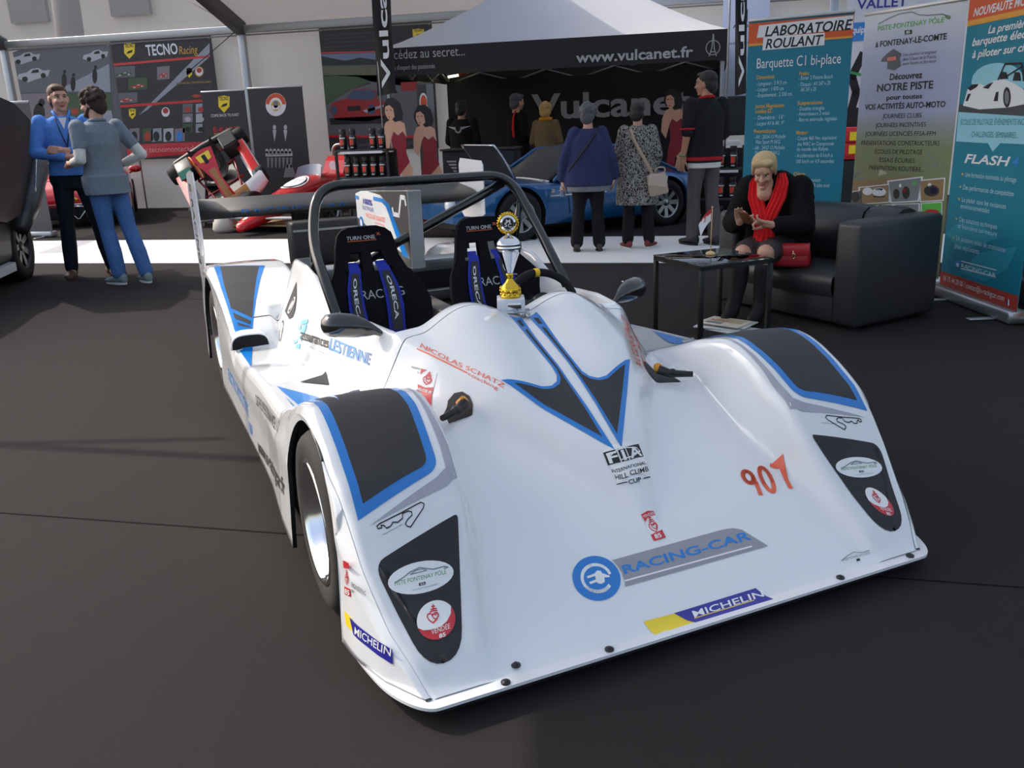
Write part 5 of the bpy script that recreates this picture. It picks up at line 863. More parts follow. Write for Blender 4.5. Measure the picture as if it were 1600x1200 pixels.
def side_wall(mb,v0,v1,side,step=.02,n=16):
    vs_=vsamples(v0,v1,step); rows=[]
    for v in vs_:
        zt=top_z(v); zb=bot_z(v); uo=float(UO(v)); col=[]
        for j in range(n+1):
            z=zt+(zb-zt)*j/n; uw=float(UW(v,z))
            if j==0: uw=uo
            else: uw=uo+(uw-uo)*min(1,j/3)
            col.append((side*uw,v,z))
        col.append((side*(col[-1][0]*side-.014),v,zb))
        rows.append(col)
    if side>0: rows=[r[::-1] for r in rows]
    mb.grid(rows,M_white,mf=lambda i,j: M_tub if (j==n if side<0 else j==0) else M_white)
SP=lambda u,p: math.copysign(abs(u)**p,u)
fb, tb, rb = MB(), MB(), {-1:MB(),1:MB()}
# front bodywork
vv=[-.622+(.520+.622)*i/105 for i in range(106)]
tu=[]
N_=86
for i in range(-N_,N_+1):
    x=i/N_; tu.append(SP(x,.80))
fb.grid([[(t*float(UO(v)),v,Hs(t*float(UO(v)),v)) for t in tu] for v in vv],M_white)
for s_ in (-1,1): side_wall(fb,-.622,.520,s_)
fb.grid([[(t*float(UO(.52)),.52,Hs(t*float(UO(.52)),.52)-d) for t in tu] for d in (0,.02)],M_white)
# cockpit tub: cowl strip, then a shelf and wall on each side
v2=[.5235,.535,.55,.56,.572,.585]
tb.grid([[(t*float(UO(v)),v,Hs(t*float(UO(v)),v)) for t in tu] for v in v2],M_white)
def rimu(v): return float(EE(v))
for s_ in (-1,1):
    rows=[]; v=.585
    while v<1.86:
        r=rimu(v); uo=float(UO(v)); row=[(s_*(r-.045),v,Hs(r-.01,v)-.12),(s_*(r-.035),v,Hs(r-.01,v)-.05),(s_*(r-.028),v,Hs(r-.01,v)-.012),(s_*(r-.015),v,Hs(r-.01,v))]
        for i in range(91): q=r+(uo-r)*(i/90)**1.4; row.append((s_*q,v,Hs(q,v)))
        rows.append(row if s_>0 else row[::-1]); v+=.010
    tb.grid(rows,M_white)
    end=rows[-1]; tb.grid([end,[(p[0],p[1]+.012,min(p[2]-.012,.5)) for p in end]],M_white)
    side_wall(tb,.5235,1.86,s_)
# cockpit edge roll at the front and dark inside of the tub
rim=[(u,.585,Hs(u,.585)) for u in [-.45+.9*i/60 for i in range(61)]]
tb.grid([rim,[(p[0],p[1]+.012,p[2]-.006) for p in rim],[(p[0],p[1]+.016,p[2]-.03) for p in rim],[(p[0],p[1]+.010,p[2]-.06) for p in rim]],M_white)
ib=MB()
ib.grid([[(-.43,.60,.62),(-.43,.60,.09),(-.2,.60,.07),(.2,.60,.07),(.43,.60,.09),(.43,.60,.62)],[(-.44,1.2,.56),(-.44,1.2,.09),(-.2,1.2,.07),(.2,1.2,.07),(.44,1.2,.09),(.44,1.2,.56)],[(-.44,1.8,.66),(-.44,1.8,.09),(-.2,1.8,.07),(.2,1.8,.07),(.44,1.8,.09),(.44,1.8,.66)]],M_tub,smooth=False)
ib.add([(-.44,1.8,.09),(.44,1.8,.09),(.44,1.8,.66),(-.44,1.8,.66)],[(0,1,2,3)],M_tub,False)
ib.add([(-.43,.6,.09),(.43,.6,.09),(.43,.6,.6),(-.43,.6,.6)],[(3,2,1,0)],M_tub,False)
# rear fenders
for s_ in (-1,1):
    rows=[]; v=1.862
    while v<3.0:
        uo=float(UO(v)); rows.append([(s_*(.41+(uo-.41)*i/44),v,Hs(.41+(uo-.41)*i/44,v)) for i in range(45)]); v+=.018
    if s_<0: rows=[r[::-1] for r in rows]
    rb[s_].grid(rows,M_white); side_wall(rb[s_],1.862,2.99,s_)
    e=rows[-1]; rb[s_].grid([e,[(p[0],p[1]+.01,.25) for p in e]],M_white)
    e=[r[0] if s_>0 else r[-1] for r in rows]; rb[s_].grid([e,[(p[0],p[1],.2) for p in e]],M_white)
# graphics: every sticker is laid onto the surface it sits on
def put(mb, tris_v, tris_f, F, m, cell=.025):
    bm=bmesh.new(); vs_=[bm.verts.new((p[0],p[1],0)) for p in tris_v]
    for f in tris_f:
        try: bm.faces.new([vs_[i] for i in f])
        except ValueError: pass
    xs=[p[0] for p in tris_v]; ys=[p[1] for p in tris_v]
    for ax,(a,b_) in ((0,(min(xs),max(xs))),(1,(min(ys),max(ys)))):
        x=math.floor(a/cell)*cell+cell
        while x<b_:
            co=(x,0,0) if ax==0 else (0,x,0); no=(1,0,0) if ax==0 else (0,1,0)
            bmesh.ops.bisect_plane(bm,geom=bm.verts[:]+bm.edges[:]+bm.faces[:],plane_co=co,plane_no=no,dist=1e-6); x+=cell
    bm.verts.index_update(); pts=[F(v.co.x,v.co.y) for v in bm.verts]; fs=[[v.index for v in f.verts] for f in bm.faces]; bm.free()
    # face outwards
    if fs:
        f=max(fs,key=len); n=(pts[f[1]]-pts[f[0]]).cross(pts[f[2]]-pts[f[0]])
        ref=n_ref(pts[f[0]])
        if n.dot(ref)<0: fs=[q[::-1] for q in fs]
    mb.add(pts,fs,m)
def n_ref(p): return Vector((0,0,1)) if abs(p.x)<.85 else Vector((p.x,0,.4))
def sticker(e):
    k,dom,col,lay,mir=e[:5]
    if k=='P': shapes=[(e[5],flat_tris(e[5]))]
    elif k=='S': shapes=[(q,[(0,1,2,3)]) for q in stroke(e[6],e[5])]
    else:
        txt,bold,q=e[5],e[6],e[7]; gv,gf=glyphs(txt,bold); p0,p1,p2=q[:3]
        p3=q[3] if len(q)>3 else (p1[0]+p2[0]-p0[0],p1[1]+p2[1]-p0[1])
        mb_,mt_=(q[4],q[5]) if len(q)>5 else ([(p0[k]+p1[k])/2 for k in (0,1)],[(p2[k]+p3[k])/2 for k in (0,1)])
        def L3(a_,m_,b_,x): return a_*(1-x)*(1-2*x)+4*m_*x*(1-x)+b_*x*(2*x-1)
        shapes=[([tuple(L3(p0[k],mb_[k],p1[k],x)*(1-y)+L3(p2[k],mt_[k],p3[k],x)*y for k in (0,1)) for x,y in gv],gf)]
    off=.0009+.0007*lay
    for sg in ((1,-1) if mir else (1,)):
        for pts,fs in shapes:
            if dom=='H':
                P_=[(p[0]*sg,p[1]) for p in pts]; mv=sum(p[1] for p in P_)/len(P_); mu=sum(p[0] for p in P_)/len(P_)
                mb=fb if mv<.52 else tb if mv<1.80 and max(p[1] for p in P_)<1.95 else rb[-1 if mu<0 else 1]
                put(mb,P_,fs,lambda u,v:onH(u,v,off+(.0012 if mb is tb else 0)),pm(col),.02 if k=='P' else .03)
            else:
                mv=sum(p[0] for p in pts)/len(pts); mb=fb if mv<.52 else tb
                put(mb,pts,fs,lambda v,z:onW(v,z,off),pm(col),.04)
for e in DEC: sticker(e)
front=fb.build('front_bodywork',CAR); tub=tb.build('cockpit_bodywork',CAR); ib.build('cockpit_interior',CAR)
rf={s_:rb[s_].build('rear_fender',CAR) for s_ in (-1,1)}
# splitter lip, underbody
cor=[(.755,-.6545),(.79,-.6505),(.822,-.622),(.850,-.575),(.870,-.52),(.884,-.45),(.895,-.37),(.905,-.28)]
half=[(.0,-.655),(.4,-.655)]
for i in range(len(cor)-1):
    p0,p1,p2,p3=cor[max(i-1,0)],cor[i],cor[i+1],cor[min(i+2,len(cor)-1)]
    for j in range(5):
        t=j/5; half.append(tuple(.5*((2*p1[k])+(p2[k]-p0[k])*t+(2*p0[k]-5*p1[k]+4*p2[k]-p3[k])*t*t+(3*p1[k]-p0[k]-3*p2[k]+p3[k])*t**3) for k in (0,1)))
half.append(cor[-1])
poly=half+[(-x,y) for x,y in half[::-1][:-1]]
b=MB(); b.prism([(x,y) for x,y in poly],.050,.0585,M_white); b.prism([(x*.985,y+.012) for x,y in poly],.032,.0495,M_dark); b.build('front_splitter',CAR)
b=MB(); b.prism([(-.70,-.33),(.70,-.33),(.60,.35),(.86,.36),(.86,2.2),(.6,2.25),(.6,2.95),(-.6,2.95),(-.6,2.25),(-.86,2.2),(-.86,.36),(-.60,.35)],.045,.075,M_dark); b.box((0,1.9,.3),(.5,.9,.42),M_tub); b.build('underbody',CAR)
for u,v in ((-.555,-.602),(-.60,-.640),(-.31,-.637),(.46,-.637),(.735,-.637)):
    b=MB(); b.lathe([(0,.008),(.006,.008),(.008,.005),(.012,.004),(.012,0)],M_dark,12,(u,v,.0588 if v<-.62 else Hs(u,v))); b.build('bolt',CAR)
# arch liners
for s_ in (-1,1):
    for c,h,r in ARCH:
        b=MB(); n=24; ang=[math.radians(-8+196*i/n) for i in range(n+1)]
        R_=.291 if c<1 else .318
        b.grid([[(s_*u,c-(R_ if u<.85 else r)*math.cos(a),max(.08,h+(R_ if u<.85 else r)*math.sin(a))) for u in (.60,.70,.80,.84,float(UO(c))-.01)] for a in ang],M_tub)
        b.add([(s_*.60,c-R_*math.cos(a),max(.08,h+R_*math.sin(a))) for a in ang],[tuple(range(n+1))],M_tub)
        b.build('wheel_arch_liner',CAR)
# wheels
def wheel(s_,v,z,r,w_,face):
    e=link_empty('wheel',(s_*(face-w_/2),v,z),0,CAR)
    R=Matrix.Rotation(math.radians(90*s_),3,'Y')
    h=w_/2; b=MB()
    b.lathe([(.172,-h+.012),(.19,-h+.002),(r-.05,-h+.002),(r-.018,-h+.014),(r-.004,-h+.035),(r,-h+.06),(r,h-.06),(r-.004,h-.035),(r-.018,h-.014),(r-.028,h-.006),(r-.05,h-.001),(r-.058,h-.003),(.20,h-.002),(.19,h-.006),(.176,h-.012)],M_rub,56,R=R); b.build('tyre',e)
    b=MB()
    b.lathe([(.178,h-.022),(.181,h-.008),(.178,h-.002),(.172,h-.004),(.169,h-.014),(.163,h-.018),(.161,h-.034),(.154,h-.038),(.152,h-.062),(.146,h-.066),(.144,h-.100),(.138,h-.122),(.12,h-.13),(.085,h-.118),(.055,h-.10),(.04,h-.098)],M_chrome,56,R=R)
    b.lathe([(.04,h-.098),(.04,h-.075),(.028,h-.07),(0,h-.07)],M_dark,20,R=R)
    b.lathe([(.178,-h+.02),(.165,-h+.03),(.155,h-.12)],M_metal,40,R=R)
    for i in range(12):
        a=2*math.pi*i/12; p=R@Vector((.135*math.cos(a),.135*math.sin(a),h-.124)); b.ell(p,(.006,.006,.006),M_metal,n=8,k=5)
    for i in range(4):
        a=2*math.pi*i/4+.4; p=R@Vector((.075*math.cos(a),.075*math.sin(a),h-.106)); b.ell(p,(.012,.012,.012),M_dark,n=8,k=5)
    b.build('rim',e)
for s_ in (-1,1):
    wheel(s_,.02,.271,.27,.2,.903); wheel(s_,2.55,.286,.285,.24,.880)
# suspension rod and spring showing in the hood openings
for s_ in (-1,1):
    b=MB(); b.tube([(s_*.465,.10,.488),(s_*.40,.14,.490),(s_*.365,.165,.505)],[.010,.014,.017],M_dark,10); b.ell((s_*.405,.137,.494),(.016,.016,.014),M_dark); b.build('suspension_rod',CAR)
    b=MB(); b.tube([(s_*.378,.178,.495),(s_*.362,.165,.515)],.015,M_orange,12); b.build('damper_spring',CAR)
b=MB(); b.box((0,.487,.690),(.035,.05,.012),M_metal,.003); b.tube([(-.03,.50,.700),(.03,.50,.700)],.004,M_metal,8); b.tube([(0,.46,.695),(0,.44,.684)],.006,M_metal,8); b.build('hood_latch',CAR)
for s_ in (-1,1):
    b=MB(); b.box((s_*.655,.395,Hs(.655,.395)+.006),(.05,.018,.008),M_metal,.003); b.tube([(s_*.64,.40,Hs(.655,.395)+.012),(s_*.69,.41,Hs(.69,.41)+.012)],.004,M_metal,8); b.build('body_clip',CAR)
# rear fender louvre: half round dark scoop ahead of the rear wheel
for s_ in (-1,1):
    b=MB(); P_=[]
    for i in range(15):
        a=math.pi*i/14; P_.append((s_*(.808-.085*(1 if abs(math.cos(a))>.999 else abs(math.cos(a))**.6)*(1 if math.cos(a)>0 else -1)),.065*math.sin(a)**.7 if 0<i<14 else 0))
    zf=Hs(.8,1.715)
    f0=[(x,1.715-.0,zf+z-.004) for x,z in P_]; f1=[(x*.985,1.86,zf+z*.9+.02) for x,z in P_]
    b.grid([f0,f1],M_white); b.add([(x,1.716,zf+z*.94-.004) for x,z in P_],[tuple(range(15))],M_grille); b.tube(f0,.004,M_white,6); b.build('fender_scoop',CAR)
# mirrors
for s_ in (-1,1):
    b=MB(); rg=[]
    for x,y,z,a,c in ((.47,.655,.652,.016,.014),(.485,.66,.668,.014,.014),(.505,.67,.680,.017,.020),(.53,.685,.688,.030,.034),(.57,.705,.696,.046,.044),(.62,.725,.700,.052,.046),(.655,.738,.700,.046,.040),(.672,.742,.698,.026,.024),(.677,.743,.697,.004,.004)):
        rg.append([(s_*x,y+a*math.cos(t),z+c*math.sin(t)) for t in [2*math.pi*i/16*s_ for i in range(16)]])
    b.loft(rg,mat('mirror_gloss',(28,28,29),rough=.16,coat=.8)); mm=b.build('side_mirror',CAR,loc=(0,0,-.02))
    b=MB(); b.box((s_*.618,.758,.699),(.078,.02,.058),mat('mirror_glass',(160,165,172),rough=.03,metal=1),.003); b.build('mirror_glass',mm)
# roll hoop
def arc(pts,r=.08,n=6):
    out=[Vector(pts[0])]
    for a,p,c in zip(pts[:-2],pts[1:-1],pts[2:]):
        a,p,c=Vector(a),Vector(p),Vector(c); d0=(a-p).normalized(); d1=(c-p).normalized(); r_=min(r,(a-p).length*.45,(c-p).length*.45)
        for i in range(n+1):
            t=i/n; out.append((1-t)**2*(p+d0*r_)+2*t*(1-t)*p+t*t*(p+d1*r_))
    return out+[Vector(pts[-1])]
b=MB(); hp=[(-.528,1.04,.55),(-.533,1.47,.895),(-.462,1.60,1.113),(.462,1.60,1.113),(.533,1.47,.895),(.528,1.04,.55)]
b.tube(arc(hp,.13,8),.0225,M_tubeblk,14)
hoop=b.build('roll_hoop',CAR)
b=MB(); b.tube([(.43,1.60,1.075),(-.05,1.70,.84),(-.40,1.78,.66)],.0215,M_tubeblk,12); b.build('diagonal_brace',hoop)
for s_ in (-1,1):
    b=MB(); b.tube([(s_*.50,1.55,.99),(s_*.49,1.72,.60)],.019,M_tubeblk,12); b.build('rear_stay',hoop)
    b=MB(); b.lathe([(.0,.008),(.03,.008),(.032,0),(.032,-.02)],M_dark,14,(s_*.522,1.06,Hs(.53,1.06)-.012)); b.build('hoop_grommet',hoop)
# seats
def seat(cu,name='bucket_seat'):
    e=link_empty(name,(cu,0,0),0,CAR)
    cl=[(1.00,.16,.20,.10),(1.10,.15,.215,.11),(1.20,.16,.225,.12),(1.27,.21,.23,.13),(1.33,.32,.225,.12),(1.37,.42,.22,.11),(1.405,.50,.225,.10),(1.435,.58,.235,.09),(1.465,.66,.215,.07),(1.50,.735,.165,.035),(1.525,.79,.145,.025),(1.545,.85,.135,.03),(1.555,.895,.122,.03),(1.558,.918,.098,.02),(1.558,.928,.07,.01)]
    def interp(t):
        x=t*(len(cl)-1); i=min(int(x),len(cl)-2); f=x-i; return [a+(b_-a)*f for a,b_ in zip(cl[i],cl[i+1])]
    NT,NSS=56,24
    def pt(t,s,d=0.):
        v,z,w_,bo=interp(t); v2,z2=interp(min(1,t+.01))[:2]; v1,z1=interp(max(0,t-.01))[:2]
        T=Vector((0,v2-v1,z2-z1)).normalized(); N=Vector((0,-T.z,T.y))      # N points to the front and up
        return Vector((w_*s,v,z))+N*(bo*abs(s)**3-d)
    hole=lambda t,s: .645<t<.752 and .20<abs(s)<.66 and abs(s)<.66-(t-.645)*1.6
    b=MB(); F=[[pt(i/NT,-1+2*j/NSS) for j in range(NSS+1)] for i in range(NT+1)]
    Bk=[[pt(i/NT,-1+2*j/NSS,.035) for j in range(NSS+1)] for i in range(NT+1)]
    kp=lambda i,j: not hole((i+.5)/NT,-1+2*(j+.5)/NSS)
    b.grid(F,M_fab,keep=kp); b.grid([r[::-1] for r in Bk],M_fab,keep=lambda i,j: kp(i,NSS-1-j))
    ring=[F[i][0] for i in range(NT+1)]+[F[NT][j] for j in range(1,NSS+1)]+[F[i][NSS] for i in range(NT-1,-1,-1)]
    rg2=[Bk[i][0] for i in range(NT+1)]+[Bk[NT][j] for j in range(1,NSS+1)]+[Bk[i][NSS] for i in range(NT-1,-1,-1)]
    b.grid([rg2,ring],M_fab)
    for sg in (-1,1):     # hole trims
        pass
    def lab(txt,t0,t1,s0,s1,col,bold=0):
        v,f=glyphs(txt,bold); b.add([pt(t0+(t1-t0)*p[1],s0+(s1-s0)*p[0],-.002) for p in v],f,mat('ink_'+col,PAL[col],rough=.5) if col in PAL else col,False)
    lab('TURN ONE',.822,.848,-.62,.42,'p_lgrey',1); lab('x',.842,.868,.48,.64,'b_orange',1)
    b.add([pt(.810,-.58,-.002),pt(.810,.45,-.002),pt(.815,.45,-.002),pt(.815,-.58,-.002)],[(0,1,2,3)],pm('b_orange'),False)
    lab('RACING',.535,.57,-.25,.62,'p_lgrey')
    b.build('shell',e)
    for sg in (-1,1):
        h=MB(); rows=[]
        for i in range(22):
            t=.70-.42*i/21; s=sg*(.42-.10*i/21); dz=-.012 if i>1 else .01
            rows.append([pt(t,s+q,dz-.002*math.cos(q*20)) for q in (-.16,-.08,0,.08,.16)])
        h.grid(rows,M_blueb); 
        h.grid([[p+Vector((0,.004,-.001)) for p in r[::-1]] for r in rows],M_blueb)
        v_,f_=glyphs('ORECA',1)
        h.add([pt(.615-.17*p[0],sg*(.42-.10*(.70-(.615-.17*p[0]))/.42)+(-.04+.08*p[1]),-.0185) for p in v_],f_,pm('p_white'),False)
        h.add([pt(.635-.23*a,sg*(.42-.10*(.70-(.635-.23*a))/.42)+q,-.0165) for a,q in ((0,-.10),(0,.10),(.33,.1),(.66,.1),(1,.10),(1,-.10),(.66,-.1),(.33,-.1))],[(0,1,2,7),(7,2,3,6),(6,3,4,5)],M_dark,False)
        h.build('harness_strap',e)
for s_ in (-1,1): seat(s_*.285)
# bulkhead, tunnel, fin, rear deck
b=MB(); b.box((0,1.885,.69),(.92,.14,.045),M_metal,.004); b.box((0,1.815,.60),(.86,.012,.16),M_metal); b.box((0,1.74,.55),(.9,.05,.05),M_metal,.004); b.build('bulkhead',CAR)
b=MB(); b.box((0,1.45,.32),(.09,.7,.5),mat('tunnel_grey',(112,106,100),rough=.5,metal=.4),.01); b.build('centre_tunnel',CAR)
b=MB(); b.prism([(1.66,.70),(2.62,.70),(2.62,1.0),(2.50,1.02),(1.66,1.065)],-.03,.035,M_white,'X')
def FIN(s,z,off): return Vector((-.0302-off,s,z))
FP=[('P','matt',1,[(1.662,.72),(1.662,1.063),(2.35,1.026),(2.12,1.02),(1.98,.98)]),
    ('P','ink_b',1,[(1.662,.702),(1.662,.74),(2.45,.84),(2.62,.87),(2.62,.80),(2.2,.702)]),
    ('P','blue',2,[(1.70,.745),(1.80,.745),(2.02,.965),(2.10,.985),(2.25,.985),(2.25,1.005),(2.08,1.005),(1.97,.985)]),
    ('P','blue',2,[(2.55,.97),(2.62,.97),(2.62,.99),(2.55,.99)])]
FP=[(a,'matt' if c=='ink_b' else c,l,p) for a,c,l,p in FP]
print_on(b,FP,FIN)
def fint(txt,s0,s1,z0,z1,col,bold=0):
    v,f=glyphs(txt,bold); b.add([FIN(s0+(s1-s0)*p[0],z0+(z1-z0)*p[1],.0025) for p in v],[q for q in f],pm(col),False)
fint('100%',2.46,2.28,.955,.985,'navy',1); fint('ÉLECTRIQUE',2.48,2.26,.925,.945,'navy'); fint('NICOLAS SCHATZ',2.42,2.06,.885,.91,'orange'); fint('coaching',2.25,2.08,.865,.877,'orange')
b.add([FIN(2.53+.04*math.cos(t),.845+.035*math.sin(t),.003) for t in [2*math.pi*i/24 for i in range(24)]],[tuple(range(24))],pm('blue'),False)
b.add([FIN(2.53+.022*math.cos(t),.845+.02*math.sin(t),.004) for t in [2*math.pi*i/24 for i in range(24)]],[tuple(range(24))],pm('white'),False)
print_on(b,[('S','p_white',3,.022,[(1.69,1.0),(1.70,1.03),(1.76,1.03),(1.81,.94),(1.90,.94),(1.91,.965)])],FIN)
b.build('engine_fin',CAR)
b=MB(); b.box((0,1.658,.88),(.064,.006,.36),mat('fin_edge',(165,167,170),rough=.4)); b.build('fin_edge',CAR)
b=MB(); b.box((.02,2.86,.72),(.80,.16,.26),M_carbon,.02); b.box((0,2.4,.48),(.80,1.05,.18),M_dark,.03); b.box((.02,2.775,.80),(.78,.006,.012),M_metal); b.build('rear_engine_cover',CAR)
# rear wing
wing=link_empty('rear_wing',(0,0,0),0,CAR)
b=MB(); prof=[]
for i in range(22):
    a=2*math.pi*i/22; x=.5+.5*math.cos(a); y=.09*math.sqrt(max(x,0))*(1-x)*2.2*(1 if math.sin(a)>=0 else -.7)
    prof.append((2.93+.34*x,.905+y*.34*1.6+.075*x*x))
b.loft([[(u,p[0],p[1]) for p in prof] for u in (-.845,-.4,0,.4,.845)],M_carbon)
v_,f_=glyphs('RACING-CAR',0)
b.add([(-.62+.62*p[0],2.928+.012*(1-p[1]),.898+.035*p[1]) for p in v_],f_,pm('blue'),False)
b.prism([(.10,2.97),(.42,2.97),(.33,3.03),(.15,3.07)],.945,.949,pm('blue'))
b.build('wing_blade',wing)
for s_ in (-1,1):
    b=MB(); op=[(2.83,.80),(2.86,1.09),(2.90,1.15),(3.05,1.155),(3.28,1.13),(3.30,1.08),(3.30,.80),(3.26,.60),(3.16,.40),(3.06,.22),(2.98,.21),(2.95,.5)]
    if s_>0: op=[(2.87,.80),(2.87,1.10),(2.90,1.13),(3.25,1.14),(3.28,1.10),(3.28,.80),(3.22,.76),(2.93,.775)]
    b.prism(op,s_*.855,s_*.863,M_white,'X')
    if s_<0:
        v_,f_=glyphs('E-RACING',1); b.add([(-.8635-.0005,3.19-.13*p[1],1.08-.46*p[0]) for p in v_],f_,pm('ink'),False)
        b.add([(-.8640,3.02,.30),(-.8640,3.10,.30),(-.8640,3.16,.42),(-.8640,3.0,.42)],[(0,1,2,3)],pm('blue'),False)
    b.build('endplate',wing)
for s_ in (-1,1):
    b=MB(); b.tube(arc([(s_*.32,3.0,.93),(s_*.32,2.96,.62),(s_*.32,2.88,.54),(s_*.30,2.8,.40)],.05),.012,M_dark,8); b.build('wing_stay',wing)
# steering wheel
sw=link_empty('steering_wheel',(.285,.90,.635),0,CAR); sw.rotation_euler=(math.radians(62),0,0)
b=MB(); b.tube([(.145*math.cos(t),.125*math.sin(t),0) for t in [2*math.pi*i/36 for i in range(36)]],.017,mat('suede_grip',(24,24,25),rough=.95),10,closed=True)
b.box((0,0,-.01),(.24,.03,.01),M_dark,.003); b.lathe([(0,.01),(.035,.01),(.04,-.03),(.02,-.2)],M_dark,14); b.build('grip',sw)
b=MB(); b.tube([(.145*math.cos(t),.125*math.sin(t),0) for t in (1.50,1.57,1.64)],.0185,mat('yellow_tape',(240,200,40),rough=.6),10); b.build('top_mark',sw)

# ------------------------------------------------------------------ trophy on the cowl
M_silver = mat('trophy_silver',(225,226,230),rough=.07,metal=1.)
M_gold = mat('trophy_gold',(226,184,62),rough=.16,metal=1.,bump=.4,nscale=60)
M_marble = mat('pale_marble',(222,224,228),rough=.25,noise=.12,nscale=18)
cr,sr=math.cos(math.radians(37.1)),math.sin(math.radians(37.1))
def car2w(u,v): return (u*cr-v*sr,u*sr+v*cr)
tx,ty=car2w(-.02,.548)
tr=thing('trophy','silver and gold cup trophy on a white marble block standing on the race car cowl','trophy',(tx,ty,Hs(-.02,.548)+.001),math.radians(14))
b=MB(); b.box((0,0,.026),(.10,.09,.052),M_marble,.003); b.box((.012,-.0455,.024),(.05,.002,.026),M_silver,.001); b.build('base',tr)
b=MB(); b.lathe([(0,.052),(.037,.052),(.038,.060),(.034,.064),(.037,.075),(.034,.092),(.020,.105),(.013,.115),(.011,.125),(.015,.131),(.014,.137),(.011,.140)],M_gold,32)
for i in range(26):
    a=i*2.4; z=.066+.026*(i%5)/5; b.ell((.034*math.cos(a),.034*math.sin(a),z),(.006,.006,.007),M_gold,n=7,k=5)
b.build('pedestal',tr)
b=MB(); prof=[(.011,.140),(.014,.146),(.022,.170),(.032,.195),(.041,.215),(.0455,.226),(.047,.236),(.044,.240),(.046,.243),(.043,.250),(.034,.262),(.022,.270),(.010,.275),(.006,.279),(.004,.286)]
b.lathe(prof,M_silver,36); b.build('cup',tr)
b=MB(); R=Matrix.Rotation(math.radians(90),3,'X')
b.lathe([(0,-.004),(.028,-.004),(.030,0),(.028,.004),(0,.004)],M_silver,32,(0,0,.318),R=R); b.build('medallion',tr)
b=MB()
b.tube([(.031*math.cos(t),0,.318+.031*math.sin(t)) for t in [2*math.pi*i/40 for i in range(40)]],.005,M_gold,8,closed=True)
for i in range(24):
    t=2*math.pi*i/24; b.ell((.036*math.cos(t),0,.318+.036*math.sin(t)),(.0045,.003,.0045),M_gold,n=7,k=5)
b.tube([(0,0,.284),(0,0,.290)],.006,M_gold,8); b.build('wreath',tr)
b=MB(); b.lathe([(0,0),(.021,0)],pm('p_grey'),28,(0,-.0046,.318),R=R); b.lathe([(0,0),(.0195,0)],pm('ink'),28,(0,-.0050,.318),R=R)
def tzt(mb,txt,x0,x1,z0,z1,y,m,bold=1):
    v,f=glyphs(txt,bold); mb.add([(x0+p[0]*(x1-x0),y,z0+p[1]*(z1-z0)) for p in v],f,m,False)
tzt(b,'M',-.007,.009,.319,.332,-.0055,pm('p_white')); tzt(b,'S',-.013,-.003,.306,.321,-.0055,pm('p_white')); tzt(b,'C',0,.012,.304,.318,-.0055,pm('p_white')); b.build('emblem',tr)
# ------------------------------------------------------------------ roll-up banners
M_alum = mat('banner_aluminium',(186,188,190),rough=.35,metal=.85)
def banner_frame(name,label,key,panel_mat,h,z0=.085,top=True,extra=None,group=None,cat='banner',s0=0.,s1=None,feet=True):
    P=PAN[key]; L=s1 or P['L']; d=P['d']; ang=math.atan2(d[1],d[0])
    root=thing(name,label,cat,(P['p0'][0],P['p0'][1],0),ang,group)
    b=MB(); b.box(((s0+L)/2,.003,(z0+h)/2),(L-s0,.004,h-z0),panel_mat)
    print_on(b,[e for e in P['it']],lambda s,z,off:(min(max(s,s0),L),-off,min(max(z,z0),h)))
    b.build('printed_panel',root)
    if z0<.5:
        b=MB(); b.box(((s0+L)/2,.02,.045),(L-s0+.02,.14,.085),M_alum,.02); b.build('cassette_base',root)
        if feet:
            for x in (.18,.82):
                b=MB(); b.box((s0+(L-s0)*x,-.04,.008),(.05,.34,.012),M_alum,.004); b.build('foot',root)
        b=MB(); b.tube([((s0+L)/2,.03,.05),((s0+L)/2,.02,h)],.009,M_alum,8); b.build('pole',root)
    if top:
        b=MB(); b.box(((s0+L)/2,.004,h+.012),(L-s0+.01,.022,.028),M_alum,.005); b.build('top_rail',root)
    return root
M_teal=mat('banner_teal',(12,122,148),rough=.5)
banner_frame('roll_up_banner','teal roll-up banner headed LABORATOIRE ROULANT behind the seated woman','lab',M_teal,2.03)
M_font=ramp_mat('banner_field_print',[(0,(120,110,80)),(.75,(128,136,92)),(1.05,(130,138,98)),(1.2,(150,155,150)),(1.32,(168,172,200)),(1.7,(182,186,212)),(2.064,(226,226,230))])
banner_frame('roll_up_banner','grey-blue roll-up banner reading NOTRE PISTE with a green field print','font',M_font,2.064)
M_teal2=mat('banner_teal_bright',(16,128,150),rough=.5)
P=PAN['flash']
banner_frame('roll_up_banner','teal roll-up banner with a white race car picture and red-orange foot','flash',M_teal2,2.14)
# narrow aluminium frame pole standing between the two right banners
# ------------------------------------------------------------------ sofa, table and what lies on them
M_leather=mat('black_leather',(44,44,48),rough=.38,bump=.25,nscale=220,noise=.08)
SA=math.atan2(.727,-.687)+0   # length axis of the sofa
sofa=thing('sofa','black leather two seat sofa beside the glass table','sofa',(1.258,3.048,0),SA)
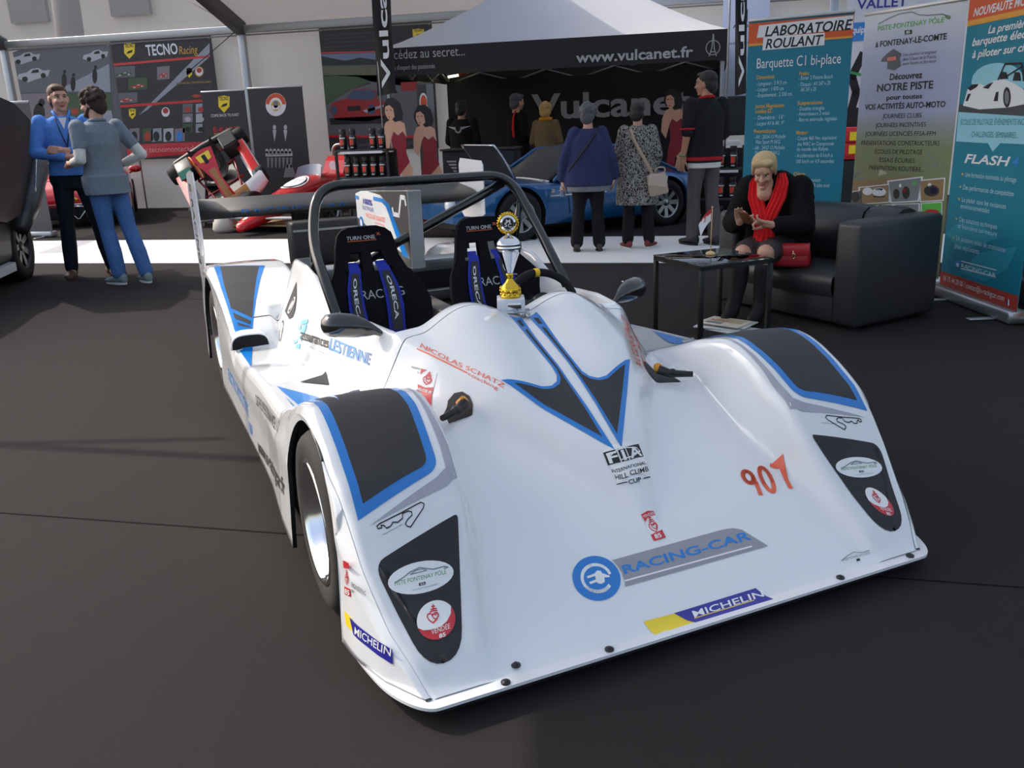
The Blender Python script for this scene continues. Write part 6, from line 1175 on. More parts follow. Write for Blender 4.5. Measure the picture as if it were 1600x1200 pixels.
# local x along the length, local -y is the depth direction (towards the back)
def sbox(nm,x0,x1,y0,y1,z0,z1,bev,mirror=True):
    b=MB(); b.box(((x0+x1)/2,-(y0+y1)/2,(z0+z1)/2),(x1-x0,y1-y0,z1-z0),M_leather,bev,seg=4); return b.build(nm,sofa)
sbox('armrest',0,.20,0,.81,.03,.69,.035); sbox('armrest',1.06,1.24,0,.81,.03,.69,.035)
sbox('base',.20,1.06,.03,.79,.03,.21,.02)
b=MB()
rows=[]
for i in range(25):
    x=.205+.85*i/24; bow=.02*math.sin(math.pi*(i/24))
    prof=[(.02-bow,.20),(-.0-bow,.26),(.005-bow,.32),(.035-bow,.348),(.09,.36),(.3,.358),(.55,.345),(.66,.34)]
    rows.append([(x,-y,z) for y,z in prof])
b.grid(rows[::-1],M_leather); b.build('seat_cushion',sofa)
for x0,x1 in ((.20,.45),(.465,1.06)):
    b=MB(); rows=[]
    for i in range(13):
        x=x0+(x1-x0)*i/12; e=.03*(1-abs(2*i/12-1)**6)
        prof=[(.55,.33),(.53-e,.42),(.56-e,.58),(.60-e*.6,.68),(.65,.708+e*.3),(.73,.712+e*.3),(.79,.69),(.81,.60),(.81,.05)]
        rows.append([(x,-y,z) for y,z in prof])
    b.grid(rows[::-1],M_leather); b.add(rows[0],[tuple(range(9))],M_leather,False); b.add(rows[-1],[tuple(range(9))[::-1]],M_leather,False)
    b.build('backrest',sofa)
for x in (.08,1.16):
    for y in (.08,.73):
        b=MB(); b.lathe([(.02,0),(.025,.03)],M_dark,10,(x,-y,0)); b.build('foot',sofa)
# glass table
M_glass=mat('table_glass',(196,222,218),rough=.02,trans=1.,spec=.6); M_glass.node_tree.nodes['Principled BSDF'].inputs['IOR'].default_value=1.45
M_blackpaint=mat('black_frame',(20,20,21),rough=.45)
ta=math.atan2(.294,.409)
tab=thing('side_table','small square glass topped table with thin black metal legs','table',(.312,2.658,0),ta)
S_=.505
b=MB()
for (x0,y0,x1,y1) in ((0,0,S_,0),(S_,0,S_,S_),(S_,S_,0,S_),(0,S_,0,0)): b.box(((x0+x1)/2,(y0+y1)/2,.4775),(abs(x1-x0)+.025,abs(y1-y0)+.025,.025),M_blackpaint)
b.build('frame',tab)
for x in (0,S_):
    for y in (0,S_):
        b=MB(); b.box((x,y,.2325),(.026,.026,.465),M_blackpaint,.002); b.build('leg',tab)
b=MB(); b.box((S_/2,S_/2,.496),(S_+.03,S_+.03,.008),M_glass,.002); b.build('glass_top',tab)
# table flag
fx,fy=.359,3.065
fl=thing('table_flag','small white and red paper flag on a wooden stick standing on the glass table','flag',(fx,fy,.500),0)
M_wood=mat('pale_wood',(214,176,128),rough=.55,noise=.1,nscale=30)
b=MB(); b.lathe([(0,0),(.030,0),(.031,.008),(.026,.016),(.012,.022),(0,.023)],M_wood,24); b.build('base',fl)
b=MB(); b.tube([(0,0,.02),(.003,0,.295)],.003,M_wood,8); b.ell((.003,0,.299),(.006,.006,.006),M_wood); b.build('stick',fl)
b=MB(); rows=[]
for i in range(13):
    t=i/12; r=[]
    for j in range(9):
        q=j/8; r.append((-.004-.075*t+.025*q*(1-t)*0+.03*q*t*.5, .010*math.sin(3*t+1.3*q), .288-.075*q-.11*t+.02*math.sin(2.6*t)))
    rows.append(r)
b.grid(rows,pm('p_white'),mf=lambda i,j: pm('red') if j<3-i*.32 else pm('p_white'))
def fq(t,q): return (-.004-.075*t+.015*q*t,.010*math.sin(3*t+1.3*q)-.0012,.288-.075*q-.11*t+.02*math.sin(2.6*t))
for pts in ([(.35,.30),(.45,.22),(.55,.30),(.62,.42),(.55,.55),(.45,.6)],[(.40,.36),(.5,.32),(.55,.42),(.5,.5),(.42,.46)],[(.5,.15),(.42,.2),(.35,.22)]):
    for q in stroke(pts,.035): b.add([fq(*p) for p in q],[(0,1,2,3)],pm('red'),False)
b.build('paper_flag',fl)
# magazines under the table
mg=[(.52,3.10,.002,.30,(225,225,222)),(.44,3.16,.012,.55,(205,208,212)),(.50,3.20,.022,.42,(228,226,220)),(.47,3.18,.032,.36,(214,206,190))]
for i,(x,y,z,a,c) in enumerate(mg):
    labs=['lowest white brochure of the pile on the floor under the glass table','pale grey brochure second from the floor in the pile under the table','cream magazine just below the top of the pile under the table','printed magazine on top of the pile under the glass table']
    m=thing('magazine',labs[i],'magazine',(x,y,z),a-.9,'magazines on the floor under the table')
    b=MB(); b.box((0,0,.004),(.30,.215,.008),mat('paper_%d'%i,c,rough=.4),.001)
    if i==3:
        b.box((.02,.03,.0084),(.2,.10,.0006),mat('mag_print',(190,176,140),rough=.4)); b.box((-.05,-.06,.0084),(.12,.05,.0006),mat('mag_print2',(120,124,130),rough=.4)); v,f=glyphs('AUTO',1); b.add([(-.12+.14*p[0],-.02+.05*p[1],.0092) for p in v],f,pm('red'),False)
    b.build('pages',m)
b=MB(); b.box((0,0,.005),(.21,.15,.008),pm('p_white'),.001); b.box((0,0,.0094),(.19,.03,.0006),pm('sky')); m=tag(b.build('brochure',loc=(.74,2.98,0),rot=.5),'small folded leaflet with a blue band on the floor right of the magazines','brochure')
# handbag on the sofa
M_redl=mat('red_leather',(176,34,42),rough=.45,bump=.2,nscale=150)
hb=thing('handbag','small red leather handbag with a gold buckle on the sofa beside the seated woman','handbag',(.895,3.475,.362),-.12)
b=MB(); rg=[]
for z,w_,d_ in ((0,.115,.035),(.02,.122,.042),(.06,.120,.045),(.11,.112,.036),(.145,.105,.02),(.152,.10,.008)):
    rg.append([(w_*math.copysign(abs(math.cos(t))**.35,math.cos(t)),d_*math.copysign(abs(math.sin(t))**.6,math.sin(t)),z) for t in [2*math.pi*i/28 for i in range(28)]])
b.loft(rg,M_redl); b.build('body',hb)
b=MB(); b.grid([[(x,-.047-.006*math.sin(math.pi*k/6)*(1 if k<6 else 0)-(.0 if k else -.02),.15-.075*k/6) for k in range(7)] for x in (-.108,-.05,0,.05,.108)],M_redl); b.build('flap',hb)
M_goldm=mat('gold_metal',(230,205,150),rough=.2,metal=1)
b=MB(); b.tube([(.015*math.cos(t)+.005,-.056,.075+.018*math.sin(t)) for t in [-math.pi/2+math.pi*i/10 for i in range(11)]]+[(.005,-.056,.11)],.0035,M_goldm,8); b.tube([(.005,-.056,.055),(.005,-.056,.11)],.0035,M_goldm,8); b.build('buckle',hb)
b=MB(); b.tube([(-.115+.014*math.cos(t),0,.165+.014*math.sin(t)) for t in [2*math.pi*i/16 for i in range(16)]],.0035,M_goldm,8,closed=True); b.build('ring',hb)
b=MB(); b.tube(arc([(-.115,0,.155),(-.10,.05,.05),(.06,.06,.04),(.105,.03,.15)],.05),.006,M_redl,8); b.build('strap',hb)
# ------------------------------------------------------------------ far right: crate and tray by the frame edge
b=MB(); b.box((2.75,3.75,.30),(.5,.9,.6),M_blackpaint,.02)
for z in (.18,.34,.50): b.box((2.494,3.75,z),(.012,.86,.02),M_alum)
tag(b.build('flight_case'),'black flight case with silver rails at the right frame edge','case')
b=MB(); b.box((2.42,3.27,.10),(.16,.2,.16),mat('orange_card',(226,140,60),rough=.6),.005); b.box((2.42,3.27,.03),(.2,.26,.05),M_alum,.015); tag(b.build('storage_tray'),'orange box in a grey metal tray at the right frame edge','tray')
# posters behind the right banners
def board(name,label,x,y,w_,h,z0,ang,m,items,cat='poster'):
    b=MB(); b.box((w_/2,.012,z0+h/2),(w_,.02,h),m); 
    print_on(b,items,lambda s,z,off:(s,-off,z))
    return tag(b.build(name,loc=(x,y,0),rot=ang),label,cat)
R_=lambda col,x0,z0,x1,z1,l=1:('P',col,l,[(x0,z0),(x1,z0),(x1,z1),(x0,z1)])
Tt=lambda col,t,x0,z0,x1,z1,l=2,bo=1:('T',col,l,t,bo,0,x0,z0,x1,z1)
M_pw=mat('poster_white',(222,224,232),rough=.5)
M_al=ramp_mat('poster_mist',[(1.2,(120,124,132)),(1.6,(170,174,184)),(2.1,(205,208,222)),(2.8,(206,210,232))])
K_=1.147; fz=lambda z:1.348+(z-1.348)*K_
def grow(it):
    o=[]
    for q in it:
        if q[0]=='P': o.append(('P',q[1],q[2],[(x*K_,fz(z)) for x,z in q[3]]))
        else: o.append(q[:6]+(q[6]*K_,fz(q[7]),q[8]*K_,fz(q[9])))
    return o
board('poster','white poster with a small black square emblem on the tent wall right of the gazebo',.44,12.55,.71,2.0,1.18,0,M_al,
  grow([('P','ink',1,[(.20,2.56),(.33,2.56),(.33,2.72),(.20,2.72)]),('P','p_white',2,[(.225,2.58),(.265,2.64),(.225,2.645)]),('P','p_white',2,[(.305,2.58),(.265,2.64),(.305,2.645)]),('P','p_white',2,[(.265,2.70),(.235,2.655),(.295,2.655)]),Tt('ink','ALCOA',.14,2.49,.40,2.535),Tt('p_dgrey','WHEELS',.20,2.45,.33,2.465),Tt('p_dgrey','www.alcoawheels.fr',.06,2.28,.36,2.32,2,0)]))
items=[Tt('navy','VALLET',.10,2.44,.62,2.54),R_('b_blue',.0,2.1,.62,2.3),Tt('p_white','Equip',.03,2.19,.2,2.26)]
arm=[('S','ink',2,.09,[(.12,1.35),(.16,1.55),(.10,1.72),(.2,1.95)]),('P','ink',1,[(.03,1.1),(.24,1.1),(.24,1.38),(.03,1.38)]),('S','green',3,.03,[(.05,1.78),(.25,1.72)])]
board('poster','white poster with a dark blue heading between two roll-up banners',1.79,8.6,.95,2.1,.55,-.1,M_pw,items+arm)
tc=thing('tool_cabinet','red tool cabinet with yellow labels between two roll-up banners','cabinet',(1.98,8.0,0),0)
b=MB(); b.box((0,0,.42),(.5,.4,.8),M_blackpaint,.01); b.build('body',tc)
for z in (.88,1.02): 
    b=MB(); b.box((0,-.19,z+.06),(.46,.02,.12),mat('red_paint',(205,40,45),rough=.35),.005); b.box((-.13,-.202,z+.06),(.09,.004,.09),pm('yellow')); b.build('drawer',tc)
b=MB(); b.box((0,.01,1.0),(.46,.36,.34),mat('red_paint',(205,40,45),rough=.35),.01); b.build('top_box',tc)

# ------------------------------------------------------------------ gazebo of the oil maker
M_can=sheet_mat('gazebo_white',(232,231,233),.3); M_val=mat('valance_black',(38,35,36),rough=.75); M_leg=mat('gazebo_steel',(150,152,154),rough=.4,metal=.7)
M_lt=mat('letter_grey',(178,178,180),rough=.6); M_bd=mat('backdrop_black',(24,23,24),rough=.85)
GX0,GX1,GY0,GY1=-4.13,.50,9.4,12.45
gz=thing('gazebo','white peaked gazebo with a black valance carrying a grey web address','gazebo',(0,0,0))
b=MB(); px_,py_,pz_=(GX0+GX1)/2,(GY0+GY1)/2,3.62; per=[]
for (x0,y0,x1,y1) in ((GX0,GY0,GX1,GY0),(GX1,GY0,GX1,GY1),(GX1,GY1,GX0,GY1),(GX0,GY1,GX0,GY0)):
    for i in range(12): per.append((x0+(x1-x0)*i/12,y0+(y1-y0)*i/12))
rows=[]
for k_ in range(11):
    t=k_/10; rows.append([(x+(px_-x)*t,y+(py_-y)*t,2.38+(pz_-2.38)*(t**1.18)) for x,y in per])
b.grid(rows,M_can,wrap=True); b.build('canopy',gz)
b=MB()
for (x0,y0,x1,y1) in ((GX0,GY0,GX1,GY0),(GX1,GY0,GX1,GY1),(GX1,GY1,GX0,GY1),(GX0,GY1,GX0,GY0)):
    n=40; rows=[[(x0+(x1-x0)*i/n+(y1-y0)*.004*math.sin(i*.9)*j/3*.5,y0+(y1-y0)*i/n-(x1-x0)/4.6*.02*math.sin(i*.7)*j/3*.3,2.385-.365*j/3) for j in range(4)] for i in range(n+1)]
    b.grid(rows,M_val)
def gt(txt,x0,x1,z0,z1,bold=1,m=None,slope=0):
    v,f=glyphs(txt,bold); b.add([(x0+p[0]*(x1-x0),GY0-.018,z0+p[1]*(z1-z0)) for p in v],f,m or M_lt,False)
gt('Accédez au secret...',-4.10,-2.93,2.24,2.365,0); gt("Le choix d'expert des passionnés",-4.11,-3.36,2.10,2.165,0)
gt('www.vulcanet.fr',-1.43,.07,2.075,2.205)
# tower emblem in a ring
for q in stroke([(.315+.085*math.cos(t),2.17+.085*math.sin(t)) for t in [2*math.pi*i/28 for i in range(29)]],.012): b.add([(p[0],GY0-.018,p[1]) for p in q],[(0,1,2,3)],M_lt,False)
for pts in ([(.27,2.07),(.30,2.16),(.313,2.33)],[(.36,2.07),(.33,2.16),(.317,2.33)],[(.29,2.12),(.34,2.12)]):
    for q in stroke(pts,.012): b.add([(p[0],GY0-.02,p[1]) for p in q],[(0,1,2,3)],M_lt,False)
b.build('valance',gz)
for x,y in ((GX0+.06,GY0+.06),(GX1-.06,GY0+.06),(GX0+.06,GY1-.06),(GX1-.06,GY1-.06)):
    b=MB(); b.box((x,y,1.2),(.045,.045,2.4),M_leg,.004); b.box((x,y,.006),(.1,.1,.012),M_leg); b.build('leg',gz)
for y in (GY0+.06,GY1-.06):
    b=MB(); n=4; 
    for i in range(n):
        xa=GX0+.06+(GX1-GX0-.12)*i/n; xb=GX0+.06+(GX1-GX0-.12)*(i+1)/n
        b.tube([(xa,y,2.02),(xb,y,2.34)],.015,M_leg,6); b.tube([(xa,y+.03,2.34),(xb,y+.03,2.02)],.015,M_leg,6)
    b.build('truss',gz)
for x in (GX0+.06,GX1-.06):
    b=MB(); n=3
    for i in range(n):
        ya=GY0+.06+(GY1-GY0-.12)*i/n; yb=GY0+.06+(GY1-GY0-.12)*(i+1)/n
        b.tube([(x,ya,2.02),(x,yb,2.34)],.015,M_leg,6); b.tube([(x+.03,ya,2.34),(x+.03,yb,2.02)],.015,M_leg,6)
    b.build('truss',gz)
# dark printed back and its lettering
b=MB(); b.grid([[(-4.08+4.5*i/30,12.33+.02*math.sin(i*.8),2.06*j/6) for j in range(7)] for i in range(31)],M_bd)
v,f=glyphs('Vulcanet',1); b.add([(-2.62+2.60*p[0],12.29,1.40+.40*p[1]) for p in v],f,mat('letter_dim',(150,150,152),rough=.7),False)
tag(b.build('backdrop'),'black fabric backdrop with big grey lettering at the back of the gazebo','backdrop')
# hanging vertical flags on the front corners
def flag(label,x,zb,tilt,w_=.24):
    r=thing('vertical_flag',label,'flag',(x,GY0-.25,0),0,'black vertical flags on the gazebo corners')
    b=MB(); b.tube([(.0,.02,0),(.0,.02,4.2)],.014,M_leg,8); b.lathe([(0,.03),(.18,.03),(.2,0)],M_dark,16); b.build('pole',r)
    b=MB(); rows=[]
    for i in range(31):
        z=zb+(4.1-zb)*i/30; o=tilt*(1-i/30)*1.0
        rows.append([(.02+w_*(q/6)*(1.05 if i else 1.2)+o,.02*math.sin(q*1.1+i*.35),z+(.03*(q/6) if i==0 else 0)) for q in range(7)])
    b.grid([r_[::-1] for r_ in rows],M_val)
    b.grid(rows,M_val)
    v,f=glyphs('Vulcanet',1)
    def FL(p):
        z=zb+.10+1.95*p[0]; i=(z-zb)/(4.1-zb)
        return (.02+w_*.82-w_*.55*p[1]*.9+tilt*(1-i),-.024,z)
    b.add([FL(p) for p in v],f,pm('p_white'),False); b.build('sail',r)
flag('black vertical flag with white letters at the left gazebo corner',-4.09,1.765,-.06,.25)
flag('black vertical flag with white letters at the right gazebo corner',.50,1.575,.08,.13)
# counter under the gazebo
ct=thing('counter','dark counter with a grey wing emblem and lettering under the gazebo','counter',(-2.9,9.95,0),0)
b=MB(); b.box((0,0,.50),(1.05,.5,1.0),mat('counter_navy',(30,34,44),rough=.7),.01)
v,f=glyphs('Vulcanet',1); b.add([(-.17+.72*p[0],-.252,.71+.13*p[1]) for p in v],f,M_lt,False); b.add([(-.05,-.252,.665),(.45,-.252,.665),(.45,-.252,.68),(-.05,-.252,.68)],[(0,1,2,3)],M_lt,False)
for i in range(4): b.add([(-.45+.03*i,-.252,.84-.045*i),(-.32,-.252,.84-.045*i),(-.32,-.252,.865-.045*i),(-.47+.03*i,-.252,.865-.045*i)],[(0,1,2,3)],M_lt,False)
b.build('body',ct); b=MB(); b.box((0,0,1.01),(1.1,.55,.025),mat('counter_top',(60,54,48),rough=.5),.004); b.build('top',ct)
# big dark screen
tv=thing('television','large dark flat screen on a stand behind the man in the black jacket','television',(.40,9.85,0),0)
b=MB(); b.box((0,0,1.335),(.76,.05,.50),M_dark,.008); b.build('housing',tv); b=MB(); b.box((0,-.027,1.335),(.72,.004,.45),mat('screen_off',(46,46,48),rough=.25)); b.build('screen',tv); b=MB(); b.box((0,.03,.6),(.06,.04,1.2),M_dark); b.box((0,.03,.01),(.5,.35,.02),M_dark); b.build('stand',tv)
# fluorescent tube under the canopy
lt=MB(); lt.tube([(-3.98,12.1,2.12),(-3.80,12.1,2.14)],.018,mat('lit_tube',(255,240,200),emit=6.),8); lt.tube([(-3.80,12.1,2.14),(-3.62,12.1,2.165)],.02,pm('b_red'),8); tag(lt.build('tube_lamp'),'short lit tube lamp under the left rear of the gazebo','lamp')
# bottle racks
M_bot=mat('bottle_black',(24,23,24),rough=.3); M_cap=mat('bottle_cap',(30,30,31),rough=.5); M_lab=mat('label_white',(200,200,200),rough=.5)
bot=None
def bottle(x,y,z,label,group,rz=0.):
    global bot
    if bot is None:
        bot=thing('oil_bottle',label,'bottle',(x,y,z),rz,group)
        b=MB(); b.lathe([(0,0),(.044,0),(.047,.005),(.047,.16),(.045,.168),(.030,.19)],M_bot,16); b.build('body',bot)
        b=MB(); b.lathe([(.036,.185),(.040,.188),(.040,.245),(.036,.25),(0,.25)],M_cap,16); b.build('cap',bot)
        b=MB()
        def LB(a,zz): return (.0478*math.sin(a),-.0478*math.cos(a),zz)
        def patch(a0,a1,z0,z1,m,o=0):
            n=6; b.grid([[tuple(np.array(LB(a0+(a1-a0)*i/n,zz))*np.array((1+o,1+o,1))) for zz in (z0,z1)] for i in range(n+1)],m)
        patch(-.9,.9,.135,.148,M_lab); patch(-.62,.32,.055,.125,mat('label_red',(206,44,30),rough=.45)); patch(.15,.5,.06,.13,mat('label_tan',(150,96,60),rough=.5),.01); patch(-.5,.4,.02,.034,M_lab)
        b.build('label',bot); return bot
    return dup(bot,(x,y,z),rz,label,group)
def rack(name,label,x,y,w_,shelves,top,rz=0.):
    r=thing(name,label,'rack',(x,y,0),rz)
    for z in shelves:
        b=MB(); b.box((0,0,z),(w_,.32,.03),M_dark,.004); b.box((0,-.162,z-.02),(w_-.12,.004,.03),M_lab) if z>.5 else None; b.build('shelf',r)
    b=MB(); b.box((0,.165,top/2),(w_,.008,top-.06),M_dark); b.build('back_panel',r)
    for sx in (-1,1):
        for sy in (-1,1):
            b=MB(); b.box((sx*w_/2,sy*.15,top/2),(.03,.03,top),M_dark); b.build('upright',r)
    return r
ords=['first','second','third','fourth','fifth','sixth']
LX,LY=-3.92,8.05
rack('bottle_rack','black rack of oil bottles left of the cardboard standee',LX,LY,.68,(.10,.46,.75,1.085),1.08)
for i,dx in enumerate((-.27,-.14,.13,.245)): bottle(LX+dx,LY-.05,1.10,'oil bottle on top of the left rack, %s from the left'%ords[i],'oil bottles on the left rack')
for i in range(5): bottle(LX-.235+.117*i,LY-.05,.767,'oil bottle on the second shelf of the left rack, %s from the left'%ords[i],'oil bottles on the left rack')
for i in range(5): bottle(LX-.235+.117*i,LY-.05,.475,'oil bottle on the low shelf of the left rack, %s from the left'%ords[i],'oil bottles on the left rack')
RX,RY=.40,8.35
rack('bottle_rack','black rack of oil bottles between the man in the black jacket and the teal banner',RX,RY,.62,(.05,.39,.735),1.0)
for z,nm in ((.75,'top'),(.405,'middle'),(.065,'bottom')):
    for i in range(4): bottle(RX-.20+.13*i,RY-.06,z,'oil bottle on the %s shelf of the right rack, %s from the left'%(nm,ords[i]),'oil bottles on the right rack')
b=MB(); b.box((.58,8.26,1.02),(.16,.14,.05),M_lab,.005); tag(b.build('leaflet_box',loc=(0,0,.02)),'small pale leaflet box on top of the right bottle rack','box')
# flat cardboard standees: a dark haired woman in a plain red dress
def standee(name,label,x,y,h,rz,stand=True):
    r=thing(name,label,'standee',(x,y,0),rz); s=h/1.7
    def pl(b,pts,m,l): b.prism([(p[0]*s,p[1]*s) for p in pts],-.002-l*.0008,.004,m,'Y')
    sk,dr,hr=pm('skin_p'),pm('dress'),pm('hair_p')
    b=MB()
    pl(b,[(-.02,0),(.10,0),(.13,.15),(.12,.35),(.19,.60),(.24,.78),(.18,.90),(.05,.92),(-.05,.85),(.08,.72),(.02,.45),(.03,.2)],sk,0)
    pl(b,[(-.10,.02),(.0,.0),(.03,.3),(.05,.72),(.20,.88),(.16,1.0),(.17,1.2),(.12,1.27),(.06,1.22),(.0,1.27),(-.04,1.18),(-.02,1.02),(-.06,.8),(-.09,.4)],dr,1)
    pl(b,[(-.15,1.28),(-.10,1.40),(-.02,1.44),(.08,1.42),(.16,1.38),(.18,1.2),(.13,1.28),(.06,1.23),(0,1.28),(-.04,1.2),(-.09,1.0),(-.16,1.1)],sk,0)
    pl(b,[(-.11,1.62),(-.06,1.70),(.04,1.71),(.12,1.64),(.15,1.50),(.13,1.42),(.03,1.40),(-.02,1.45),(-.10,1.46),(-.13,1.55)],hr,1)
    pl(b,[(-.09,1.60),(-.03,1.62),(.02,1.57),(.03,1.47),(-.02,1.42),(-.07,1.45),(-.10,1.52)],sk,2)
    pl(b,[(-.055,1.455),(-.035,1.462),(-.03,1.47),(-.055,1.475)],pm('red'),3); pl(b,[(-.08,1.545),(-.055,1.55),(-.055,1.56),(-.08,1.558)],pm('ink'),3); pl(b,[(-.025,1.55),(0,1.55),(0,1.56),(-.025,1.562)],pm('ink'),3)
    b.build('cut_out',r)
    b=MB(); b.box((.02*s,.10*s,.4*s),(.06,.2*s,.02),M_lab); b.box((.02*s,.012,.4*s),(.05,.012,.8*s),M_lab); b.build('easel_back',r); return r
standee('standee','cardboard cutout of a woman in a red dress right of the left bottle rack',-3.86,8.95,1.72,0)
standee('standee','smaller cardboard cutout of a woman in red before the narrow grey panel',-3.50,9.15,1.62,.35)
standee('standee','cardboard cutout of a woman in red inside the gazebo right of the lettering',-.27,11.5,1.76,0)
# ------------------------------------------------------------------ banners on and in front of the tent wall
def wallbanner(name,label,key,m,z0,h):
    P=PAN[key]; L=P['L']; b=MB(); n=14
    b.box((L/2,.012,(z0+h)/2),(L,.01,h-z0),m); print_on(b,P['it'],lambda s,z,off:(min(max(s,0),L),.006-off,min(max(z,z0),h)),.001)
    for x in (.04,L-.04):
        for z in (z0+.04,h-.04): b.lathe([(.006,0),(.014,0)],M_alum,10,(x,.002,z),R=Matrix.Rotation(math.pi/2,3,'X'))
    return tag(b.build(name,loc=(P['p0'][0],P['p0'][1]-.02,0)),label,'banner')
M_bdk=mat('banner_charcoal',(52,50,52),rough=.5)
wallbanner('wall_banner','large photo banner of grey racing cars on the tent wall at the left','photo',mat('banner_grey',(92,92,100),rough=.5),.9,3.04)
wallbanner('wall_banner','black banner with red bands and yellow shield emblems on the tent wall','tecno',M_bdk,.93,3.05)
wallbanner('wall_banner','tent wall banner with a red sports car on a track behind the left flag','redcar',M_bdk,.97,3.05)
banner_frame('roll_up_banner','dark grey roll-up banner with a yellow shield and red lettering behind the kart','kartru',M_bdk,2.03)
banner_frame('roll_up_banner','dark grey roll-up banner with a round orange logo behind the red single seater','logoru',M_bdk,2.05)
banner_frame('roll_up_banner','plain dark grey roll-up banner with a yellow shield behind the charcoal car','edgeru',mat('banner_grey2',(78,76,76),rough=.5),1.86)
b=MB(); b.box((0,0,.95),(.26,.03,1.9),M_bdk,.005); b.box((0.07,-.018,1.0),(.10,.004,1.8),mat('panel_grey',(120,120,124),rough=.5)); 
for q in [(.0,1.70)]: b.add([(-.03+.06*math.cos(t),-.0175,1.66+.13*math.sin(t)) for t in [2*math.pi*i/20 for i in range(20)]],[tuple(range(20))],pm('p_white'),False); b.add([(-.03+.045*math.cos(t),-.0185,1.66+.10*math.sin(t)) for t in [2*math.pi*i/20 for i in range(20)]],[tuple(range(20))],pm('b_oran2'),False)
tag(b.build('display_panel',loc=(-3.52,9.4,0)),'narrow dark display panel with a round logo behind the second cardboard cutout','panel')

# ------------------------------------------------------------------ the other cars (x forward, y to the left, z up)
def kk(*a): return lambda v: float(np.interp(v,a[0::2],a[1::2]))
M_glassd=mat('car_glass',(38,44,46),rough=.06,coat=.6)
M_tyre2=mat('car_tyre',(24,24,25),rough=.8)
M_brightm=mat('bright_trim',(210,212,215),rough=.15,metal=1)
def shell(paint,top,half,base,arches,x0,x1,bulge=.03,step=.04,R=.09,sec=None):
    """car body: deck across the top, rounded shoulders, sides with wheel openings"""
    b=MB(); xs=[x0+(x1-x0)*i/int((x1-x0)/step) for i in range(int((x1-x0)/step)+1)]
    for c,h,r in arches:
        for i in range(17): xs.append(c-r*math.cos(math.pi*i/16))
        xs+= [c-r-.001,c+r+.001]
    xs=sorted(x for x in set(xs) if x0<=x<=x1)
    def bot(x):
        z=base(x)
        for c,h,r in arches:
            d=r*r-(x-c)**2
            if d>0: z=max(z,h+math.sqrt(d))
        return z
    rows=[]
    for x in xs:
        t=top(x); w_=half(x); zb=min(bot(x),t-.03); r=min(R,(t-zb)*.8); row=[]
        side=[]
        n=9
        for j in range(n+1):
            z=zb+(t-r-zb)*j/n; f=(z-base(x))/max(.05,(t-base(x))); side.append((w_-bulge*(2*f-1)**2*.9-(.02 if j==0 else 0),z))
        e=side[-1]
        for j in range(1,6):
            a=math.pi/2*j/5; side.append((e[0]-r*(1-math.cos(a)),t-r+r*math.sin(a)))
        crown=[(side[-1][0]*(1-k/6),t+.035*(1-(1-k/6)**2)) for k in range(1,7)]
        hf=side+crown
        rows.append([(x,-y,z) for y,z in hf]+[(x,y,z) for y,z in hf[-2::-1]])
    b.grid(rows,paint); n=len(rows[0])
    b.add(rows[0],[tuple(range(n))],paint,False); b.add(rows[-1],[tuple(range(n))[::-1]],paint,False)
    return b
def cwheel(parent,x,y,z,r,w_,spokes=8,rim=mat('alloy',(170,172,175),rough=.3,metal=.9),sg=1,dark=False):
    e=link_empty('wheel',(x,y,z),0,parent); R=Matrix.Rotation(math.radians(-90*sg),3,'X'); h=w_/2
    b=MB(); b.lathe([(r*.62,-h),(r*.9,-h),(r,-h+.03),(r,h-.03),(r*.93,h-.005),(r*.66,h),(r*.64,h-.01)],M_tyre2,40,R=R); b.build('tyre',e)
    b=MB(); b.lathe([(r*.66,h-.004),(r*.63,h-.006),(r*.60,h-.03),(r*.58,-h+.05)],rim,36,R=R); b.lathe([(0,h-.07),(r*.6,h-.085)],M_dark,30,R=R)
    b.lathe([(0,h-.02),(r*.14,h-.02),(r*.18,h-.05)],rim,20,R=R)
    for i in range(spokes):
        a=2*math.pi*i/spokes; ca,sa=math.cos(a),math.sin(a); q=.10*r if spokes>6 else .13*r
        pts=[]
        for rr,hh,qq in ((r*.12,h-.03,q*.8),(r*.62,h-.02,q)):
            for s_ in (-1,1): pts.append(R@Vector((rr*ca-s_*qq*sa,rr*sa+s_*qq*ca,hh)))
        for rr,hh,qq in ((r*.12,h-.07,q*.8),(r*.62,h-.07,q)):
            for s_ in (-1,1): pts.append(R@Vector((rr*ca-s_*qq*sa,rr*sa+s_*qq*ca,hh)))
        b.add(pts,[(0,1,3,2),(4,6,7,5),(0,2,6,4),(1,5,7,3)],rim,False)
    b.build('rim',e)
# blue sports coupe under the gazebo
M_bluep=mat('metallic_blue',(14,84,138),rough=.28,coat=.8,metal=.3)
ahd=math.atan2(-.674,-.738)
al=thing('sports_coupe','low blue sports coupe with its bonnet open in front of the gazebo','car',(-1.50,8.74,.006),ahd)   # origin midway between the axles
arA=((1.09,.29,.335),(-1.09,.29,.335))
top=kk(-1.95,.48,-1.8,.58,-1.5,.65,-1.0,.69,-.5,.645,0,.635,.5,.635,.85,.655,1.1,.665,1.4,.615,1.7,.52,1.88,.43,1.93,.38)
half=kk(-1.95,.58,-1.7,.70,-1.1,.76,0,.745,.9,.75,1.3,.73,1.7,.66,1.9,.55,1.93,.5)
base=kk(-1.95,.32,-1.6,.2,-1,.17,1,.17,1.6,.2,1.93,.26)
b=shell(M_bluep,top,half,base,arA,-1.95,1.93); b.build('body',al)
b=MB()    # wheel wells and floor
b.box((0,0,.24),(3.4,1.0,.2),M_tub)
for c,h,r in arA:
    for s_ in (-1,1): b.lathe([(r+.01,-.12),(r+.01,.12),(0,.12)],M_tub,24,(c,s_*.60,h),R=Matrix.Rotation(math.radians(90*s_),3,'X'))
b.build('underbody',al)
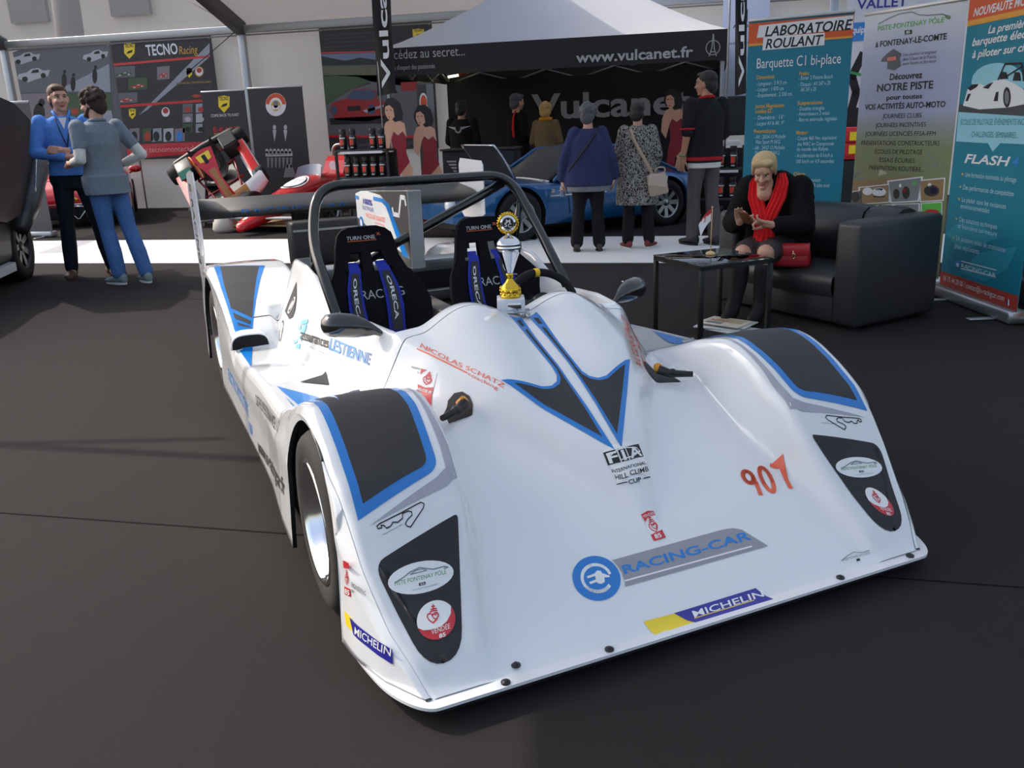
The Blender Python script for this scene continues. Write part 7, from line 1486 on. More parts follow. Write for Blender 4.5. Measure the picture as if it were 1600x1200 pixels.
for s_ in (-1,1):
    for x in (1.09,-1.09): cwheel(al,x,s_*.65,.29,.29,.18,8,sg=s_)
# cabin: pillars, roof and glass
def ring(x0,x1,w0,w1,z0,z1): pass
gl=MB(); rows=[]
cab=[(.62,.60,.655,0),(.10,.53,1.0,0),(-.05,.525,1.03,1),(-.35,.52,1.035,1),(-.62,.51,1.005,1),(-1.35,.46,.70,0)]
def crow(x,w_,z,n=10,low=.70): return [(x,w_*(-1+2*i/n),z+.025*(1-(-1+2*i/n)**2)) for i in range(n+1)]
R_rows=[crow(*c[:3]) for c in cab]
b=MB(); b.grid(R_rows[1:5],M_bluep)
b.build('roof',al)
b=MB(); b.grid(R_rows[0:2],M_glassd); b.tube([R_rows[0][i] for i in range(11)],.012,M_brightm,6); b.build('windscreen',al)
b=MB(); b.grid(R_rows[4:6],M_glassd); b.build('rear_window',al)
for s_ in (-1,1):
    def sp(x,z):  # side glass plane leans in
        t=(z-.80)/.3; q=z-.125 if z<.9 else z-.085; return (x,s_*(.70-.17*t),q)
    b=MB(); b.add([sp(.52,.80),sp(.08,1.075),sp(-.36,1.105),sp(-.36,.80)],[(0,1,2,3)],M_glassd,False); b.add([sp(-.40,.80),sp(-.40,1.10),sp(-.62,1.07),sp(-1.0,.82)],[(0,1,2,3)],M_glassd,False); b.build('side_window',al)
    b=MB()
    for pts in ([sp(.62,.79),sp(.10,1.085)],[sp(.10,1.085),sp(-.38,1.115),sp(-.64,1.08),sp(-1.3,.80)]): b.tube(pts,.022,M_bluep,8)
    b.tube([sp(-.38,.80),sp(-.38,1.105)],.013,M_brightm,6); b.tube([sp(.55,.80),sp(-1.0,.805)],.010,M_brightm,6); b.build('pillar_trim',al)
    b=MB(); b.box((.62,s_*.752,.50),(.16,.012,.016),M_brightm); b.box((.20,s_*.757,.50),(.62,.012,.016),M_brightm); b.box((.66,s_*.752,.555),(.05,.01,.04),M_brightm); b.build('side_trim',al)
    b=MB(); b.tube([(.42,s_*.752,.28),(.44,s_*.754,.50),(.46,s_*.735,.63)],.004,M_dark,6); b.build('door_gap',al)
# bonnet lid lifted towards the screen, hinged at the nose
b=MB(); rows=[]
for i in range(9):
    t=i/8; rows.append([(.98+.27*t,-.42+.84*j/8,.69+.41*t+.03*math.sin(math.pi*t)) for j in range(9)])
b.grid(rows,mat('bonnet_underside',(22,26,32),rough=.6)); b.grid([[(p[0]-.015,p[1],p[2]+.015) for p in r[::-1]] for r in rows],M_bluep)
for j in (0,8): b.tube([r[j] for r in rows],.012,M_brightm,6)
b.tube(rows[-1],.012,M_brightm,6); b.build('bonnet_lid',al)
b=MB(); b.box((1.3,0,.60),(.6,.8,.12),M_tub); b.build('boot_well',al)
for s_ in (-1,1):
    b=MB(); b.ell((1.84,s_*.38,.45),(.06,.10,.09),mat('lamp_glass',(210,215,220),rough=.08,coat=1)); b.build('headlamp',al)
# red coupe, front end towards the camera
M_redp=mat('racing_red',(200,22,26),rough=.25,coat=.7)
rc=thing('sports_car','red sports car with a heart shaped grille behind the two standing men','car',(-10.25,10.72,0),math.radians(-56))
top=kk(-2.0,.6,-1.6,.78,-.6,.80,.2,.80,.7,.76,1.0,.70,1.3,.58,1.44,.47,1.47,.40); half=kk(-2.0,.7,-1,.78,0,.80,.9,.81,1.3,.79,1.42,.74,1.47,.70); base=kk(-2,.25,1.2,.16,1.47,.20)
arB=((.80,.30,.34),(-1.3,.30,.34))
b=shell(M_redp,top,half,base,arB,-2.0,1.47); b.build('body',rc)
b=MB(); b.grid([crow(.35,.62,.80),crow(-.25,.55,1.16),crow(-.9,.52,1.17),crow(-1.6,.5,.82)],M_glassd); b.build('canopy_glass',rc)
b=MB(); b.box((1.44,0,.235),(.08,1.30,.20),M_grille,.02); b.box((1.475,0,.365),(.03,1.36,.022),M_brightm,.006); b.build('front_grille',rc)
b=MB(); hp=[(0,.335),(-.11,.325),(-.125,.27),(-.02,.14),(.02,.14),(.125,.27),(.11,.325),(0,.335)]
b.tube([(1.50,y,z) for y,z in hp],.014,M_brightm,8); b.build('heart_grille',rc)
b=MB(); b.ell((1.485,0,.44),(.01,.035,.028),M_gold,n=12,k=8); b.build('badge',rc)
b=MB(); b.grid([[(x,y,top(x)+.036*(1-(y/.75)**2)+.004) for y in (-.55,-.3,0,.3,.55)] for x in (1.02,.94)],mat('pale_red_band',(220,120,120),rough=.3)); b.build('bonnet_band',rc)  # paler red band across the bonnet
for s_ in (-1,1):
    b=MB(); b.ell((.30,s_*.90,.83),(.06,.11,.06),M_redp); b.tube([(.32,s_*.80,.77),(.31,s_*.88,.81)],.02,M_redp,8); b.build('wing_mirror',rc)
    b=MB(); b.ell((1.30,s_*.62,.50),(.10,.10,.06),mat('lamp_glass',(210,215,220),rough=.08,coat=1)); b.build('headlamp',rc)
    for x in (.80,-1.3): cwheel(rc,x,s_*.70,.30,.30,.2,5,sg=s_)
b=MB(); b.box((-.2,0,.3),(2.6,1.1,.22),M_tub)
for c,h,r in arB:
    for s_ in (-1,1): b.lathe([(r+.01,-.12),(r+.01,.12),(0,.12)],M_tub,20,(c,s_*.64,h),R=Matrix.Rotation(math.radians(90*s_),3,'X'))
b.build('underbody',rc)
# dark car at the left edge with its door swung up
M_darkp=mat('charcoal_paint',(36,36,39),rough=.5,coat=.1)
M_carb2=mat('carbon_sill',(66,66,70),rough=.4,coat=.3)
dc=thing('supercar','charcoal sports car with its door swung up at the left frame edge','car',(-6.72,3.32,0),math.atan2(-.9075,.42))
arC=((1.30,.335,.375),(-1.30,.345,.375))
top=kk(-1.78,.50,-1.70,.62,-1.55,.74,-1.2,.80,-.6,.82,.2,.80,.9,.80,1.4,.74,1.8,.62,2.15,.48,2.22,.40); half=kk(-1.78,.50,-1.70,.72,-1.62,.88,-1.5,.95,-1,.96,0,.92,1.1,.96,1.6,.93,2.0,.80,2.22,.62); base=kk(-1.78,.25,1.6,.15,2.22,.2)
b=shell(M_darkp,top,half,base,arC,-1.78,2.22); b.build('body',dc)
b=MB(); b.grid([crow(.55,.72,.84),crow(-.15,.60,1.17),crow(-.8,.58,1.18),crow(-1.4,.5,.86)],M_glassd); b.build('canopy_glass',dc)
b=MB(); b.box((-.1,0,.3),(3.0,1.3,.2),M_tub)
for c,h,r in arC:
    for s_ in (-1,1): b.lathe([(r+.01,-.14),(r+.01,.14),(0,.14)],M_tub,24,(c,s_*.78,h),R=Matrix.Rotation(math.radians(90*s_),3,'X'))
b.build('underbody',dc)
for s_ in (-1,1):
    for x in (1.30,-1.30): cwheel(dc,x,s_*.84,.335,.335,.22,7,rim=mat('dark_alloy',(70,70,74),rough=.35,metal=.8),sg=s_)
dr=link_empty('door',(0,0,0),0,dc)
b=MB(); 
def dslab(pts,th,m): 
    n=len(pts); q=[Vector(p) for p in pts]; nn=(q[1]-q[0]).cross(q[2]-q[0]).normalized()*th
    b.add([p for p in q]+[p+nn for p in q],[tuple(range(n))[::-1],tuple(range(n,2*n))]+[(i,(i+1)%n,(i+1)%n+n,i+n) for i in range(n)],m,False)
dslab([(-.98,1.0,.66),(-1.35,1.02,.80),(-2.0,1.04,1.46),(-1.72,1.05,1.56),(-1.30,1.06,1.70),(-.6,1.06,1.78),(0,1.04,1.7),(.25,1.0,1.2),(-.2,.98,.7),(-.7,.98,.62)],.05,M_darkp); b.build('door_panel',dr)
b=MB(); b.tube([(-1.05,1.03,.52),(-1.30,1.06,.72),(-1.68,1.09,1.05),(-2.12,1.08,1.40)],[.07,.10,.11,.04],M_carb2,10); b.build('door_edge',dr)
b=MB(); b.tube([(-1.25,1.13,.72),(-1.78,1.13,1.42)],.008,M_brightm,8); b.build('gas_strut',dr)
b=MB(); b.prism([(-.85,.93),(-.80,1.0),(.5,1.0),(.5,.93)],.16,.24,mat('pale_sill',(186,188,190),rough=.4)); b.build('sill',dc)
# kart on its stand
M_kw=mat('kart_white',(228,228,232),rough=.3,coat=.4); M_kg=mat('kart_bronze',(176,118,58),rough=.3,coat=.5,metal=.3); M_kt=mat('kart_rubber',(26,26,27),rough=.8); M_kframe=mat('kart_frame',(150,30,34),rough=.35,coat=.3)
kt=thing('racing_kart','red and bronze racing kart number 1 tipped up on a trolley','kart',(-7.14,10.03,0),math.radians(-62))
KT=Matrix.Translation((0,0,.66))@Matrix.Rotation(math.radians(28),4,'X')@Matrix.Rotation(math.radians(34),4,'Y')   # nose down, one side up
def kpart(nm,b): b.xf(KT); return b.build(nm,kt)
b=MB()
for s_ in (-1,1): b.tube([(-.72,s_*.30,.06),(-.2,s_*.32,.05),(.3,s_*.24,.05),(.62,s_*.20,.06)],.017,M_kframe,8)
for x in (-.6,-.2,.25,.55): b.tube([(x,-.34,.055),(x,.34,.055)],.015,M_kframe,8)
b.box((.2,0,.04),(.85,.52,.012),M_dark); kpart('chassis',b)
b=MB(); rows=[]
for i in range(17):
    y=-.60+1.2*i/16; c=1-abs(y/.6)**2.2; rows.append([(.62+.24*c+.0,y,.02),(.70+.24*c,y,.05),(.72+.24*c,y,.12),(.66+.24*c,y,.19+.03*c),(.56+.20*c,y,.21+.05*c)])
b.grid(rows,M_kw,mf=lambda i,j: M_kg if 5<=i<=11 else M_kw); b.grid([[(p[0]-.012,p[1],p[2]) for p in r[::-1]] for r in rows],M_kw); kpart('nose_fairing',b)
b=MB(); rows=[]
for i in range(13):
    t=i/12; x=.80-.62*t; z=.22+.52*t**.85; w_=.06+.115*max(0,(t-.45)/.55)**.8 if t>.45 else .06+.03*(1-t/.45)
    rows.append([(x+.03*abs(q)**2,w_*q,z+.02*(1-q*q)) for q in (-1,-.6,-.2,.2,.6,1)])
b.grid(rows,M_redp,mf=lambda i,j: M_redp if j in (0,4) or i>9 and j in (0,4) else (M_kg if i<7 else M_redp)); b.grid([[(p[0]-.012,p[1],p[2]-.01) for p in r[::-1]] for r in rows],M_redp)
pl=[(.355,.63),(.205,.725)]
b.add([(.375,-.085,.615),(.375,.085,.615),(.235,.11,.728),(.235,-.11,.728)],[(0,1,2,3)],pm('yellow'),False)
v,f=glyphs('1',1); b.add([(.362-.115*p[1],-.03+.06*p[0],.630+.088*p[1]) for p in v],f,pm('ink'),False); kpart('front_panel',b)
for s_ in (-1,1):
    b=MB(); rows=[]
    for i in range(9):
        x=-.38+.85*i/8; rows.append([(x,s_*.42,.04),(x,s_*.58,.05),(x,s_*.62,.11),(x,s_*.60,.19),(x,s_*.46,.20)])
    b.grid(rows,M_kw,mf=lambda i,j: M_redp if j==3 else M_kw); b.add(rows[0],[tuple(range(5))],M_kw,False); b.add(rows[-1],[tuple(range(5))],M_kw,False); kpart('side_pod',b)
    for x,r,w_ in ((.52,.128,.13),(-.58,.14,.21)):
        b=MB(); R=Matrix.Rotation(math.radians(-90*s_),3,'X'); b.lathe([(.06,-w_/2),(r-.02,-w_/2),(r,-w_/2+.03),(r,w_/2-.03),(r-.02,w_/2),(.065,w_/2)],M_kt,24,(x,s_*.58,.10),R=R); b.lathe([(.065,w_/2-.01),(.05,w_/2-.05),(.02,w_/2-.04),(0,w_/2-.03)],M_kg,16,(x,s_*.58,.10),R=R); kpart('wheel',b)
b=MB(); b.tube([(-.72,-.62,.10),(-.80,-.5,.12),(-.82,0,.13),(-.80,.5,.12),(-.72,.62,.10)],.06,M_dark,8); kpart('rear_bumper',b)
b=MB(); rows=[]
for i in range(11):
    t=i/10; x=.10-.42*min(1,t*1.6)-.12*max(0,t-.6); z=.10+.0*t+.55*max(0,t-.45); rows.append([(x,.21*q,z+.12*abs(q)**3) for q in (-1,-.7,-.35,0,.35,.7,1)])
b.grid(rows,M_dark); b.grid([[(p[0]-.01,p[1],p[2]-.01) for p in r[::-1]] for r in rows],M_dark); kpart('seat',b)
b=MB(); b.box((-.40,-.40,.18),(.34,.26,.24),M_dark,.02); b.box((-.18,-.42,.30),(.22,.2,.02),mat('kart_green',(44,92,82),rough=.9,spec=.1)); kpart('battery_box',b)
b=MB(); b.box((-.40,.40,.18),(.34,.26,.24),M_dark,.02); b.box((-.40,.40,.31),(.30,.22,.02),mat('kart_grey',(72,74,74),rough=.9,spec=.1)); kpart('battery_box',b)
b=MB(); b.tube(arc([(-.25,-.22,.28),(-.30,-.20,.42),(-.10,-.16,.44),(.0,-.2,.2)],.1),.014,mat('orange_cable',(232,110,40),rough=.5),8); b.tube(arc([(-.28,-.26,.28),(-.33,-.24,.44),(-.12,-.20,.47),(-.02,-.24,.2)],.1),.014,mat('orange_cable',(232,110,40),rough=.5),8); kpart('power_cable',b)
b=MB(); b.tube([(.14+.02*math.sin(t)-.05*math.sin(t),.15*math.cos(t),.42+.13*math.sin(t)) for t in [2*math.pi*i/28 for i in range(28)]],.013,M_dark,8,closed=True); b.tube([(.50,0,.08),(.15,0,.42)],.012,M_brightm,8); kpart('steering_wheel',b)
b=MB()
for s_ in (-1,1):
    b.tube([(-.55,s_*.3,.02),(.1,s_*.25,.62)],.018,M_dark,8); b.tube([(.55,s_*.3,.02),(-.1,s_*.25,.66)],.018,M_dark,8)
b.tube([(-.55,-.3,.03),(-.55,.3,.03)],.018,M_dark,8); b.tube([(.55,-.3,.03),(.55,.3,.03)],.018,M_dark,8); b.box((0,0,.60),(.5,.5,.03),M_dark); b.build('trolley',kt)
b=MB(); b.lathe([(0,0),(.16,0),(.19,.05),(.16,.20),(.06,.29),(0,.30)],mat('pale_cover',(196,190,180),rough=.6),20,(-6.42,8.75,0)); tag(b.build('helmet_bag'),'pale rounded bag on the floor below the kart nose','bag')
# red single seater
fs=thing('single_seater','red single seater racing car with a white oval on its nose beside the kart','race car',(-5.86,8.30,0),math.radians(-142))
fs.location=(-5.57,10.27,0); fs.rotation_euler=(0,0,math.radians(-99))
# its nose points along local +x; nose tip near (2.05,0)
b=MB(); st=[(2.10,.05,.05,.11),(2.05,.09,.06,.12),(1.85,.14,.09,.17),(1.5,.17,.12,.26),(1.1,.20,.16,.36),(.75,.235,.20,.42),(.4,.29,.24,.46),(.1,.33,.26,.46),(-.5,.34,.27,.44),(-1.2,.30,.26,.42),(-1.7,.2,.2,.4)]
rg=[]
for x,a,c,z in st: rg.append([(x,a*math.copysign(abs(math.cos(t))**.8,math.cos(t)),z+c*math.copysign(abs(math.sin(t))**.8,math.sin(t))) for t in [2*math.pi*i/24 for i in range(24)]])
b.loft(rg[::-1],M_redp)
def ov(x0,a,b2,m,off,n=24):
    pts=[]
    for i in range(n):
        t=2*math.pi*i/n; x=x0+a*math.cos(t); y=b2*math.sin(t)
        aa=float(np.interp(-x,[-s[0] for s in st],[s[1] for s in st])); cc=float(np.interp(-x,[-s[0] for s in st],[s[2] for s in st])); zz=float(np.interp(-x,[-s[0] for s in st],[s[3] for s in st]))
        u=min(.98,abs(y)/aa); pts.append((x,y,zz+cc*(1-u**2.5)**(1/2.5)+off))
    b.add(pts,[tuple(range(n))],m,False)
ov(.72,.28,.17,pm('p_white'),.008); ov(.72,.24,.145,pm('ink'),.010); ov(.72,.225,.135,pm('p_white'),.012); ov(1.95,.04,.03,pm('p_white'),.006); ov(1.62,.06,.05,pm('p_rose'),.006)
v,f=glyphs('MONTE CARLO',0); b.add([(.66+.06*p[1]*-1,.10-.20*p[0],.655) for p in v],f,pm('p_dgrey'),False)
b.build('body',fs)
b=MB(); b.prism([(-.9,.60),(-.18,.56),(-.30,.66),(-.42,.88),(-.52,.95),(-.9,.95)],-.19,.19,M_redp,'Y')
b.add([(-.345+.0*math.cos(t),.0+.075*math.cos(t),.80+.075*math.sin(t)) for t in [2*math.pi*i/20 for i in range(20)]],[tuple(range(20))],pm('p_white'),False)
for y in (.192,-.192):
    b.add([(-.64+.11*math.cos(t),y,.80+.11*math.sin(t)) for t in [2*math.pi*i/24 for i in range(24)]],[tuple(range(24))],pm('p_white'),False); b.add([(-.64+.085*math.cos(t),y*1.004,.80+.085*math.sin(t)) for t in [2*math.pi*i/24 for i in range(24)]],[tuple(range(24))],pm('b_oran2'),False); b.add([(-.64+.06*math.cos(t),y*1.008,.80+.06*math.sin(t)) for t in [2*math.pi*i/24 for i in range(24)]],[tuple(range(24))],pm('p_white'),False)
b.build('headrest_fairing',fs)
b=MB(); b.grid([[(.42-.16*math.cos(t)-.10*k/3,.24*math.sin(t)*(1-.12*k/3),.66+.20*k/3-.05*(1-math.cos(t))) for k in range(4)] for t in [-1.5+3.0*i/12 for i in range(13)]],mat('screen_perspex',(150,156,170),rough=.2)); b.build('windscreen',fs)
b=MB(); b.tube(arc([(-.62,-.17,.6),(-.60,-.15,1.12),(-.60,.15,1.12),(-.62,.17,.6)],.14,6),.022,M_metal,10); b.build('roll_hoop',fs)
b=MB()
for s_ in (-1,1): b.box((1.62,s_*.42,.20),(.20,.52,.02),pm('p_lgrey'),.004); v,f=glyphs('COLONI MONTE',1); b.add([(1.722,s_*.42+(.2-.40*p[0])*-1,.185+.022*p[1]) for p in v],f,pm('p_dgrey'),False); b.box((1.60,s_*.69,.22),(.36,.014,.14),M_dark)
b.box((1.35,0,.10),(.7,1.35,.02),mat('wood_board',(150,122,82),rough=.7)); b.build('front_wing',fs)
for s_ in (-1,1):
    for x,r in ((.95,.26),(-1.35,.28)): cwheel(fs,x,s_*.66,r,r,.22,6,sg=s_)
    b=MB()
    for dx in (-.14,.14): b.tube([(.95+dx,s_*.18,.34),(.95,s_*.56,.30)],.012,M_metal,6); b.tube([(-1.35+dx,s_*.18,.36),(-1.35,s_*.56,.30)],.012,M_metal,6)
    b.build('wishbone',fs)

# ------------------------------------------------------------------ people (local frame: facing -y, their left hand at +x)
def solid(name, parts, m, parent, vox=.008, sm=3, mf=None, noise=0., loc=None):
    """one continuous surface grown over tapered limbs, rings and rounded volumes"""
    b=MB(); dm=mat('tmp',(128,128,128))
    for p in parts:
        if p[0]=='c':
            _,p0,r0,p1,r1=p; p0,p1=Vector(p0),Vector(p1); d=(p1-p0); L=d.length
            if L<1e-5: continue
            d/=L; n=12; ring=[]; u=d.orthogonal().normalized(); w_=d.cross(u)
            pr=[(-math.cos(a)*r0,math.sin(a)*r0) for a in (.25,.7,1.2)]+[(0,r0)]+[(L*q,r0+(r1-r0)*q) for q in (.33,.66,1)]+[(L+math.cos(a)*r1,math.sin(a)*r1) for a in (1.2,.7,.25)]
            b.loft([[p0+d*h+(u*math.cos(2*math.pi*j/n)+w_*math.sin(2*math.pi*j/n))*r for j in range(n)] for h,r in pr],dm)
        elif p[0]=='e': b.ell(p[1],p[2],dm,p[3] if len(p)>3 else None,16,10)
        elif p[0]=='l':
            b.loft([[(x+rx*math.cos(2*math.pi*j/20),y+ry*math.sin(2*math.pi*j/20),z) for j in range(20)] for x,y,z,rx,ry in p[1]],dm)
    me=bpy.data.meshes.new('tmp'); me.from_pydata(b.v,[],b.f); o=bpy.data.objects.new('tmp',me)
    ts=bpy.data.scenes.new('workbench'); ts.collection.objects.link(o)
    r=o.modifiers.new('r','REMESH'); r.mode='VOXEL'; r.voxel_size=vox
    s=o.modifiers.new('s','SMOOTH'); s.factor=.5; s.iterations=sm
    with bpy.context.temp_override(scene=ts,view_layer=ts.view_layers[0]):
        dg=bpy.context.evaluated_depsgraph_get(); m2=bpy.data.meshes.new_from_object(o.evaluated_get(dg))
    bpy.data.objects.remove(o); bpy.data.scenes.remove(ts); bpy.data.meshes.remove(me)
    m2.name=name; m2.materials.clear()
    ms=m if isinstance(m,list) else [m]
    for q in ms: m2.materials.append(q)
    m2.polygons.foreach_set('use_smooth',[True]*len(m2.polygons))
    if noise:
        N=len(m2.vertices); co=np.empty(N*3); nn=np.empty(N*3); m2.vertices.foreach_get('co',co); m2.vertices.foreach_get('normal',nn); q=co.reshape(-1,3)
        kk_=np.sin(q[:,0]*95+q[:,2]*60)*np.sin(q[:,1]*88+1.3)*np.sin(q[:,2]*101+q[:,0]*31); q=q+nn.reshape(-1,3)*(noise*kk_)[:,None]
        m2.vertices.foreach_set('co',q.ravel()); m2.update()
    if mf: m2.polygons.foreach_set('material_index',[mf(p.center) for p in m2.polygons])
    ob=bpy.data.objects.new(name,m2); COL.objects.link(ob); ob.parent=parent
    if loc: ob.location=loc
    return ob
M_skin=mat('skin',(205,156,130),rough=.55,noise=.06,nscale=25); M_skin2=mat('skin_tan',(176,126,100),rough=.55,noise=.06,nscale=25); M_lip=mat('lips',(176,100,92),rough=.45)
M_eye=mat('eye_white',(225,222,216),rough=.2); M_iris=mat('iris',(50,38,32),rough=.2)
def cloth(n,c,noise=.10,ns=18,bump=.6,rough=.9): return mat(n,c,rough=rough,noise=noise,nscale=ns,bump=bump,spec=.2)
def V3(*a): return Vector(a)
def hand_parts(W, d, n, side, curl=.5, k=1., spread=.0, curls=None):
    """palm, four fingers and a thumb; d: along the hand, n: back of the hand, side: towards the thumb"""
    W,d,n=Vector(W),Vector(d).normalized(),Vector(n); n=(n-d*n.dot(d)).normalized(); s=d.cross(n).normalized()*side
    P=[('c',W,.024*k,W+d*.03*k,.026*k)]
    for q in (-.027,-.009,.009,.027): P.append(('c',W+d*.02*k+s*q*.7*k,.013*k,W+d*.085*k+s*q*k,.0115*k))
    P.append(('e',W+d*.055*k,(.012*k,.012*k,.012*k)))
    ls=(.068,.078,.074,.058)
    for i,q in enumerate((.029,.010,-.010,-.028)):
        c=curls[i] if curls else curl*(1+.12*i); p=W+d*.085*k+s*q*k; dd=(d+s*(q*spread*18)).normalized()
        for j,(fr,r) in enumerate(((.45,.0100),(.32,.0090),(.23,.0080))):
            ang=c*(.55+.45*j); v=dd*math.cos(ang)-n*math.sin(ang); p2=p+v*ls[i]*fr*k
            P.append(('c',p,r*k,p2,(r-.0008)*k)); p=p2; dd,n2=v,None
            dd=v; n=(n-dd*n.dot(dd)).normalized()
        n=Vector(n); n=(n-d*n.dot(d)).normalized() if abs(n.dot(d))<.98 else s.cross(d)*side
        n=s.cross(d).normalized()*side*-1 if False else n
    t=W+d*.02*k+s*.024*k; t1=t+(d*.6+s*.75-n*.25).normalized()*.04*k; t2=t1+(d*.85+s*.35-n*.3).normalized()*.032*k; t3=t2+(d*.95+s*.05-n*.35).normalized()*.024*k
    P+= [('c',t,.015*k,t1,.0115*k),('c',t1,.0115*k,t2,.010*k),('c',t2,.010*k,t3,.008*k)]
    return P
def head_parts(c, R, k=1., female=False, down=True):
    """skull, jaw, nose, ears, brow and lips about the head centre c, turned by R"""
    c=Vector(c); T=lambda x,y,z: c+R@Vector((x*k,y*k,z*k)); E=lambda x,y,z,a,b_,cc: ('e',T(x,y,z),(a*k,b_*k,cc*k),R)
    j=.054 if female else .060
    P=[E(0,.012,.028,.076,.094,.088),E(0,-.018,-.030,j+.006,.074,.075),E(0,-.034,-.080,j-.012,.045,.032),E(0,-.068,-.098,.022,.020,.015),
       E(0,-.066,.030,.056,.030,.036),E(0,-.078,.016,.050,.014,.010),E(-.034,-.070,-.030,.022,.022,.022),E(.034,-.070,-.030,.022,.022,.022),
       ('c',T(0,-.086,.008),.0085*k,T(0,-.110,-.030),.0125*k),E(-.012,-.097,-.034,.009,.010,.008),E(.012,-.097,-.034,.009,.010,.008),
       E(0,-.089,-.060,.024,.010,.0065),E(0,-.088,-.070,.020,.010,.0065)]
    for s in (-1,1): P.append(E(s*.078,.012,-.012,.010,.022,.033)); P.append(E(s*.083,.004,-.010,.006,.016,.026))
    P.append(('c',T(0,.020,-.06),.052*k,c+Vector((0,.035,-.165))*k,.058*k))
    return P,T
def face_bits(root,T,k,R,hairm,brow=True,open_=True):
    b=MB()
    for s in (-1,1):
        b.ell(T(s*.031,-.0865,.006),(.0125*k,.007*k,(.0065 if open_ else .0035)*k),M_eye,R,10,6); b.ell(T(s*.031,-.0925,.006),(.0058*k,.003*k,(.0058 if open_ else .003)*k),M_iris,R,8,5)
        b.tube([T(s*.046,-.082,.0135),T(s*.031,-.0935,.0145 if open_ else .010),T(s*.018,-.0915,.010)],.0022*k,M_iris,6)
    b.build('eyes',root)
    if brow:
        b=MB()
        for s in (-1,1): b.tube([T(s*.052,-.078,.024),T(s*.035,-.0925,.031),T(s*.015,-.0955,.027)],[.0025*k,.0042*k,.003*k],hairm,6)
        b.build('eyebrows',root)
def limb(a,ra,b_,rb,c,rc): return [('c',a,ra,b_,rb),('c',b_,rb,c,rc)]
def shoe(root,an,yaw,m,k=1.,sole=None,nm='shoe'):
    R=Matrix.Rotation(yaw,3,'Z'); an=Vector((an[0],an[1],0)); b=MB(); rg=[]
    for t,w_,h in ((-.075,.020,.05),(-.07,.033,.085),(-.03,.038,.098),(.02,.040,.085),(.07,.044,.062),(.12,.046,.050),(.165,.036,.040),(.185,.016,.028)):
        rg.append([an+R@Vector((w_*k*math.cos(a)*(1 if math.sin(a)>0 else 1.05),-t*k,max(.014,(.014+h*k*.5)+h*.5*k*math.sin(a)))) for a in [2*math.pi*i/16 for i in range(16)]])
    b.loft(rg,m); so=[]
    for i in range(20):
        a=2*math.pi*i/20; so.append(an+R@Vector((.044*k*math.cos(a)*(1.05 if math.sin(a)<0 else .9),-.055*k+.135*k*-math.sin(a)*-1*-1,0)))
    poly=[(p.x,p.y) for p in so]; b.prism(poly,0,.018*k,sole or m); return b.build(nm,root)
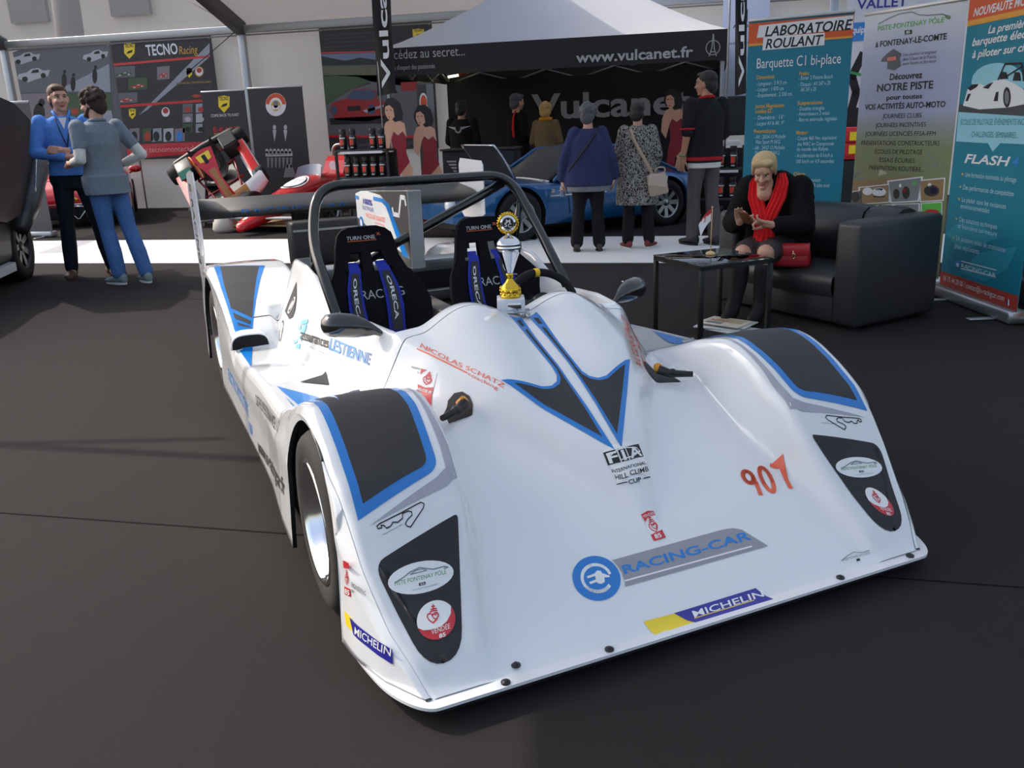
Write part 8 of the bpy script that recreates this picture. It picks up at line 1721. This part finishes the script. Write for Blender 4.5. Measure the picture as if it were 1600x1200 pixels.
class Fig:
    """joint positions of a standing figure, scaled to height; lean shifts everything above the ankles"""
    def __init__(s,root,H,lean=(0,0),feet=((-.09,0),(.09,0)),fem=False,g=1.,head_yaw=0.,head_pitch=0.,skin=None):
        s.root=root; k=s.k=H/1.75; s.fem=fem; s.g=g; s.skin=skin or M_skin
        def J(x,y,z): t=min(z,.93)/.93; return Vector((x+lean[0]/k*t,y+lean[1]/k*t,z))*k
        s.J=J; hw=.085
        s.hipj=[J(-hw,0,.92),J(hw,0,.92)]
        s.an=[Vector((feet[0][0],feet[0][1],.085*k)),Vector((feet[1][0],feet[1][1],.085*k))]
        s.kn=[(h*.5+a*.5)+Vector((0,-.025*k,.02*k)) for h,a in zip(s.hipj,s.an)]
        sw=.165 if fem else .19; s.sh=[J(-sw,.005,1.425),J(sw,.005,1.425)]
        s.R=Matrix.Rotation(head_yaw,3,'Z')@Matrix.Rotation(head_pitch,3,'X'); s.hc=J(0,-.012,1.628); s.fy=[0,0]
    def torso(s,e=0.,z0=.86,z1=1.46,hem=0.):
        k,J,g,f=s.k,s.J,s.g,s.fem
        t=[(.86,.165,.108),(.95,.160,.108),(1.05,.138 if f else .150,.100),(1.15,.138 if f else .155,.103),(1.28,.155 if f else .172,.113 if f else .118),(1.38,.150 if f else .178,.100),(1.44,.115 if f else .13,.078),(1.475,.066,.062)]
        r=[]
        for z,a,c in t:
            if z<z0-1e-6 or z>z1+.02: continue
            q=J(0,.0,z); h=hem*max(0,(1.2-z)/.35); gg=g if z<1.36 else 1+(g-1)*.4
            r.append((q.x,q.y,q.z,(a*gg+e+h)*k,(c*gg+e+h*.8)*k))
        return ('l',r)
    def legs(s,e=0.,zend=None,hem=0.):
        k,g=s.k,s.g; P=[]
        for h,kn,an in zip(s.hipj,s.kn,s.an):
            P+=[('c',h,(.084*g+e)*k,kn,(.054+e)*k),('c',kn,(.053+e)*k,kn*.45+an*.55+Vector((0,.012*k,0)),(.050+e+hem*.5)*k),('c',kn*.45+an*.55+Vector((0,.012*k,0)),(.050+e+hem*.5)*k,an+Vector((0,0,.02 if e else 0)),(.036+e+hem)*k)]
        if e: P.append(('c',s.hipj[0],(.098*g+e)*k,s.hipj[1],(.098*g+e)*k)); P.append(('e',(s.hipj[0]+s.hipj[1])/2+Vector((0,.035*k,.01)),((.15*g)*k,(.10*g)*k,.11*k)))
        return P
    def arm(s,i,el,wr,e=0.,fr=1.):
        k=s.k; a=s.sh[i]; el=Vector(el); wr=Vector(wr); f=.9 if s.fem else 1.
        w2=el+(wr-el)*fr
        return [('c',a,(.056*f+e)*k,el,(.042*f+e)*k),('c',el,(.041*f+e)*k,w2,((.041-.013*fr)*f+e)*k),('e',a+Vector((0,0,-.012)),((.052*f+e*.6)*k,)*3)]
    def body(s,arms,hands,vox=.008,lip=True):
        k=s.k; P=[s.torso(-.012)]+s.legs(-.006)
        for i,(el,wr) in enumerate(arms): P+=s.arm(i,el,wr)
        for h in hands: P+=h
        hp,T=head_parts(s.hc,s.R,k,s.fem); P+=hp; P.append(('c',s.J(0,.02,1.43),.062*k,s.J(0,.012,1.56),.054*k)); s.T=T
        for an in s.an: P.append(('c',an,.036*k,an+Vector((0,-.06*k,-.045*k)),.03*k))
        Ri=s.R.inverted()
        def mf(c):
            q=Ri@(Vector(c)-s.hc); q/=k
            return 1 if (q.y<-.080 and abs(q.x)<.024 and -.077<q.z<-.053) else 0
        return solid('body',P,[s.skin,M_lip],s.root,vox,3,mf)
def hair_short(F,m,curly=0.,vol=.012,low=-.02,fringe=True,vox=.007,side=0.,back=-.06):
    k=F.k; c=F.hc; R=F.R; T=lambda x,y,z: c+R@Vector((x*k,y*k,z*k)); P=[]
    E=lambda x,y,z,a,b_,cc: P.append(('e',T(x,y,z),(a*k,b_*k,cc*k),R))
    E(0,.024,.052,.078+vol,.090+vol,.072+vol); E(0,.060,.0+back*.4,.070+vol,.055+vol,.075+vol)
    for s in (-1,1): E(s*.062,.030,.010+low,.022+vol*.5,.045,.045)
    if fringe: E(-.012,-.055,.086,.060,.034+vol,.020+vol)
    if curly:
        rn=random.Random(11)
        for i in range(95):
            a=rn.uniform(0,2*math.pi); h=rn.uniform(-.75,1); y_=math.sqrt(max(0,1-h*h)); x,y,z=.088*y_*math.cos(a),.02+.098*y_*math.sin(a),.045+.085*h
            if y<-.045 and z<.06: continue
            r=rn.uniform(.018,.03)*curly; E(x,y,z,r,r,r)
    return solid('hair',P,m,F.root,vox,2 if not curly else 1,None,.0012)
def person(label,x,y,phi,group=None): return thing('person',label,'person',(x,y,.006 if 5.9<y<7.85 else 0),math.radians(phi+90),group)
def strip(name,root,pts,w_,m,nrm_dir,th=.004):
    b=MB(); rows=[]
    P=[Vector(p) for p in pts]; nd=Vector(nrm_dir)
    for i,p in enumerate(P):
        d=(P[min(i+1,len(P)-1)]-P[max(i-1,0)]).normalized(); s=d.cross(nd).normalized()*w_/2; rows.append([p-s,p+s,p+s+nd*th,p-s+nd*th])
    b.grid(rows,m,wrap=True); return b.build(name,root)
# --- man in the blue shirt, arms crossed
H_br=mat('hair_brown',(92,70,52),rough=.7,noise=.3,nscale=120,bump=.6)
r=person('man in a bright blue shirt with crossed arms and dark trousers by the black car',-5.80,5.05,-50)
F_=Fig(r,1.86,lean=(-.02,0),feet=((-.17,.02),(.20,-.10)),head_yaw=math.radians(14),g=1.02); k=F_.k
aR=(F_.J(-.265,-.07,1.16),F_.J(.015,-.235,1.115)); aL=(F_.J(.265,-.08,1.15),F_.J(-.03,-.205,1.175))
hR=hand_parts(aR[1],(.9,.05,.12),(0,-1,.2),1,.35,k); hL=hand_parts(aL[1],(-.9,.10,.10),(0,-1,.2),-1,.35,k)
F_.body([aR,aL],[hR,hL],.0065); face_bits(r,F_.T,k,F_.R,H_br); hair_short(F_,H_br,vol=.006,fringe=True)
M_bs=cloth('blue_shirt',(92,142,218))
pts=[F_.torso(.016,.95,1.46,.02),('l',[(q.x,q.y,q.z,.185*k,.132*k) for q in (F_.J(0,0,.955),F_.J(0,0,1.05))])]+F_.arm(0,*aR,.013,.78)+F_.arm(1,*aL,.013,.78)
solid('shirt',pts,M_bs,r,.009,3,None,.0022)
b=MB(); 
for s in (-1,1): b.tube([F_.J(s*.015,-.098,1.40),F_.J(s*.055,-.075,1.485),F_.J(s*.068,-.01,1.515),F_.J(s*.05,.05,1.52)],[.006,.013,.014,.012],M_bs,8)
b.build('collar',r)
b=MB(); b.add([F_.J(-.035,-.112,1.46),F_.J(.035,-.112,1.46),F_.J(.0,-.133,1.36)],[(0,1,2)],cloth('white_tee',(226,226,230))); b.build('undershirt',r)
b=MB()
for s in (-1,1): b.tube([F_.J(s*.05,.02,1.50),F_.J(s*.06,-.085,1.45),F_.J(s*.03,-.142,1.32),F_.J(s*.004,-.150,1.22)],.005,M_dark,6)
b.box(F_.J(0,-.155,1.20),(.02,.006,.05),M_dark); b.build('lanyard',r)
solid('trousers',F_.legs(.012,hem=.012)+[('l',[(q.x,q.y,q.z,.160*k,.110*k) for q in (F_.J(0,0,.83),F_.J(0,0,.90),F_.J(0,0,.985))])],cloth('navy_trousers',(34,36,46)),r,.009,3,None,.0015)
b=MB(); q=F_.J(0,0,.985); b.tube([(q.x+.166*k*math.cos(t),q.y+.118*k*math.sin(t),q.z) for t in [2*math.pi*i/28 for i in range(28)]],.014,M_dark,8,closed=True); b.box((q.x,q.y-.122*k,q.z),(.045,.012,.032),M_metal,.003); b.build('belt',r)
for an,yw in zip(F_.an,(.25,-.5)): shoe(r,an,-yw,mat('brown_leather',(84,56,44),rough=.5),k)
# --- man with curly hair, seen from behind
H_cu=mat('hair_dark_brown',(62,46,38),rough=.8,noise=.4,nscale=90,bump=.8)
r=person('man with curly dark hair in a grey polo shirt and blue jeans seen from behind',-5.06,4.72,158)
F_=Fig(r,1.78,lean=(.06,-.13),feet=((-.06,.10),(.12,-.06)),head_yaw=math.radians(28),head_pitch=math.radians(8)); k=F_.k
aL=(F_.J(.245,.07,1.15),F_.J(.20,-.20,1.10)); aR=(F_.J(-.33,.12,1.17),F_.J(-.19,-.10,1.06))
hL=hand_parts(aL[1],(-.15,-1,.05),(.9,0,.5),1,1.35,k); hR=hand_parts(aR[1],(.4,-.5,-.5),(-.6,-.3,.4),-1,.6,k)
F_.body([aR,aL],[hR,hL],.0065); face_bits(r,F_.T,k,F_.R,H_cu); hair_short(F_,H_cu,curly=.95,vol=.012)
T=F_.T; solid('beard',[('e',T(0,-.066,-.088),(.046*k,.042*k,.030*k),F_.R)]+[('c',T(s*.062,-.0,-.03),.015*k,T(s*.040,-.060,-.088),.018*k) for s in (-1,1)]+[('c',T(-.02,-.098,-.047),.005*k,T(.02,-.098,-.047),.005*k)],H_cu,r,.006,2)
M_gp=cloth('grey_polo',(126,136,146)); M_ws=cloth('white_sleeve',(214,212,206))
solid('polo_shirt',[F_.torso(.020,.86,1.46,.03),('l',[(q.x,q.y,q.z,.214*k,.160*k) for q in (F_.J(0,0,.83),F_.J(0,0,.92),F_.J(0,0,1.0))])]+[('c',F_.sh[i],.072*k,F_.sh[i]*.38+a[0]*.62,.060*k) for i,a in ((0,aR),(1,aL))],M_gp,r,.009,3,None,.0022)
for i_,a_ in ((0,aR),(1,aL)): solid('sleeve',[('c',F_.sh[i_]*.5+a_[0]*.5,.055*k,a_[0],.050*k),F_.arm(i_,*a_,.008,.62)[1]],M_ws,r,.008,3,None,.002)
b=MB(); q=F_.J(0,.01,1.475); b.tube([(q.x+.072*k*math.cos(t),q.y+.066*k*math.sin(t),q.z+.012*math.sin(t)) for t in [2*math.pi*i/24 for i in range(24)]],.016,M_gp,8,closed=True); b.build('collar',r)
solid('jeans',F_.legs(.016,hem=.014),cloth('blue_denim',(78,114,166),.18,30),r,.009,3,None,.002)
for an,yw in zip(F_.an,(.25,-.15)): shoe(r,an,-yw,mat('grey_canvas',(128,144,144),rough=.8),k,mat('white_sole',(212,212,208),rough=.6),'sneaker')
# --- woman in the blue sweater, from behind
H_gr=mat('hair_grey',(92,92,95),rough=.8,noise=.45,nscale=70,bump=.8)
r=person('woman with grey curly hair in a loose blue sweater seen from behind',-.91,6.66,100,None)
F_=Fig(r,1.50,feet=((-.11,.0),(.13,.0)),fem=True,g=1.35,head_yaw=math.radians(-12)); k=F_.k
aL=(F_.J(.29,.03,1.12),F_.J(.315,-.03,.87)); aR=(F_.J(-.28,.03,1.12),F_.J(-.31,-.03,.88))
hL=hand_parts(aL[1],(0,-.15,-1),(1,0,0),-1,.7,k); hR=hand_parts(aR[1],(0,-.1,-1),(-1,0,0),1,.4,k)
F_.body([aR,aL],[hR,hL],.0075); face_bits(r,F_.T,k,F_.R,H_gr); hair_short(F_,H_gr,curly=1.05,vol=.016)
M_sw=cloth('blue_knit',(54,58,94),.14,60,.8)
solid('sweater',[('l',[(0,0,z*k,a*k,c*k) for z,a,c in ((.80,.300,.205),(.95,.285,.20),(1.1,.262,.185),(1.25,.245,.17),(1.36,.215,.14),(1.43,.15,.105),(1.475,.085,.08))])]+F_.arm(0,*aR,.026,.92)+F_.arm(1,*aL,.026,.92)+[('c',aL[0],.07*k,aL[1]+Vector((0,0,.04)),.075*k),('c',aR[0],.07*k,aR[1]+Vector((0,0,.04)),.075*k)],M_sw,r,.011,4,None,.003)
solid('grey_shirt',[('l',[(0,0,z*k,a*k,c*k) for z,a,c in ((.735,.262,.18),(.80,.268,.185),(.9,.25,.17))])],cloth('grey_jersey',(128,130,134)),r,.011,2,None,.002)
solid('trousers',F_.legs(.022,hem=.022),cloth('black_trousers',(30,29,31)),r,.010,3,None,.0015)
for an in F_.an: shoe(r,an,0,mat('dark_brown_leather',(62,52,44),rough=.6),k*1.05)
strip('bag_strap',r,[F_.J(-.10,.105,1.44),F_.J(.0,.165,1.30),F_.J(.14,.19,1.12),F_.J(.25,.175,.98)],.02,M_dark,(0,1,0),.008)
bl=r.matrix_world  # bottle held in the left hand
wl=Matrix.Rotation(math.radians(190),4,'Z'); hp=wl@(aL[1]+Vector((.0,-.03,-.10)))
bt=thing('water_bottle','small clear blue plastic bottle held by the woman in the blue sweater','bottle',(-.91+hp.x,6.66+hp.y,hp.z-.06),0)
b=MB(); b.lathe([(0,0),(.030,0),(.032,.01),(.030,.05),(.032,.09),(.012,.125),(.012,.14)],mat('bottle_pet',(186,206,226),rough=.1,trans=.7),16); b.build('body',bt); b=MB(); b.lathe([(.014,.138),(.014,.155),(0,.155)],pm('b_blue'),12); b.build('cap',bt)
# --- woman in the leopard coat, from behind
H_bk=mat('hair_black',(34,28,26),rough=.6,noise=.3,nscale=100,bump=.5)
def leopard():
    m=bpy.data.materials.new('leopard_fabric'); m.use_nodes=True; n=m.node_tree.nodes; l=m.node_tree.links; p=n['Principled BSDF']; p.inputs['Roughness'].default_value=.9
    tc=n.new('ShaderNodeTexCoord'); mp=n.new('ShaderNodeMapping'); mp.inputs['Scale'].default_value=(1,1,.62); vo=n.new('ShaderNodeTexVoronoi'); vo.feature='DISTANCE_TO_EDGE'; vo.inputs['Scale'].default_value=46; nz=n.new('ShaderNodeTexNoise'); nz.inputs['Scale'].default_value=22
    mx=n.new('ShaderNodeMix'); mx.data_type='VECTOR'; mx.inputs['Factor'].default_value=.06; cr_=n.new('ShaderNodeValToRGB'); cr_.color_ramp.interpolation='CONSTANT'
    cr_.color_ramp.elements[0].color=(*lin((150,146,140)),1); cr_.color_ramp.elements[1].position=.12; cr_.color_ramp.elements[1].color=(*lin((34,32,33)),1)
    l.new(tc.outputs['Object'],mp.inputs[0]); l.new(mp.outputs[0],mx.inputs['A']); l.new(tc.outputs['Object'],nz.inputs['Vector']); l.new(nz.outputs['Color'],mx.inputs['B']); l.new(mx.outputs['Result'],vo.inputs['Vector']); l.new(vo.outputs['Distance'],cr_.inputs[0]); l.new(cr_.outputs[0],p.inputs['Base Color']); return m
r=person('woman with short black hair in a black and grey leopard print coat seen from behind',-.42,6.90,97)
F_=Fig(r,1.50,feet=((-.13,.0),(.10,.03)),fem=True,g=1.12,head_yaw=math.radians(-16),head_pitch=math.radians(6)); k=F_.k
aL=(F_.J(.24,.0,1.14),F_.J(.16,-.20,1.02)); aR=(F_.J(-.25,.02,1.13),F_.J(-.22,-.16,.98))
hL=hand_parts(aL[1],(-.4,-.8,0),(.3,0,1),-1,.7,k); hR=hand_parts(aR[1],(.3,-.8,-.1),(-.3,0,1),1,.6,k)
F_.body([aR,aL],[hR,hL],.0075); face_bits(r,F_.T,k,F_.R,H_bk); hair_short(F_,H_bk,vol=.012,low=-.03)
solid('coat',[('l',[(0,0,z*k,a*k,c*k) for z,a,c in ((.54,.268,.20),(.70,.262,.195),(.95,.245,.175),(1.12,.222,.155),(1.28,.215,.15),(1.38,.195,.125),(1.44,.14,.095),(1.49,.08,.075))])]+F_.arm(0,*aR,.024,.9)+F_.arm(1,*aL,.024,.9),leopard(),r,.010,4,None,.002)
solid('trousers',F_.legs(.020,hem=.018),cloth('black_trousers',(30,29,31)),r,.010,3,None,.0015)
for an,yw in zip(F_.an,(.5,-.4)): shoe(r,an,-yw,mat('red_canvas',(132,52,52),rough=.8),k,mat('white_sole',(212,212,208),rough=.6),'sneaker')
bp=wl  # crossbody bag: strap from her left shoulder, bag at her right hip
bg_=thing('shoulder_bag','beige leather crossbody bag worn by the woman in the leopard coat','bag',(-.42,6.90,0),math.radians(187))
strip('strap',bg_,[F_.J(.09,.095,1.455),F_.J(.055,.155,1.34),F_.J(-.04,.185,1.16),F_.J(-.14,.205,.98),F_.J(-.20,.215,.87)],.032,mat('beige_strap',(178,152,132),rough=.6),(0,1,0),.008)
M_bg=mat('beige_leather',(176,156,138),rough=.55,bump=.3,nscale=80)
b=MB(); q=F_.J(-.235,.215,.80); b.box(q,(.20,.075,.22),M_bg,.025,Matrix.Rotation(.18,3,'Y'),4); b.build('body',bg_)
b=MB(); b.box(F_.J(-.235,.258,.845),(.19,.02,.12),mat('pale_suede',(196,178,164),rough=.8),.008,Matrix.Rotation(-.15,3,'Y'),3); b.build('flap',bg_)
b=MB(); b.tube(arc([F_.J(-.30,.22,.88),F_.J(-.33,.22,1.0),F_.J(-.22,.22,1.0),F_.J(-.19,.22,.9)],.06),.008,M_bg,8); b.build('handle',bg_)
# --- man in the black jacket
r=person('tall man in a black jacket with red stripes and grey trousers behind the sofa',.27,7.12,128)
F_=Fig(r,1.785,feet=((-.08,.10),(.10,-.05)),head_yaw=math.radians(34),skin=M_skin2); k=F_.k
aL=(F_.J(.245,.02,1.14),F_.J(.255,-.03,.90)); aR=(F_.J(-.25,.0,1.14),F_.J(-.22,-.22,1.02))
hL=hand_parts(aL[1],(0,-.1,-1),(1,0,0),-1,.5,k); hR=hand_parts(aR[1],(.4,-.8,.0),(-.3,0,1),1,.6,k)
F_.body([aR,aL],[hR,hL],.0075); face_bits(r,F_.T,k,F_.R,H_bk); hair_short(F_,H_bk,vol=.008,low=-.01)
M_bj=cloth('black_jacket',(34,34,39)); M_rb=cloth('red_rib',(178,36,44))
zhem=F_.J(0,0,.90).z
def band(c):
    return 1 if (abs(c[2]-(.895*k))<.018 and math.hypot(c[0],c[1])<.23) else 0
solid('jacket',[('l',[(0,0,z*k,a*k,c*k) for z,a,c in ((.855,.205,.145),(.95,.21,.15),(1.1,.20,.145),(1.28,.205,.15),(1.38,.20,.125),(1.44,.145,.10),(1.49,.085,.08))])]+[('c',F_.sh[i],.080*k,F_.sh[i]*.1+a[0]*.9,.066*k) for i,a in ((0,aR),(1,aL))]+[('c',aR[0],.060*k,aR[1],.048*k)],[M_bj,M_rb],r,.009,3,band,.002)
b=MB(); q=F_.sh[1]*.15+aL[0]*.85; b.tube([q+Vector((.070*k*math.cos(t),.070*k*math.sin(t),.012)) for t in [2*math.pi*i/24 for i in range(24)]],.011,M_rb,8,closed=True); b.build('cuff_band',r)
b=MB(); q=F_.J(0,.01,1.495); b.tube([(q.x+.072*k*math.cos(t),q.y+.066*k*math.sin(t),q.z+.010*math.sin(t)) for t in [2*math.pi*i/24 for i in range(24)]],.015,M_rb,8,closed=True); b.build('collar',r)
b=MB(); q=aL[1]+Vector((0,0,.03)); b.tube([q+Vector((.031*math.cos(t),.031*math.sin(t),0)) for t in [2*math.pi*i/16 for i in range(16)]],.008,mat('green_band',(40,150,80),rough=.5),8,closed=True); b.build('wristband',r)
solid('white_shirt',[('l',[(0,0,z*k,a*k,c*k) for z,a,c in ((.80,.185,.135),(.87,.19,.135))])],M_ws,r,.010,2)
solid('trousers',F_.legs(.016,hem=.016)+[F_.torso(.004,.86,.98)],cloth('grey_chinos',(86,80,80)),r,.009,3,None,.0015)
for an,yw in zip(F_.an,(.1,-.1)): shoe(r,an,-yw,mat('black_shoe',(26,26,28),rough=.5),k*1.05)
# --- visitors in the shade of the gazebo
def visitor(label,x,y,phi,H,hairm,topc,fem,curly=0.,lean=(0,0),pitch=0.,extra=None,skin=None):
    r=person(label,x,y,phi); F=Fig(r,H,lean=lean,fem=fem,g=1.12,head_pitch=pitch,skin=skin); k=F.k
    aL=(F.J(.25,.0,1.14),F.J(.18,-.20,1.02)); aR=(F.J(-.25,.0,1.14),F.J(-.18,-.20,1.02))
    F.body([aR,aL],[hand_parts(aL[1],(-.3,-.9,0),(.3,0,1),-1,.6,k),hand_parts(aR[1],(.3,-.9,0),(-.3,0,1),1,.6,k)],.009); face_bits(r,F.T,k,F.R,hairm); hair_short(F,hairm,curly=curly,vol=.014)
    solid('jacket',[F.torso(.03,.86,1.46,.03)]+F.arm(0,*aR,.02,.9)+F.arm(1,*aL,.02,.9),topc,r,.011,3,None,.002)
    solid('trousers',F.legs(.018,hem=.014),cloth('black_trousers',(30,29,31)),r,.011,3)
    for an in F.an: shoe(r,an,0,mat('black_shoe',(26,26,28),rough=.5),k)
    return r,F
r,F_=visitor('man in a black shirt with a grey winged back print behind the counter',-3.40,10.75,80,1.70,H_bk,cloth('black_top',(24,23,25)),False,skin=M_skin2)
k=F_.k; b=MB()
YB=lambda x: .150*k*math.sqrt(max(.2,1-(x/(.24*k))**2))
for s in (-1,1):
    for i in range(4): b.add([(s*q*k,YB(q*k)+.010,(1.335+.022-.010*i+dz)*k) for q,dz in ((.04,0),(.19-.03*i,.012),(.19-.03*i,.004),(.04,-.007))],[(0,1,2,3)],M_lt,False)
for rr in (.055,.04):
    for q in stroke([(rr*math.cos(t),1.325+rr*math.sin(t)) for t in [math.pi+math.pi*i/14 for i in range(15)]],.008): b.add([(p[0]*k,YB(p[0]*k)+.011,p[1]*k) for p in q],[(0,1,2,3)],M_lt,False)
b.build('back_print',r)
r,F_=visitor('grey haired person in black with a red scarf inside the gazebo',-2.72,11.25,40,1.78,H_gr,cloth('black_top',(24,23,25)),False,lean=(0,-.08))
strip('red_scarf',r,[F_.J(-.075,.06,1.50),F_.J(-.115,.12,1.40),F_.J(-.15,.15,1.25),F_.J(-.17,.15,1.12)],.06,cloth('red_cloth',(200,40,46)),(0,1,0),.012)
H_bl=mat('hair_blonde',(198,160,100),rough=.75,noise=.25,nscale=110,bump=.6)
r,F_=visitor('blonde person with an ochre scarf and tan coat inside the gazebo',-2.10,10.75,75,1.62,H_bl,cloth('tan_coat',(120,98,70)),True,.75,pitch=.1)
b=MB(); q=F_.J(0,.01,1.50); b.tube([(q.x+.082*F_.k*math.cos(t),q.y+.078*F_.k*math.sin(t),q.z) for t in [2*math.pi*i/24 for i in range(24)]],.030,cloth('ochre_cloth',(206,140,40)),8,closed=True); b.build('scarf',r)
# --- woman seated on the sofa with a phone
H_wb=mat('hair_ash_blonde',(196,168,122),rough=.65,noise=.3,nscale=140,bump=.7)
SX,SY,SPH=.815,3.80,-113
r=person('seated woman with short blonde hair, black coat and red scarf tapping a phone',SX,SY,SPH)
G=Fig(r,1.62,fem=True); k=.93
G.k=k; G.hc=Vector((-.03,-.245,.985)); G.R=Matrix.Rotation(math.radians(12),3,'Z')@Matrix.Rotation(math.radians(24),3,'X')
hips=[Vector((-.085,0,.445)),Vector((.085,0,.445))]; knees=[Vector((-.085,-.42,.455)),Vector((.075,-.43,.465))]; ank=[Vector((-.12,-.47,.085)),Vector((.05,-.44,.085))]
shl=[Vector((-.175,-.10,.865)),Vector((.175,-.10,.865))]
elb=[Vector((-.245,-.205,.63)),Vector((.24,-.19,.62))]; wri=[Vector((-.125,-.395,.655)),Vector((.085,-.385,.645))]
P=[('l',[(0,.0,.40,.16,.12),(0,-.005,.50,.16,.12),(0,-.02,.60,.14,.105),(0,-.05,.72,.15,.11),(0,-.085,.82,.155,.10),(0,-.11,.88,.11,.075),(0,-.125,.905,.06,.055)])]
for h_,kn_,a_ in zip(hips,knees,ank): P+=[('c',h_,.085,kn_,.057),('c',kn_,.055,kn_*.5+a_*.5+Vector((0,.015,0)),.052),('c',kn_*.5+a_*.5+Vector((0,.015,0)),.052,a_,.036),('c',a_,.034,a_+Vector((0,-.08,-.05)),.03)]
for i in (0,1): P+=[('c',shl[i],.05,elb[i],.038),('c',elb[i],.037,wri[i],.025)]
hR=hand_parts(wri[0],(.22,-.62,.72),(-.25,.62,.60),-1,.35,.98,.10,curls=(.55,.15,.12,.10)); hL=hand_parts(wri[1],(-.72,-.55,.22),(.10,-.45,-.85),-1,.55,.98)
P+=hR+hL
hp_,T=head_parts(G.hc,G.R,k,True); P+=hp_; P.append(('c',Vector((0,-.115,.87)),.055,G.hc+Vector((0,.04,-.08)),.05))
Ri=G.R.inverted()
def mfw(c):
    q=Ri@(Vector(c)-G.hc)/k
    return 1 if (q.y<-.080 and abs(q.x)<.024 and -.077<q.z<-.053) else 0
solid('body',P,[M_skin,M_lip],r,.0052,3,mfw); G.T=T; face_bits(r,T,k,G.R,H_wb,open_=False)
k_=k; E=[]
TT=lambda x,y,z: G.hc+G.R@Vector((x*k,y*k,z*k))
for x,y,z,a,c,d in ((0,.026,.050,.090,.100,.080),(0,.064,.0,.074,.052,.066),(-.072,.024,.022,.018,.046,.046),(.072,.024,.022,.018,.046,.046),(-.03,-.052,.080,.050,.034,.026),(.03,-.052,.083,.050,.034,.024),(-.064,-.040,.045,.016,.030,.036),(.064,-.040,.048,.016,.030,.034),(-.02,-.070,.062,.034,.012,.016),(.028,-.068,.066,.026,.012,.014)): E.append(('e',TT(x,y,z),(a*k,c*k,d*k),G.R))
solid('hair',E,H_wb,r,.006,2,None,.0015)
M_fur=cloth('black_fleece',(22,21,23),.3,45,1.,1.)
P=[('l',[(0,.03,.37,.25,.175),(0,.02,.48,.245,.175),(0,.0,.60,.225,.165),(0,-.03,.72,.215,.16),(0,-.065,.82,.205,.14),(0,-.09,.90,.16,.115),(0,-.105,.95,.11,.09),(-.01,-.12,.975,.09,.075)])]
for i in (0,1): P+=[('c',shl[i],.085,elb[i],.078),('c',elb[i],.078,elb[i]*.25+wri[i]*.75,.058),('e',shl[i],(.078,.078,.075))]
solid('coat',P,M_fur,r,.009,3,None,.004)
# skirt, boots
P=[('l',[(0,.02,.375,.185,.14),(0,.02,.48,.19,.14),(0,.01,.54,.17,.12)])]+[('c',h_,.105,h_*.15+kn_*.85+Vector((0,0,.004)),.083) for h_,kn_ in zip(hips,knees)]+[('c',Vector((0,-.05,.45)),.09,Vector((0,-.30,.455)),.07)]
solid('skirt',P,mat('print_skirt',(62,52,54),rough=.85,noise=.75,nscale=48),r,.009,3,None,.002)
for kn_,a_ in zip(knees,ank):
    solid('boot',[('c',kn_*.72+a_*.28,.062,kn_*.45+a_*.55+Vector((0,.012,0)),.060),('c',kn_*.45+a_*.55+Vector((0,.012,0)),.060,a_+Vector((0,.01,0)),.045),('c',a_+Vector((0,.01,.03)),.050,a_+Vector((0,-.02,-.02)),.047),('c',a_+Vector((0,.0,-.025)),.047,a_+Vector((0,-.13,-.046)),.034),('c',a_+Vector((0,.02,-.035)),.035,a_+Vector((0,.03,-.062)),.022)],mat('boot_suede',(26,25,27),rough=.8),r,.008,3)
# scarf
M_sc=cloth('red_scarf',(226,44,48),.12,40,.8)
b=MB()
def scarf(path,ws):
    rows=[]; n=len(path); NR=(n-1)*5
    for i in range(NR+1):
        t=i/5; j=min(int(t),n-2); f=t-j; f2=f*f*(3-2*f); q0=Vector(path[j])*(1-f)+Vector(path[j+1])*f; w_=ws[j]*(1-f2)+ws[j+1]*f2
        rows.append([q0+Vector((w_*(k_/12-1),-.010*math.sin(k_*.9+t*.25)-.012*(1-(k_/12-1)**2)-.008,0)) for k_ in range(25)])
    b.grid(rows,M_sc); b.grid([[p+Vector((0,.012,0)) for p in q[::-1]] for q in rows],M_sc)
scarf([(-.075,-.16,.965),(-.095,-.200,.90),(-.085,-.222,.80),(-.05,-.235,.71),(-.02,-.25,.62),(-.015,-.27,.54),(-.02,-.305,.50)],[.026,.045,.052,.050,.048,.055,.060])
scarf([(.065,-.16,.965),(.085,-.200,.90),(.07,-.222,.80),(.035,-.238,.71),(.01,-.255,.62),(.025,-.275,.55)],[.026,.042,.048,.048,.046,.05])
b.build('scarf',r)
# phone held in her left hand
wr=Matrix.Rotation(math.radians(SPH+90),4,'Z'); ph=wr@Vector((-.055,-.475,.695))
pt_=thing('smartphone','smartphone in a brown leather case held by the seated woman','phone',(SX+ph.x,SY+ph.y,ph.z),math.radians(SPH+90))
R=Matrix.Rotation(math.radians(-38),3,'X')@Matrix.Rotation(math.radians(12),3,'Y')
b=MB(); b.box((0,0,0),(.074,.145,.010),mat('brown_case',(120,72,46),rough=.6),.004,R); b.build('case',pt_); b=MB(); b.box(R@Vector((0,0,.0058)),(.066,.132,.0015),mat('phone_screen',(40,42,46),rough=.1),.0005,R); b.build('screen',pt_)
